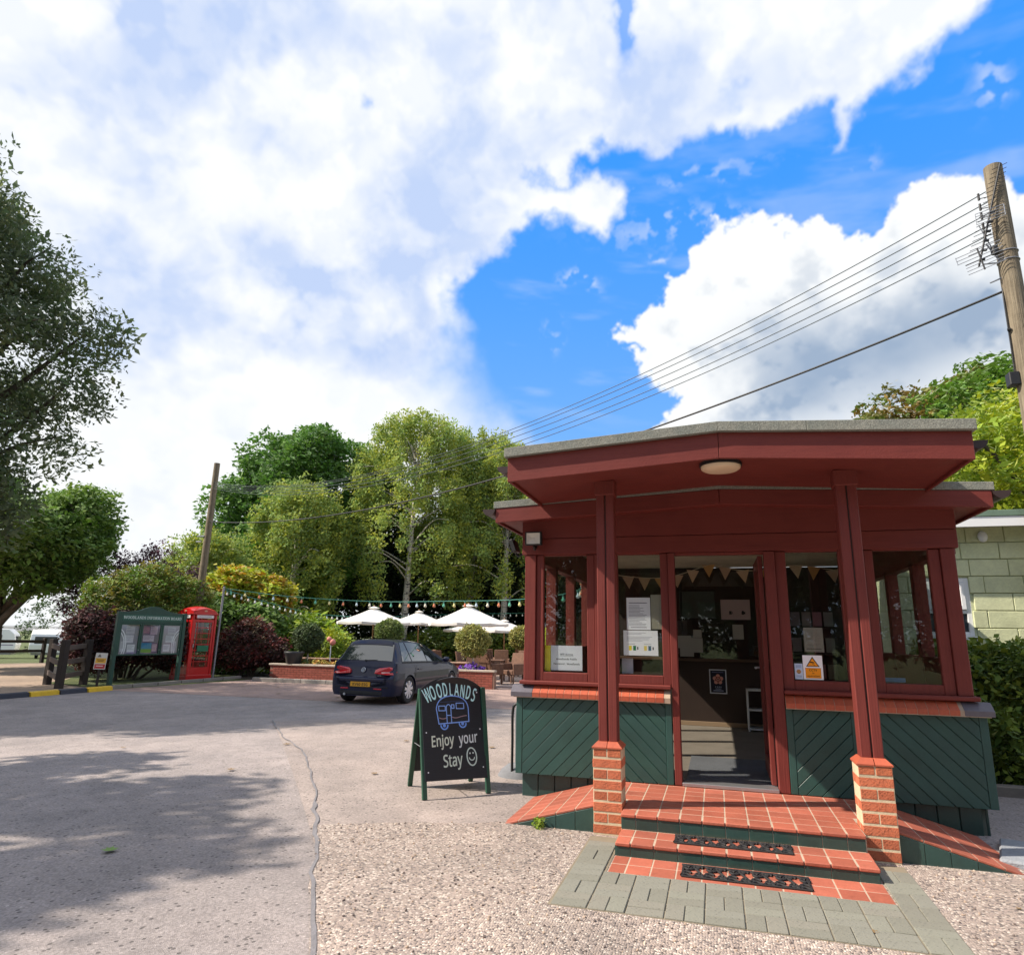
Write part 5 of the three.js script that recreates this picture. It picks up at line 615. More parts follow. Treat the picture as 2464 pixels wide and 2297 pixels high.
// ---------------------------------------------------------------- poles, wires and aerials
const wood = (nm, lab, x, z, h, r0, r1, base) => { const p = thing(nm, lab, 'utility pole', [x, base, z]); const g = new THREE.CylinderGeometry(r1, r0, h, 20, 8).toNonIndexed(), q = g.attributes.position, uv = g.attributes.uv; for (let i = 0; i < q.count; i++) uv.setXY(i, uv.getX(i) * 1.2, (q.getY(i) + h / 2)); g.translate(0, h / 2, 0); mk('shaft', g, M.poleWood, p); return p; };
const pa = wood('utility_pole', 'tall wooden utility pole with aerials above the green building', 4.97, -4.36, 7.92, 0.155, 0.112, 0);
mk('band', join([2.9, 6.45, 6.58].map((y) => KEEP(new THREE.TorusGeometry(0.125, 0.008, 6, 20).rotateX(Math.PI / 2).translate(0, y, 0).toNonIndexed()))), M.galv, pa);
for (const y of [7.50, 7.34, 7.2, 7.04, 6.92]) mk('insulator', join([rod([-0.11, y - 0.03, 0], [-0.22, y - 0.03, -0.02], 0.006, 5), rod([-0.215, y - 0.05, -0.02], [-0.215, y + 0.05, -0.02], 0.016, 8)]), M.black, pa);
mk('junction_box', bx(-0.23, -0.11, 4.68, 4.86, -0.06, 0.08, 0.01), M.black, pa); mk('step_iron', rod([-0.1, 6.22, 0.02], [-0.25, 6.17, 0.0], 0.01, 6), M.galv, pa); mk('step_iron', rod([-0.12, 5.45, 0.06], [-0.16, 5.45, 0.05], 0.02, 6), M.black, pa);
mk('service_cable', tube([[-0.12, 6.08, 0], [-0.135, 5.9, 0.03], [-0.14, 5.2, 0.03], [-0.15, 4.7, 0.03]], 0.010, 6, 16), M.black, pa);
{ const pb = wood('utility_pole', 'plain wooden utility pole behind the telephone box', -16.9, -14.98, 7.75, 0.15, 0.105, gy(-17, -15)); pb.children[0].rotation.z = -0.012; mk('bracket', join([bx(-0.3, 0.02, 4.95, 5.0, 0.08, 0.13), bx(-0.32, -0.1, 4.75, 4.80, 0.08, 0.13)]), M.galv, pb); }
{ // one television aerial: boom, elements, reflector
  const t = thing('television_aerial', 'long black television aerial clamped to the tall pole', 'aerial', [0, 0, 0]), a = V(5.0, 7.86, -4.2), b = V(4.60, 6.40, -4.30), d = b.clone().sub(a), el = V(0.93, 0.24, 0.26).normalize(), g = [];
  mk('boom', rod(a.toArray(), b.toArray(), 0.013, 8), M.black, t);
  for (let i = 0; i < 21; i++) { const c = a.clone().addScaledVector(d, 0.03 + (i / 21) * 0.95), L = 0.09 + 0.09 * (i / 21); const e = mk('element', rod(c.clone().addScaledVector(el, -L).toArray(), c.clone().addScaledVector(el, L).toArray(), 0.0045, 5), M.black, t); if (i > 9 && i % 2 === 0) g.push(bxr(0.07, 0.03, 0.03, c.x + 0.02, c.y, c.z)); }
  g.forEach((q) => mk('dipole_block', q, M.black, t));
  const rp = grp('reflector', t), c = V(4.63, 6.50, -4.28); for (let k = 0; k < 7; k++) { const o = c.clone().addScaledVector(V(0.12, -1, 0.1).normalize(), (k - 3) * 0.052), s = k < 3 ? 0.0 : 0.08; mk('rod', rod(o.clone().addScaledVector(el, -0.27 + s).toArray(), o.clone().addScaledVector(el, 0.27 - s * 0.2).toArray(), 0.005, 5), M.galv, rp); } mk('spine', rod(c.clone().addScaledVector(V(0.12, -1, 0.1).normalize(), -0.17).toArray(), c.clone().addScaledVector(V(0.12, -1, 0.1).normalize(), 0.17).toArray(), 0.011, 6), M.black, rp); mk('edge', rod(c.clone().addScaledVector(el, -0.27).add(V(-0.02, 0.16, 0)).toArray(), c.clone().addScaledVector(el, -0.27).add(V(0.0, 0.05, 0)).toArray(), 0.004, 5), M.galv, rp);
  mk('arm', join([rod([4.72, 6.72, -4.29], [4.87, 6.44, -4.33], 0.012, 6), rod([4.87, 6.44, -4.33], [4.66, 6.42, -4.29], 0.010, 6), rod([4.66, 7.0, -4.27], [4.84, 6.5, -4.32], 0.008, 6)]), M.galv, t); mk('amplifier', cyl(0.045, 0.045, 0.1, 12, 4.80, 6.60, -4.28), M.black, t);
  const u = thing('television_aerial', 'small grid aerial above the long aerial on the tall pole', 'aerial', [4.66, 7.06, -4.2]); for (let k = 0; k < 5; k++) mk('rod', rod([-0.05, -0.09 + k * 0.04, 0], [0.28, -0.02 + k * 0.04, 0.05], 0.005, 5), M.galv, u); mk('edge', rod([-0.05, -0.09, 0], [-0.05, 0.07, 0], 0.005, 5), M.galv, u); mk('edge', rod([0.28, -0.02, 0.05], [0.28, 0.14, 0.05], 0.005, 5), M.galv, u);
}
{ // lines slung between the two poles
  const L = V(4.86, 0, -4.40), R = V(-16.82, 0, -14.93); const sl = (y0, y1, sag, r, lab, col, off) => { const pts = []; for (let i = 0; i <= 40; i++) { const t = i / 40; pts.push(V(lerp(L.x, R.x, t) + off, lerp(y0, y1, t) - 4 * sag * t * (1 - t), lerp(L.z, R.z, t))); } tag(mk('overhead_line', KEEP(new THREE.TubeGeometry(new THREE.CatmullRomCurve3(pts), 90, r, 5).toNonIndexed()), col), lab, 'cable', 'lines slung between the two poles'); };
  const tl = std({ color: rgb(0.03, 0.05, 0.055), roughness: 0.5 });
  sl(7.58, 6.80, 1.52, 0.0075, 'topmost thin overhead line between the wooden poles', tl, 0); sl(7.42, 6.74, 1.47, 0.0075, 'second thin overhead line down between the wooden poles', tl, 0.01); sl(7.24, 6.68, 1.46, 0.0075, 'third thin overhead line down between the wooden poles', tl, -0.01); sl(7.08, 6.62, 1.46, 0.0075, 'fourth thin overhead line down between the wooden poles', tl, 0.02); sl(6.92, 6.56, 1.46, 0.0075, 'lowest of the thin overhead lines between the wooden poles', tl, -0.02);
  sl(6.05, 5.30, 0.98, 0.017, 'thick black cable slung low between the wooden poles', M.black, 0.02);
}
// ---------------------------------------------------------------- brick planter
{
  const Z = -15.1, X0 = -13.72, X1 = -5.66, yb = gy(-9, -15), p = thing('brick_planter', 'long low red brick planter with a stone coping behind the car', 'planter', [0, yb, 0]), r = rng(70), H = 0.50;
  mk('mortar', bx(X0 + 0.01, X1 - 0.01, -0.08, H, Z - 0.2, Z - 0.012), M.mortar.clone(), p).material.color.setRGB(0.26, 0.15, 0.11);
  const bm = vary(std({ color: rgb(0.27, 0.075, 0.052), roughness: 0.92, map: brickMap }), 5, 0.2, 9), bg = uvm(cbox(0.225, 0.064, 0.1, 0.004)), hg = uvm(cbox(0.11, 0.064, 0.1, 0.004));
  for (let k = 0; k < 7; k++) { let x = X0 + (k % 2 ? 0.12 : 0); while (x < X1 - 0.1) { const w = x + 0.235 > X1 ? 0.115 : 0.235; const q = mk('brick', w > 0.2 ? bg : hg, bm[Math.floor(r() * 5)], p); q.position.set(x + w / 2, 0.032 + k * 0.074, Z - 0.05 - r() * 0.003); x += w; } }
  mk('end_wall', bx(X0 - 0.1, X0 + 0.1, -0.08, H, Z - 1.7, Z - 0.205), bm[0], p); mk('end_wall', bx(X1 - 1.7, X1 - 1.5, -0.08, H, Z - 1.7, Z - 0.205), bm[0], p); mk('back_wall', bx(X0, X1 - 1.5, -0.08, H + 0.16, Z - 1.9, Z - 1.71), bm[2], p);
  for (let x = X0 - 0.04; x < X1; x += 0.9) mk('coping_slab', bx(x + 0.003, Math.min(x + 0.897, X1 + 0.05), H + 0.006, H + 0.062, Z - 0.23, Z + 0.03, 0.008), std({ color: rgb(0.50, 0.42, 0.34), roughness: 0.9, map: mottleMap }), p); mk('back_coping', bx(X0, X1 - 1.48, H + 0.165, H + 0.21, Z - 1.93, Z - 1.68, 0.008), std({ color: rgb(0.42, 0.27, 0.19), roughness: 0.9, map: mottleMap }), p);
  mk('soil', bx(X0 + 0.1, X1 - 1.5, 0.2, 0.44, Z - 1.7, Z - 0.2), std({ color: rgb(0.05, 0.035, 0.025), roughness: 1, map: mottleMap, bumpMap: fineBump, bumpScale: 0.03 }), p);
  const kb = new THREE.Group(); kb.name = 'kerb'; kb.userData.kind = 'structure'; scene.add(kb); for (let i = 0; i < 7; i++) mk('kerb_stone', bx(-13.85 + i * 0.92, -12.94 + i * 0.92, yb - 0.1, yb + 0.13, -14.52, -14.38, 0.012), std({ color: rgb(0.36, 0.33, 0.29), roughness: 0.92, map: mottleMap }), kb);
  for (let i = 0; i < 6; i++) mk('kerb_stone', bxr(0.9, 0.1, 0.12, -15.18 + i * 0.02, gy(-15, -11) + 0.04, -10.3 - i * 0.92, 0, Math.PI / 2), std({ color: rgb(0.30, 0.27, 0.24), roughness: 0.92, map: mottleMap }), kb);
}
{ // kerb ramps in yellow and black by the track
  const y = std({ color: rgb(0.80, 0.50, 0.02), roughness: 0.6, map: mottleMap }), ys = std({ color: rgb(0.06, 0.045, 0.01), roughness: 0.8 }), bk = std({ color: rgb(0.045, 0.05, 0.07), roughness: 0.8, map: mottleMap });
  const A = [-14.86, -9.72], B = [-15.10, -5.2], n = 6, L = Math.hypot(B[0] - A[0], B[1] - A[1]) / n; for (let i = 0; i < n; i++) { const t = (i + 0.5) / n, x = lerp(A[0], B[0], t), z = lerp(A[1], B[1], t), yel = i % 2 === 0, o = thing('kerb_ramp', ['yellow kerb ramp block at the verge corner by the information board', 'dark kerb ramp block between the corner yellow block and the next', 'yellow kerb ramp block in front of the weathered fence end', 'dark kerb ramp block past the weathered fence end', 'yellow kerb ramp block where the track meets the tarmac', 'dark end block of the kerb ramp row'][i], 'kerb ramp', AT(x, z, 0.006), Math.PI / 2, yel ? 'yellow kerb ramp blocks' : 'dark kerb ramp blocks'), g = extr([[-0.16, 0], [0.16, 0], [0.14, 0.10], [0.05, 0.12], [-0.16, 0.02]].map(([a, b]) => [a, b]), L - 0.02, 0.006); g.translate(0, 0, -L / 2); g.rotateY(-Math.PI / 2); mk('block', uvm(g), yel ? y : bk, o); if (yel) for (let k = 0; k < 6; k++) mk('slot', bxr(0.07, 0.05, 0.03, -L / 2 + 0.08 + k * (L / 6.4), 0.075, 0.10, 0.5, 0, 0.4), ys, o); }
}
// ---------------------------------------------------------------- fences and caravans on the left
function fence(name, label, pts, h, mat, group) { const f = thing(name, label, 'fence', [0, 0, 0], 0, group); pts.forEach(([x, z], i) => { const y = gy(x, z); mk('post', bx(x - 0.07, x + 0.07, y - 0.1, y + h, z - 0.07, z + 0.07, 0.01), mat, f); if (i) { const [px, pz] = pts[i - 1], py = gy(px, pz); for (const k of [0.48, 0.86]) mk('rail', bar([px, py + h * k, pz], [x, y + h * k, z], 0.04, 0.13), mat, f); } }); return f; }
fence('rail_fence', 'dark post and rail fence along the far side of the track', [[-39, -10.6], [-36, -12.6], [-33, -14.8], [-30.2, -17.2], [-29.9, -20.0]], 1.15, M.darkWood);
{ const f = thing('corner_fence', 'short weathered fence end with three rails beside the purple hedge', 'fence', [0, gy(-17, -10), 0]), rw = std({ color: rgb(0.12, 0.09, 0.075), roughness: 0.9, map: grainMap }), P = [[-17.79, -10.33], [-16.3, -9.45], [-16.75, -10.6]]; for (const [x, z] of P) mk('post', bx(x - 0.085, x + 0.085, -0.1, 1.3, z - 0.085, z + 0.085, 0.012), M.darkWood, f); for (const y of [0.32, 0.70, 1.08]) { mk('rail', bar([P[0][0] + 0.05, y + 0.03, P[0][1] + 0.06], [P[1][0] - 0.05, y - 0.03, P[1][1] + 0.06], 0.05, 0.13), rw, f); mk('rail', bar([P[1][0], y, P[1][1] - 0.1], [P[2][0], y + 0.04, P[2][1] + 0.1], 0.05, 0.13), rw, f); } }
function caravan(label, x, z, turn, L, k) { const y = gy(x, z), c = thing('caravan', label, 'caravan', [x, y, z], turn, 'caravans in the field'), wh = std({ color: rgb(0.80, 0.80, 0.78), roughness: 0.4 }); const prof = [[-L / 2, 0.55], [L / 2 - 0.1, 0.55], [L / 2, 1.2], [L / 2 - 0.25, 2.1], [L / 2 - 0.7, 2.5], [-L / 2 + 0.35, 2.52], [-L / 2, 2.2]], g = extr(prof, 2.2, 0.06, 2); g.translate(0, 0, -1.1); mk('body', g, wh, c); for (const s of [-1, 1]) { for (let i = 0; i < 3; i++) mk('window', bx(-L / 2 + 0.5 + i * L / 3.1, -L / 2 + 1.25 + i * L / 3.1, 1.45, 2.0, s * 1.165 - 0.02, s * 1.165 + 0.02), phy({ color: rgb(0.04, 0.045, 0.05), roughness: 0.1 }), c); const w = mk('wheel', cyl(0.3, 0.3, 0.18, 18, 0.1, 0.3, s * 0.95, Math.PI / 2), M.blackRubber, c); mk('stripe', bx(-L / 2 + 0.1, L / 2 - 0.2, 1.12, 1.2, s * 1.16 - 0.008, s * 1.16 + 0.008), std({ color: rgb(0.25, 0.22, 0.3) }), c); } mk('end_window', bx(L / 2 - 0.2, L / 2 - 0.02, 1.3, 1.9, -0.8, 0.8), phy({ color: rgb(0.05, 0.055, 0.06), roughness: 0.1 }), c); mk('skirt', bx(-L / 2 + 0.3, L / 2 - 0.3, 0.35, 0.56, -1.0, 1.0), std({ color: rgb(0.3, 0.3, 0.3) }), c); mk('roof_vent', bx(-0.3, 0.3, 2.5, 2.62, -0.3, 0.3, 0.03), wh, c); if (k) mk('roof_aerial', join([rod([0.8, 2.5, 0], [0.8, 3.3, 0], 0.03), bx(0.3, 1.3, 3.3, 3.36, -0.05, 0.05)]), wh, c); return c; }
caravan('white touring caravan with roof aerial beyond the rail fence', -60.5, -38.5, 0.75, 6.6, 1); caravan('cream ended caravan standing end on beyond the rail fence', -56.6, -42.6, -0.85, 5.6, 0); caravan('white caravan half hidden behind the cream one', -57.5, -49.8, -0.4, 5.2, 0); caravan('far pale caravan beside the purple hedge', -52.5, -52.0, 0.7, 5, 0);
// ---------------------------------------------------------------- patio: parasols, chairs, lights
{ const ps = new THREE.Group(); ps.name = 'patio'; ps.userData.kind = 'structure'; scene.add(ps); const r = rng(14), v = vary(slabMat, 4, 0.08, 4), g = uvm(cbox(0.895, 0.05, 0.595, 0.006)); for (let i = 0; i < 16; i++) for (let k = 0; k < 18; k++) { const z = -16.4 - k * 0.6, x = -3.6 - i * 0.9 - (k % 2) * 0.45; if (x < -13.5 + (k < 5 ? 6.6 : 0)) continue; const s = mk('slab', g, v[Math.floor(r() * 4)], ps); s.position.set(x, gy(x, z) + 0.012, z); } }
function parasol(label, x, z, R, top, rim, rot) {
  const y = gy(x, z), u = thing('parasol', label, 'parasol', [x, y, z], rot, 'white parasols over the patio'), cloth = phy({ color: rgb(0.80, 0.78, 0.74), roughness: 0.95, transmission: 0.22, thickness: 0, side: THREE.DoubleSide }), wd = std({ color: rgb(0.30, 0.17, 0.08), roughness: 0.6, map: grainMap }), n = 8;
  for (let i = 0; i < n; i++) { const a = (i / n) * 2 * Math.PI, b = ((i + 1) / n) * 2 * Math.PI, pos = [], m = 6, P = (s, t) => { const ra = s * R, an = lerp(a, b, t), ch = Math.cos(Math.PI / n) / Math.cos(an - (a + b) / 2), rr = ra * ch, sag = -0.055 * Math.sin(Math.PI * t) * s - 0.10 * Math.sin(Math.PI * s) * 0.6; return [rr * Math.cos(an), lerp(top, rim, s) + sag * 0.6, rr * Math.sin(an)]; }; for (let j = 0; j < m; j++) for (let k = 0; k < 4; k++) { const A = P(j / m, k / 4), B = P((j + 1) / m, k / 4), C = P((j + 1) / m, (k + 1) / 4), D = P(j / m, (k + 1) / 4); pos.push(...A, ...C, ...B, ...A, ...D, ...C); } for (let k = 0; k < 4; k++) { const A = P(1, k / 4), B = P(1, (k + 1) / 4); pos.push(...A, ...B, B[0] * 0.998, B[1] - 0.09, B[2] * 0.998, ...A, B[0] * 0.998, B[1] - 0.09, B[2] * 0.998, A[0] * 0.998, A[1] - 0.09, A[2] * 0.998); } const g = new THREE.BufferGeometry(); g.setAttribute('position', new THREE.Float32BufferAttribute(pos, 3)); g.computeVertexNormals(); mk('canopy_panel', g, cloth, u); mk('rib', rod([0, top - 0.06, 0], [Math.cos(a) * R * 0.985, rim - 0.03, Math.sin(a) * R * 0.985], 0.012, 5), wd, u); mk('strut', rod([0, top - 0.55, 0], [Math.cos(a) * R * 0.45, lerp(top, rim, 0.45) - 0.06, Math.sin(a) * R * 0.45], 0.010, 5), wd, u); }
  mk('vent_cap', new THREE.ConeGeometry(R * 0.16, 0.08, 8, 1, true).rotateY(Math.PI / 8).translate(0, top + 0.02, 0), cloth, u); mk('pole', rod([0, 0, 0], [0, top, 0], 0.028, 12), wd, u); mk('base', cyl(0.26, 0.24, 0.08, 20, 0, 0.04, 0), std({ color: rgb(0.2, 0.2, 0.2), roughness: 0.8 }), u); mk('finial', new THREE.SphereGeometry(0.035, 8, 6).translate(0, top + 0.075, 0), wd, u);
}
parasol('white parasol over the planter beside the maroon shrub', -13.1, -21.1, 1.62, 2.68, 2.08, 0.2); parasol('white parasol beyond the birch trunk', -12.75, -25.0, 1.45, 2.66, 2.12, 0.5); parasol('large white parasol above the ball topped standard with violets', -8.2, -19.5, 1.60, 2.72, 2.05, 0.1); parasol('white parasol partly hidden behind the large one', -10.4, -27.0, 1.75, 2.3, 1.85, 0.35); parasol('white parasol nearest the kiosk wall', -8.0, -23.6, 1.35, 2.25, 1.84, 0.0);
// woven armchairs
{
  const wk = std({ roughness: 0.8, map: tex(256, (u, v) => { const a = Math.sin(u * 64 * Math.PI) * Math.sin(v * 64 * Math.PI) > 0 ? 1 : 0.72, n = fbm2(u, v, 8, 3); return mul([0.17, 0.085, 0.052], a * (0.7 + 0.6 * n)); }, 0.5) });
  const ch = thing('woven_chair', 'brown woven patio chair', 'chair', [0, 0, 0], 0, 'brown woven chairs on the patio');
  mk('seat', bx(-0.27, 0.27, 0.30, 0.45, -0.26, 0.28, 0.02), wk, ch); { const g = bx(-0.29, 0.29, 0.40, 1.0, -0.33, -0.26, 0.02), p = g.attributes.position; for (let i = 0; i < p.count; i++) { p.setZ(i, p.getZ(i) - (p.getY(i) - 0.4) * 0.22 + p.getX(i) ** 2 * 0.8); } mk('backrest', flat(g), wk, ch); } for (const s of [-1, 1]) { mk('arm', bx(s * 0.29 - 0.035, s * 0.29 + 0.035, 0.30, 0.66, -0.28, 0.26, 0.02), wk, ch); for (const z of [-0.25, 0.23]) mk('leg', bx(s * 0.27 - 0.022, s * 0.27 + 0.022, 0, 0.31, z - 0.02, z + 0.02), wk, ch); }
  const spots = [[-6.35, -16.9, 2.6], [-5.75, -17.3, 3.6], [-7.1, -17.2, 2.9], [-7.6, -18.0, 1.7], [-6.0, -18.6, 4.4], [-7.2, -19.4, 0.3], [-8.8, -18.2, 2.2], [-9.2, -19.6, 1.0], [-6.5, -21.3, 3.2], [-7.5, -21.7, 2.8], [-5.7, -21.9, 3.6], [-8.4, -22.6, 2.6], [-6.2, -24.2, 0.5], [-7.3, -24.4, 0.1], [-12.2, -20.2, 2.0], [-13.6, -20.0, 3.6]];
  const LB = ['with its back to the planter wall by the violets', 'at the planter end beside the paving', 'behind the ball topped standard stem', 'between the planter and the large parasol pole', 'turned toward the kiosk wall', 'on the far side of the large parasol pole', 'near the car roof beyond the planter', 'beyond the car bonnet', 'under the parasol nearest the kiosk wall', 'beside the pale parasol pole', 'at the outer edge beside the yellow banner', 'behind the parasol next to the kiosk', 'facing back toward the planter at the far table', 'at the far table in the shade', 'under the parasol by the maroon shrub', 'at the near side of the shrub parasol'];
  spots.forEach(([x, z, a], i) => { const o = i ? dup(ch, AT(x, z, 0.038), a) : ch; o.position.set(...AT(x, z, 0.038)); o.rotation.y = a; o.userData.label = 'brown woven patio chair ' + LB[i]; });
  const tb = thing('patio_table', 'brown square patio table under the large parasol', 'table', AT(-6.8, -18.3, 0.038), 0.2, 'patio tables'); mk('table_top', bx(-0.45, 0.45, 0.70, 0.74, -0.45, 0.45, 0.01), wk, tb); for (const a of [-1, 1]) for (const b of [-1, 1]) mk('leg', bx(a * 0.4 - 0.03, a * 0.4 + 0.03, 0, 0.7, b * 0.4 - 0.03, b * 0.4 + 0.03), wk, tb); dup(tb, AT(-6.8, -22.9, 0.038), 0.1, 'brown square patio table beside the far chairs', 'patio tables');
  const fl = thing('folded_banner', 'furled yellow green banner standing by the kiosk corner', 'banner', AT(-5.35, -20.0, 0.038)); mk('cloth', join([bar([0, 0.15, 0], [0.08, 1.9, 0], 0.13, 0.08, V(0, 0, 1), 0.02)]), std({ color: rgb(0.62, 0.68, 0.04), roughness: 0.8 }), fl); mk('pole', rod([0, 0, 0], [0.09, 2.0, 0], 0.018), M.steel, fl);
}
// festoon lights
function festoon(label, pts, n, size, cols, seed) {
  const f = thing('festoon_lights', label, 'string lights', [0, 0, 0], 0, 'festoon lights over the patio'), c = new THREE.CatmullRomCurve3(pts.map((p) => V(...p))); mk('cable', KEEP(new THREE.TubeGeometry(c, 80, 0.011, 5).toNonIndexed()), std({ color: rgb(0.05, 0.22, 0.17), roughness: 0.6 }), f);
  const bg = new THREE.LatheGeometry([[0, -0.11], [0.022, -0.104], [0.036, -0.08], [0.036, -0.062], [0.024, -0.03], [0.018, 0]].map((p) => new THREE.Vector2(p[0] * size, p[1] * size)), 10), sg = cyl(0.022 * size, 0.022 * size, 0.06 * size, 8, 0, 0.03 * size, 0), sm = std({ color: rgb(0.04, 0.16, 0.12), roughness: 0.5 });
  for (let i = 0; i < n; i++) { const p = c.getPointAt((i + 0.5) / n), b = mk('bulb', bg, cols[(i * 7 + seed) % cols.length], f); b.position.copy(p).y -= 0.055 * size; mk('socket', sg, sm, b).position.y = 0.0; }
}
{
  const C = (r, g, b) => phy({ color: rgb(r, g, b), roughness: 0.15, clearcoat: 0.6 }), cols = [C(0.75, 0.26, 0.12), C(0.12, 0.45, 0.30), C(0.78, 0.70, 0.30), C(0.75, 0.26, 0.12), C(0.55, 0.68, 0.75), C(0.80, 0.78, 0.62)], pale = [C(0.80, 0.82, 0.78), C(0.70, 0.78, 0.78), C(0.80, 0.72, 0.62)];
  festoon('coloured festoon lights strung from the steel post past the parasols to the kiosk', [[-15.56, 2.84, -14.62], [-13.6, 2.62, -15.6], [-11.0, 2.52, -16.9], [-7.6, 2.46, -15.4], [-4.6, 2.44, -13.9], [-2.5, 2.50, -11.5], [-1.0, 2.55, -4.9]], 46, 1.25, cols, 1);
  festoon('far string of pale festoon lights behind the parasols', [[-15.56, 2.80, -14.62], [-15.2, 2.42, -17.0], [-15.0, 2.15, -19.6], [-14.4, 2.12, -23.0], [-13.0, 2.45, -29.5], [-8.6, 2.6, -30.5]], 60, 1.1, pale, 2);
}
{ // pots and the bird feeder
  const pot = mk('plant_pot', new THREE.LatheGeometry([[0, 0], [0.24, 0], [0.30, 0.30], [0.34, 0.33], [0.34, 0.40], [0.30, 0.40], [0.28, 0.34], [0, 0.34]].map((p) => new THREE.Vector2(...p)), 24), std({ color: rgb(0.025, 0.027, 0.03), roughness: 0.5 })); pot.position.set(-12.95, gy(-13, -15.2) + 0.565, -15.3); tag(pot, 'wide black plant pot on the end of the brick planter', 'pot');
  const bf = thing('garden_ornament', 'pink ornament on a thin white stake in the planter', 'ornament', [-11.95, gy(-12, -16) + 0.44, -15.95]); mk('stake', rod([0, 0, 0], [0, 0.75, 0], 0.02, 8), M.white, bf); mk('flower', join([new THREE.SphereGeometry(0.11, 10, 8).translate(0.06, 0.85, 0).toNonIndexed(), new THREE.SphereGeometry(0.09, 10, 8).translate(-0.06, 0.95, 0.03).toNonIndexed()]), std({ color: rgb(0.55, 0.20, 0.16), roughness: 0.7 }), bf);
}
// ---------------------------------------------------------------- trees, hedges and plants
const leafMat = (r, g, b, tr = 0.38) => phy({ color: rgb(r, g, b), roughness: 0.85, transmission: tr, thickness: 0, side: THREE.DoubleSide, specularIntensity: 0.5 });
function leafClump(n, size, spread, seed, flatness = 0.5, narrow = 0.5) {
  const r = rng(seed), pos = [], nor = [], uv = [];
  for (let i = 0; i < n; i++) {
    const c = V((r() * 2 - 1), (r() * 2 - 1) * 0.8, (r() * 2 - 1)); if (c.length() > 1) c.normalize(); c.multiplyScalar(spread);
    const d = V(r() * 2 - 1, (r() * 2 - 1) * flatness - 0.25, r() * 2 - 1).normalize(), up = V((r() - 0.5) * 1.3, 1, (r() - 0.5) * 1.3).normalize(), side = V().crossVectors(d, up).normalize(), n2 = V().crossVectors(side, d).normalize(), L = size * (0.45 + 1.0 * r()), w = L * narrow;
    const a = c, b = c.clone().addScaledVector(d, L * 0.5).addScaledVector(side, w * 0.5).addScaledVector(n2, -w * 0.12), e = c.clone().addScaledVector(d, L), f = c.clone().addScaledVector(d, L * 0.5).addScaledVector(side, -w * 0.5).addScaledVector(n2, -w * 0.12);
    pos.push(...a, ...b, ...e, ...a, ...e, ...f); for (let k = 0; k < 6; k++) { nor.push(n2.x, n2.y, n2.z); uv.push(0, 0); }
  }
  const g = new THREE.BufferGeometry(); g.setAttribute('position', new THREE.Float32BufferAttribute(pos, 3)); g.setAttribute('normal', new THREE.Float32BufferAttribute(nor, 3)); g.setAttribute('uv', new THREE.Float32BufferAttribute(uv, 2)); return g;
}
const CL = { big: leafClump(14, 0.26, 0.34, 1, 0.6, 0.55), mid: leafClump(16, 0.17, 0.25, 2, 0.6, 0.55), fine: leafClump(18, 0.12, 0.20, 3, 0.7, 0.5), birch: leafClump(16, 0.13, 0.22, 4, 1.4, 0.6), small: leafClump(16, 0.075, 0.12, 5, 0.7, 0.6), long: leafClump(13, 0.24, 0.28, 6, 0.5, 0.38), ash: leafClump(20, 0.16, 0.32, 7, 0.5, 0.42) };
// a crown as clumps of leaves round lobes; each lobe [x, y, z, rx, ry, rz, count]
function crown(parent, lobes, clump, mat, seed, tints, shell = 0.45, name = 'crown', scale = [0.75, 1.35]) {
  const N = lobes.reduce((s, l) => s + l[6], 0), im = new THREE.InstancedMesh(CL[clump], mat, N), r = rng(seed), m = new THREE.Matrix4(), q = new THREE.Quaternion(), e = new THREE.Euler(), c = new THREE.Color(); let k = 0;
  for (const [x, y, z, rx, ry, rz, n] of lobes) for (let i = 0; i < n; i++) {
    const u = r() * 2 - 1, a = r() * 2 * Math.PI, s = Math.sqrt(1 - u * u), d = V(s * Math.cos(a), u, s * Math.sin(a));
    const bump = 0.72 + 0.56 * fbm3(d.x * 2.2 + x * 3.1, d.y * 2.2 + y, d.z * 2.2 + z * 1.7, 3), rad = bump * Math.pow(shell + (1 - shell) * r(), 0.55);
    const p = V(x + d.x * rx * rad, y + d.y * ry * rad, z + d.z * rz * rad); e.set((r() - 0.5) * 1.2, r() * 6.28, (r() - 0.5) * 1.2); q.setFromEuler(e); const sc = lerp(scale[0], scale[1], r());
    m.compose(p, q, V(sc, sc, sc)); im.setMatrixAt(k, m); const t = tints[Math.floor(r() * tints.length)], v = 0.82 + 0.36 * r(); c.setRGB(t[0] * v, t[1] * v, t[2] * v); im.setColorAt(k, c); k++;
  }
  im.name = name; im.castShadow = im.receiveShadow = true; im.userData.kind = 'stuff'; parent.add(im); return im;
}
const limb = (pts, r0, r1) => { const c = new THREE.CatmullRomCurve3(pts.map((p) => V(...p))), n = pts.length * 3, g = new THREE.TubeGeometry(c, n, 1, 8), p = g.attributes.position, uv = g.attributes.uv, L = c.getLength(); for (let i = 0; i <= n; i++) { const q = c.getPointAt(i / n), r = lerp(r0, r1, i / n); for (let j = 0; j <= 8; j++) { const k = i * 9 + j; p.setXYZ(k, q.x + (p.getX(k) - q.x) * r, q.y + (p.getY(k) - q.y) * r, q.z + (p.getZ(k) - q.z) * r); uv.setXY(k, (j / 8) * r0 * 6, (i / n) * L); } } g.computeVertexNormals(); return KEEP(g.toNonIndexed()); };
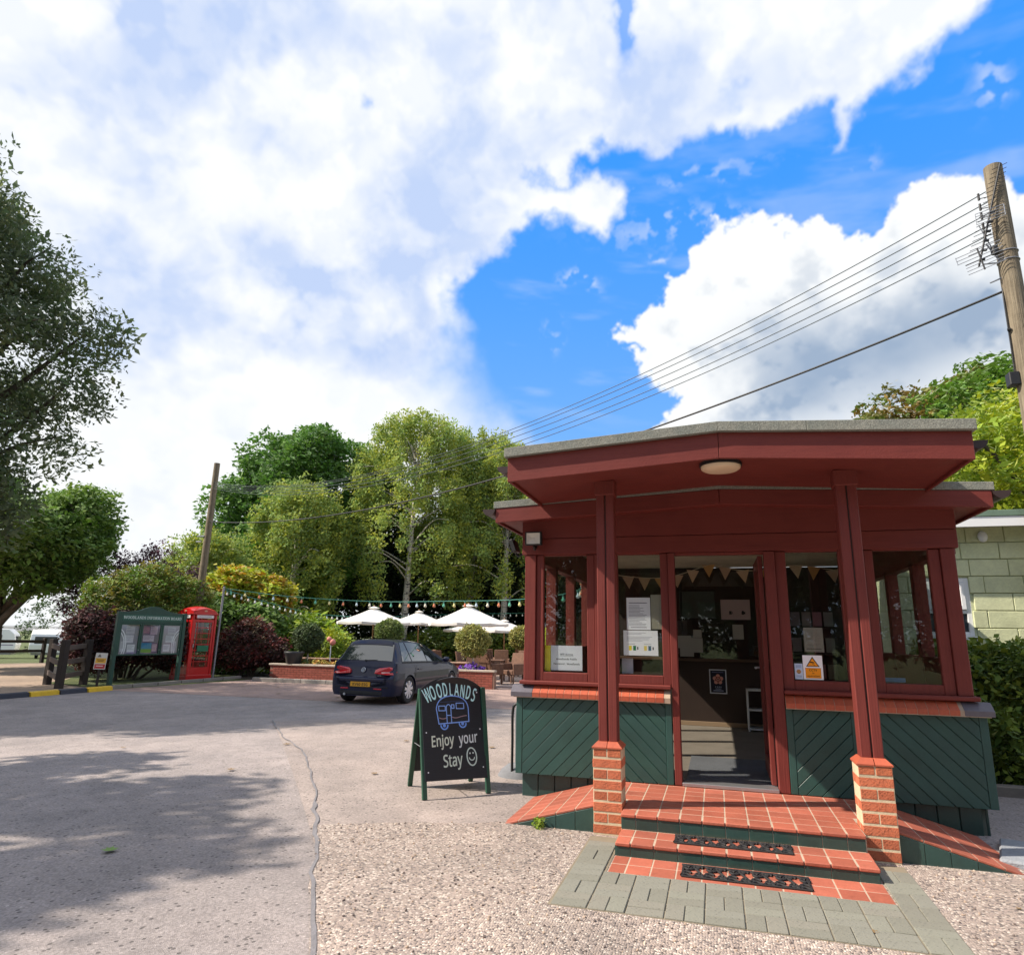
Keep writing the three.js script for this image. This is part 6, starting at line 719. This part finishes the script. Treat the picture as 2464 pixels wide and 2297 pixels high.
// a broadleaf tree: trunk, limbs reaching into each lobe, crown of leaves
function tree(name, label, [x, z], lobes, o) {
  const y = gy(x, z), t = thing(name, label, 'tree', [x, y, z], 0, o.group), r = rng(o.seed), H = o.fork ?? 3, tr = o.trunk ?? 0.28, top = lobes.reduce((m, l) => Math.max(m, l[1]), 0);
  mk('trunk', limb([[0, -0.1, 0], [0.05, H * 0.5, 0.04], [o.lean ?? 0, H, 0.05], [(o.lean ?? 0) * 1.5, top * 0.85, 0]], tr, tr * 0.25), o.bark ?? M.bark, t);
  for (const l of lobes) { const b = H * (0.75 + 0.5 * r()), m = [l[0] * 0.55 + (r() - 0.5) * 0.4, lerp(b, l[1], 0.45), l[2] * 0.55 + (r() - 0.5) * 0.4]; mk('limb', limb([[(o.lean ?? 0) * 0.9, Math.min(b, l[1] * 0.8), 0.03], m, [l[0] + (r() - 0.5) * 0.3, l[1], l[2]], [l[0] * 1.1 + (r() - 0.5) * l[3], l[1] + l[4] * 0.5, l[2] * 1.1 + (r() - 0.5) * l[5]]], tr * 0.42, 0.02), o.bark ?? M.bark, t); }
  crown(t, lobes, o.clump, o.mat, o.seed + 1, o.tints, o.shell); return t;
}
const DG = [[1, 1, 1], [0.9, 1.08, 0.8], [1.15, 1.12, 0.9], [0.85, 0.92, 1]], YG = [[1, 1, 1], [1.2, 1.1, 0.8], [0.85, 0.95, 1], [1.35, 1.1, 0.6]];
const oakLeaf = leafMat(0.12, 0.24, 0.045, 0.42), ashLeaf = leafMat(0.15, 0.19, 0.10, 0.45), birchLeaf = leafMat(0.31, 0.41, 0.10, 0.45), maroon = leafMat(0.100, 0.042, 0.045, 0.3), lime = leafMat(0.30, 0.40, 0.035, 0.45), hedgeLeaf = leafMat(0.16, 0.24, 0.04, 0.38);
// the big ash on the left, whose boughs reach into view, and its neighbour out of view that dapples the tarmac
function lobesAround(n, R, y0, y1, rr, cnt, seed, ky = 0.75) { const r = rng(seed), L = []; for (let i = 0; i < n; i++) { const a = i * 2.4 + r(), h = (i + 0.5) / n, y = lerp(y0, y1, h), R2 = R * Math.sqrt(Math.max(0.06, 1 - (2 * h - 1) ** 2 * 0.8)) * (0.55 + 0.45 * r()), k = rr * (0.8 + 0.4 * r()); L.push([Math.cos(a) * R2, y, Math.sin(a) * R2, k, k * ky, k, Math.round(cnt * (0.8 + 0.4 * r()))]); } return L; }
tree('ash_tree', 'tall dark leaved tree with long boughs over the car park edge', [-20.2, -4.9], [...lobesAround(40, 5.2, 4.2, 14.3, 1.55, 92, 11, 0.5), [3.6, 6.4, -2.6, 1.5, 0.9, 1.5, 110], [3.9, 8.0, -3.0, 1.6, 0.9, 1.6, 110], [3.0, 5.0, -2.2, 1.5, 0.8, 1.5, 110], [4.6, 9.4, -2.8, 1.4, 0.8, 1.4, 90], [2.2, 4.2, -2.4, 1.4, 0.8, 1.4, 100]], { seed: 21, fork: 4, trunk: 0.42, clump: 'ash', mat: ashLeaf, tints: DG, shell: 0.25 });
tree('ash_tree', 'spreading tree beside the car park whose shade dapples the tarmac', [-13.3, 4.8], lobesAround(30, 3.8, 3.8, 9.4, 1.05, 50, 5, 0.5), { seed: 33, fork: 3, trunk: 0.3, clump: 'mid', mat: ashLeaf, tints: DG, shell: 0.2 });
tree('ash_tree', 'tall tree with open boughs standing between the track and the dappled tarmac', [-18.8, -2.9], lobesAround(24, 3.8, 6.0, 13.2, 1.35, 95, 15, 0.6), { seed: 25, fork: 4, trunk: 0.34, clump: 'ash', mat: ashLeaf, tints: DG, shell: 0.2 });
tree('maple_tree', 'rounded green tree standing beyond the track by the fence', [-26.4, -14.9], lobesAround(18, 4.0, 3.7, 6.9, 1.6, 250, 8, 0.7), { seed: 44, fork: 1.8, trunk: 0.35, clump: 'mid', mat: leafMat(0.16, 0.26, 0.05, 0.42), tints: DG, shell: 0.4 });
// behind the patio
tree('sycamore_tree', 'tall dark green tree standing behind the wooden utility pole', [-22.6, -30.0], [...lobesAround(44, 5.2, 3.6, 13.0, 1.55, 130, 17, 0.8), [0, 13.2, 0, 1.5, 1.0, 1.5, 120], [-4.9, 7.2, 1.2, 1.4, 1.6, 1.4, 160], [-4.6, 4.6, 1, 1.4, 1.6, 1.4, 160]], { seed: 55, fork: 3.6, trunk: 0.5, clump: 'big', mat: oakLeaf, tints: DG, shell: 0.5 });
const birchBark = std({ roughness: 0.8, map: tex(512, (u, v) => { const n = fbm2(u, v, 6, 4), b = noise2(u * 6, v * 40, 6, 40); return b > 0.78 || n > 0.72 ? [0.09, 0.08, 0.075] : mix3([0.46, 0.42, 0.37], [0.68, 0.63, 0.56], n); }, 1.6) });
function birch(label, x, z, h, R, seed, n, lean = 0, mat = birchLeaf, base = 3) {
  const y = gy(x, z), t = thing('birch_tree', label, 'tree', [x, y, z], 0, 'birches behind the parasols'), r = rng(seed); mk('trunk', limb([[0, -0.1, 0], [lean * 0.3, h * 0.3, 0], [lean * 0.7, h * 0.6, 0.1], [lean, h * 0.97, 0]], 0.24, 0.03), birchBark, t);
  const lobes = []; for (let i = 0; i < n; i++) {
    const f = 0.26 + 0.74 * Math.sqrt((i + r()) / n), a = i * 2.4 + r() * 0.8, prof = Math.sqrt(Math.max(0.02, 1 - Math.pow((f - 0.60) / 0.44, 2))), reach = R * prof * (0.25 + 0.75 * Math.sqrt(r())), p0 = [lean * f, h * f * 0.86, 0], p2 = [lean * f + Math.cos(a) * reach, h * f, Math.sin(a) * reach], p1 = [lerp(p0[0], p2[0], 0.6), p2[1] + 0.15, lerp(p0[2], p2[2], 0.6)];
    if (i % 3 === 0) mk('branch', limb([p0, p1, p2], 0.05, 0.012), birchBark, t);
    const drop = Math.min(Math.max(0.2, p2[1] - base), 0.5 + 1.9 * r() * r() + (reach > R * 0.6 ? 0.6 : 0)), sw = 0.30 + 0.35 * r(); lobes.push([p2[0], p2[1] - drop * 0.45, p2[2], sw, 0.35 + drop * 0.5, sw, Math.round(15 + drop * 9)]);
  }
  crown(t, lobes, 'birch', mat, seed + 3, YG, 0.0, 'crown', [0.7, 1.35]); return t;
}
birch('tall pale barked birch with a leaning trunk behind the parasols', -15.5, -29.0, 13.8, 4.0, 61, 150, 0.5); birch('second birch with a slim white trunk beside the kiosk roof', -13.2, -32.5, 13.6, 4.0, 62, 150, 0.9); birch('birch crown drooping low beside the kiosk eaves', -10.4, -31.0, 12.2, 3.4, 67, 120, 0.3); birch('smaller yellow green birch in front of the dark tree', -20.0, -25.0, 9.2, 2.7, 63, 100, 0.2, birchLeaf, 1.5); birch('low birch beside the wooden pole', -22.6, -22.0, 6.2, 2.3, 64, 60, 0, birchLeaf, 1.2);
tree('dark_tree', 'dark evergreen growing between the birches behind the patio', [-13.5, -38], lobesAround(12, 4.8, 2.0, 9.5, 2.4, 260, 71, 0.9), { seed: 72, fork: 2, trunk: 0.35, clump: 'big', mat: leafMat(0.035, 0.062, 0.026, 0.25), tints: DG, shell: 0.4 });
tree('dark_tree', 'dark evergreen behind the birch nearest the kiosk', [-7.5, -36], lobesAround(12, 4.6, 1.5, 8.5, 2.4, 260, 73, 0.9), { seed: 74, fork: 2, trunk: 0.35, clump: 'big', mat: leafMat(0.035, 0.062, 0.026, 0.25), tints: DG, shell: 0.4 });
tree('dark_tree', 'dark evergreen under the tall green tree', [-19.4, -33.5], lobesAround(11, 3.8, 2.0, 7.5, 2.2, 230, 75, 0.9), { seed: 76, fork: 2, trunk: 0.35, clump: 'big', mat: leafMat(0.028, 0.048, 0.020, 0.25), tints: DG, shell: 0.4 });
tree('dark_tree', 'dark evergreen at the back of the patio behind the far chairs', [-3.5, -34], lobesAround(12, 4.6, 1.2, 8, 2.4, 240, 77, 0.9), { seed: 78, fork: 2, trunk: 0.35, clump: 'big', mat: leafMat(0.030, 0.052, 0.022, 0.25), tints: DG, shell: 0.4 });
// trees over the roof on the right
tree('brown_leaved_tree', 'tree with bronze tinged leaves above the kiosk roof', [8.9, -20.5], lobesAround(14, 2.7, 4.5, 9.9, 1.6, 240, 81, 0.8), { seed: 82, fork: 3, trunk: 0.3, clump: 'mid', mat: leafMat(0.20, 0.20, 0.05), tints: [[1, 1, 1], [1.25, 0.85, 0.7], [0.8, 1.15, 0.8]], shell: 0.4 });
tree('green_tree', 'fresh green tree behind the tall pole', [10.6, -17.0], lobesAround(13, 3.0, 4.0, 9.0, 1.8, 260, 83, 0.8), { seed: 84, fork: 3, trunk: 0.3, clump: 'mid', mat: leafMat(0.14, 0.25, 0.035), tints: DG, shell: 0.4 });
tree('lime_tree', 'bright yellow green tree over the green building', [7.4, -10.0], lobesAround(20, 2.8, 3.0, 5.8, 1.05, 200, 85, 0.8), { seed: 86, fork: 2.5, trunk: 0.25, clump: 'fine', mat: lime, tints: YG, shell: 0.45 });
// trees behind the viewer, mirrored dark in the kiosk glass
[[-4, 20], [2.5, 22.5], [9, 20], [15.5, 17.5], [-11, 25], [21, 11]].forEach(([x, z], i) => tree('park_tree', ['wide park tree facing the kiosk door across the tarmac', 'second park tree across the tarmac, opposite the porch', 'park tree across the tarmac opposite the right hand window', 'park tree at the end of the row across the tarmac', 'park tree set back beside the track', 'park tree standing past the kiosk hedge'][i], [x, z], lobesAround(12, 3.2, 2.0, 9.0, 2.3, 170, 90 + i, 0.9), { seed: 120 + i, fork: 2.2, trunk: 0.3, clump: 'big', mat: ashLeaf, tints: DG, shell: 0.35, group: 'trees across the tarmac' }));
// ---- shrubs
function shrub(name, label, x, z, lobes, clump, mat, seed, tints, stems = 4, cat = 'shrub', shell = 0.55) { const y = gy(x, z), t = thing(name, label, cat, [x, y, z]), r = rng(seed); for (let i = 0; i < stems; i++) { const l = lobes[i % lobes.length]; mk('stem', limb([[(r() - 0.5) * 0.6 + l[0] * 0.3, -0.05, (r() - 0.5) * 0.6 + l[2] * 0.3], [l[0] * 0.6 + (r() - 0.5) * 0.3, l[1] * 0.5, l[2] * 0.6], [l[0] + (r() - 0.5) * l[3], l[1] + 0.3 * l[4], l[2]]], 0.045, 0.012), M.bark, t); } crown(t, lobes, clump, mat, seed + 1, tints, shell, 'foliage'); return t; }
shrub('beech_hedge', 'tall rounded green hedge rising behind the information board', -18.0, -13.4, [[-0.6, 2.5, 0.5, 0.95, 0.9, 0.9, 330], [-0.1, 3.05, -0.4, 1.05, 0.85, 1.0, 400], [0.5, 2.6, -1.5, 1.0, 0.9, 1.0, 360], [-0.2, 1.9, 0.8, 0.95, 0.8, 0.9, 300], [0.5, 1.7, -0.4, 1.1, 0.9, 1.0, 320]], 'fine', leafMat(0.17, 0.25, 0.035), 140, [[1, 1, 1], [1.1, 0.95, 0.9], [0.8, 1.05, 0.8], [1.4, 0.85, 0.9]], 7, 'hedge');
shrub('purple_shrub', 'dark purple leaved shrub below the green hedge at the fence end', -17.5, -12.5, [[-0.55, 1.45, 0.75, 0.75, 0.85, 0.7, 330], [0.1, 1.35, 0.1, 0.9, 0.9, 0.9, 360], [0.7, 1.2, -0.8, 0.9, 0.8, 0.9, 300], [-0.3, 0.8, 0.5, 0.8, 0.5, 0.7, 200], [0.6, 0.85, -1.9, 0.8, 0.6, 0.8, 220]], 'fine', maroon, 150, [[1, 1, 1], [0.7, 1.2, 0.9], [1.3, 0.9, 0.9]], 7);
shrub('plum_tree', 'thin purple leaved tree rising behind the tall hedge', -22.6, -18.4, [[-0.9, 3.9, 0.6, 0.9, 1.0, 0.9, 110], [0.2, 4.3, 0.0, 1.0, 1.1, 1.0, 130], [1.2, 3.7, -0.7, 0.9, 0.9, 0.9, 110], [-2.2, 3.0, 1.6, 0.8, 1.0, 0.8, 90], [0.3, 2.8, 0, 1.5, 1.2, 1.3, 140]], 'fine', leafMat(0.085, 0.045, 0.07, 0.3), 160, [[1, 1, 1], [1.2, 0.9, 1]], 5, 'tree', 0.1);
shrub('golden_shrub', 'golden yellow topped shrub behind the steel post', -17.7, -18.4, [[-0.3, 3.4, 0, 1.1, 0.8, 1.1, 330], [0.8, 3.0, -0.6, 0.9, 0.8, 0.9, 260], [-1.1, 2.8, 0.5, 0.8, 0.8, 0.8, 220]], 'mid', leafMat(0.48, 0.45, 0.03, 0.42), 170, [[1, 1, 1], [1.1, 0.62, 0.7], [0.75, 1.05, 0.8], [0.95, 1.0, 1]], 4);
shrub('green_shrub', 'leafy green shrub below the golden one beside the telephone box', -17.4, -17.4, [[-0.6, 1.9, 0.3, 1.2, 1.0, 1.0, 300], [0.7, 1.8, -0.6, 1.2, 1.0, 1.0, 300], [0, 0.9, 0, 1.3, 0.8, 1.0, 260]], 'mid', leafMat(0.14, 0.23, 0.04), 172, DG, 4);
shrub('maroon_shrub', 'rounded maroon shrub between the telephone box and the planter', -15.6, -16.35, [[0, 1.25, 0, 0.85, 0.65, 0.8, 300], [-0.5, 0.95, 0.2, 0.75, 0.6, 0.7, 240], [0.6, 0.95, -0.2, 0.75, 0.6, 0.7, 240], [0, 0.75, 0.2, 0.9, 0.4, 0.8, 220], [0, 1.75, -0.1, 0.5, 0.3, 0.5, 90]], 'fine', leafMat(0.15, 0.055, 0.045, 0.3), 180, [[1, 1, 1], [1.5, 0.8, 0.8], [0.7, 1.4, 0.9], [0.6, 0.8, 0.8]], 6);
shrub('green_shrub', 'bright green big leaved shrub behind the black pot', -15.2, -19.2, [[0, 1.6, 0, 1.1, 0.7, 1.0, 260], [-0.9, 1.2, 0.4, 0.9, 0.8, 0.9, 220], [0.9, 1.1, -0.3, 0.9, 0.8, 0.9, 220], [0, 0.7, 0.3, 1.5, 0.7, 0.9, 240]], 'long', leafMat(0.22, 0.35, 0.03, 0.42), 190, YG, 5);
shrub('green_shrub', 'small bright shrub beside the first parasol pole', -13.7, -18.6, [[0, 1.1, 0, 0.75, 0.6, 0.7, 260], [0.4, 0.6, 0.1, 0.6, 0.6, 0.6, 160]], 'fine', lime, 195, YG, 3);
shrub('back_hedge', 'long green hedge running behind the patio chairs', -9.6, -30.2, [[-4.2, 0.9, 1.2, 1.5, 1.0, 0.9, 330], [-2.1, 1.0, 0.6, 1.5, 1.0, 0.9, 330], [0, 0.95, 0, 1.5, 1.0, 0.9, 330], [2.1, 1.0, -0.4, 1.5, 1.0, 0.9, 330], [4.2, 1.0, -0.8, 1.5, 1.0, 0.9, 330], [6.2, 1.0, -1.0, 1.5, 1.0, 0.9, 330]], 'mid', hedgeLeaf, 200, YG, 6, 'hedge');
shrub('far_trees', 'low line of far green trees beyond the caravans', -78, -46, [[-12, 2.5, 16, 6, 3.2, 4, 320], [-5, 2.4, 8, 6, 3.2, 4, 320], [2, 2.6, 0, 6, 3.4, 4, 320], [10, 3.0, -8, 6, 3.8, 4, 320], [18, 3.4, -16, 6, 4.2, 4, 320], [25, 3.6, -25, 6, 4.5, 4, 320]], 'big', leafMat(0.07, 0.11, 0.04), 210, DG, 6, 'trees').traverse((o) => { if (o.isInstancedMesh) o.scale.set(1, 1, 1); });
// clipped balls on stems
function standard(label, x, z, y0, stem, R, seed, mat) { const t = thing('topiary_standard', label, 'topiary', [x, y0, z], 0, 'ball topped standards'); mk('stem', limb([[0, -0.1, 0], [0.01, stem * 0.5, 0], [0, stem + R * 0.5, 0]], 0.03, 0.024), birchBark, t); const L = [[0, stem + R, 0, R, R * 0.94, R, 620]]; crown(t, L, 'small', mat, seed, DG, 0.8, 'clipped_ball', [0.8, 1.2]); return t; }
const pl = gy(-10, -16) + 0.44; standard('dark green clipped ball on a stem in the planter beside the black pot', -12.85, -15.95, pl, 0.55, 0.44, 220, leafMat(0.085, 0.12, 0.05, 0.25)); standard('golden clipped ball on a stem above the violets by the planter end', -6.62, -15.75, pl, 0.55, 0.46, 221, leafMat(0.34, 0.32, 0.10, 0.3)); standard('green clipped ball behind the car roof', -11.2, -18.9, gy(-11, -19), 1.25, 0.46, 222, leafMat(0.19, 0.24, 0.07, 0.3)); standard('golden clipped ball by the far chairs near the kiosk', -6.75, -22.2, gy(-7, -22), 1.1, 0.46, 223, leafMat(0.32, 0.30, 0.09, 0.3));
{ // bedding flowers
  const fl = (name, label, x, z, w, d, n, cols, s) => { const r = rng(s), g = leafClump(10, 0.06, 0.05, s, 0.6, 0.9), im = new THREE.InstancedMesh(g, std({ color: rgb(1, 1, 1), roughness: 0.8, side: THREE.DoubleSide }), n), m = new THREE.Matrix4(), q = new THREE.Quaternion(), c = new THREE.Color(); for (let i = 0; i < n; i++) { const a = r() * 6.28, k = Math.sqrt(r()); q.setFromEuler(new THREE.Euler(r(), r() * 6, r())); m.compose(V(x + Math.cos(a) * k * w, pl + 0.06 + (1 - k) * 0.2 * r() + 0.08, z + Math.sin(a) * k * d), q, V(1.1, 1.1, 1.1)); im.setMatrixAt(i, m); const t = cols[Math.floor(r() * cols.length)]; im.setColorAt(i, c.setRGB(...t)); } im.name = numbered(name); im.castShadow = im.receiveShadow = true; tag(im, label, 'flowers', null, 'stuff'); scene.add(im); };
  fl('flower_bed', 'clump of violet flowers round the golden standard', -6.62, -15.6, 0.42, 0.28, 150, [[0.20, 0.06, 0.48], [0.30, 0.12, 0.55], [0.14, 0.05, 0.38], [0.06, 0.10, 0.03]], 230); fl('flower_bed', 'low orange and yellow plants at the planter end', -12.4, -15.6, 0.9, 0.22, 120, [[0.45, 0.22, 0.04], [0.40, 0.30, 0.05], [0.10, 0.14, 0.03]], 231); fl('flower_bed', 'low green leaves and small flowers along the planter', -9.8, -15.7, 1.6, 0.5, 200, [[0.10, 0.16, 0.03], [0.16, 0.2, 0.05], [0.5, 0.45, 0.3]], 232);
}
// hedge by the green building: clipped box of small leaves
{ const t = thing('clipped_hedge', 'clipped green hedge in front of the pale green building', 'hedge', [4.6, 0, -3.4]), L = [], r = rng(240); for (let i = 0; i < 7; i++) for (let k = 0; k < 3; k++) L.push([-1.15 + i * 0.42, 0.30 + k * 0.385, (r() - 0.5) * 0.25, 0.42, 0.36, 0.46, 300]); crown(t, L, 'small', hedgeLeaf, 241, YG, 0.5, 'foliage', [0.8, 1.4]); for (let i = 0; i < 9; i++) mk('stem', limb([[-1.1 + i * 0.32, -0.05, 0], [-1.1 + i * 0.32 + (r() - 0.5) * 0.2, 0.5, (r() - 0.5) * 0.2], [-1.1 + i * 0.32 + (r() - 0.5) * 0.4, 1.1, (r() - 0.5) * 0.3]], 0.03, 0.01), M.bark, t); }
{ const kb = new THREE.Group(); kb.name = 'kerb'; kb.userData.kind = 'structure'; scene.add(kb); for (let i = 0; i < 4; i++) mk('kerb_stone', bx(3.1 + i * 0.91, 4.0 + i * 0.91, -0.05, 0.10, -2.75, -2.62, 0.01), std({ color: rgb(0.22, 0.19, 0.16), roughness: 0.92, map: mottleMap }), kb); }
{ // weathered stone edging at the end of the right ramp
  const g = bxr(0.62, 0.06, 0.16, 2.83, 0.015, -0.52, 0, 1.25, 0.0, 0.02); tag(mk('edging_stone', g, std({ color: rgb(0.30, 0.32, 0.35), roughness: 0.9, map: mottleMap, bumpMap: fineBump, bumpScale: 0.006 })), 'pale weathered stone edging at the foot of the ramp by the hedge', 'stone');
  const s = thing('seedling', 'tiny weed growing against the left ramp', 'weed', [-0.42, 0.01, -0.02]); crown(s, [[0, 0.035, 0, 0.03, 0.04, 0.03, 12]], 'small', lime, 260, YG, 0.2, 'foliage', [0.25, 0.4]);
}
{ // fallen leaves
  const spots = [[-4.05, -1.1, 0.14, 0], [-4.6, -2.9, 0.16, 0], [-2.95, 1.45, 0.16, 1], [-3.9, 2.2, 0.13, 1], [-6.6, -2.2, 0.12, 0], [-2.5, -1.35, 0.12, 0], [-8.4, -10.6, 0.22, 0], [-8.9, -12.9, 0.2, 0], [-11.6, -12.6, 0.22, 0], [-12.6, -12.3, 0.2, 0], [-10.3, -10.8, 0.2, 0], [1.62, 1.22, 0.07, 0], [2.45, 0.62, 0.05, 0], [-1.6, 2.9, 0.10, 0], [-1.9, -3.4, 0.15, 0], [-3.2, -3.6, 0.15, 0]], br = std({ color: rgb(0.20, 0.13, 0.06), roughness: 0.9, side: THREE.DoubleSide }), gn = std({ color: rgb(0.16, 0.26, 0.06), roughness: 0.8, side: THREE.DoubleSide }), r = rng(270);
  const sh = new THREE.Shape(); const o = [[0, -0.6], [0.12, -0.3], [0.45, -0.35], [0.35, -0.1], [0.6, 0.1], [0.3, 0.2], [0.25, 0.5], [0.08, 0.35], [0, 0.7], [-0.08, 0.35], [-0.3, 0.45], [-0.3, 0.15], [-0.6, 0.05], [-0.35, -0.12], [-0.42, -0.35], [-0.12, -0.3]]; o.forEach((p, i) => (i ? sh.lineTo(...p) : sh.moveTo(...p))); const g = new THREE.ShapeGeometry(sh); g.rotateX(-Math.PI / 2); const p = g.attributes.position; for (let i = 0; i < p.count; i++) p.setY(i, 0.25 * (p.getX(i) ** 2) + 0.2 * p.getZ(i) ** 2); g.computeVertexNormals();
  const where = ['near the road seam opposite the chalkboard', 'further along the road seam', 'on the dappled tarmac short of the seam', 'in the tree shade on the tarmac', 'on the sunlit tarmac toward the track', 'between the seam and the chalkboard', 'behind the car tail on the pink apron', 'beside the planter kerb near the car', 'by the kerb stones under the planter', 'by the kerb end below the maroon shrub', 'on the apron between the car and the planter', 'lying on the block paving', 'on the coarse stone beside the right pillar', 'on the seam edge of the coarse stone', 'behind the chalkboard toward the car', 'on the tarmac midway to the car']; spots.forEach(([x, z, s, green], k) => { const l = mk('fallen_leaf', g, green ? gn : br); l.position.set(...AT(x, z, 0.02)); l.scale.setScalar(s * 0.6); l.rotation.y = r() * 6; tag(l, `fallen ${green ? 'green' : 'brown'} leaf ${where[k]}`, 'leaf', green ? 'fallen green leaves' : 'fallen brown leaves'); });
}
renderer.render(scene, camera);
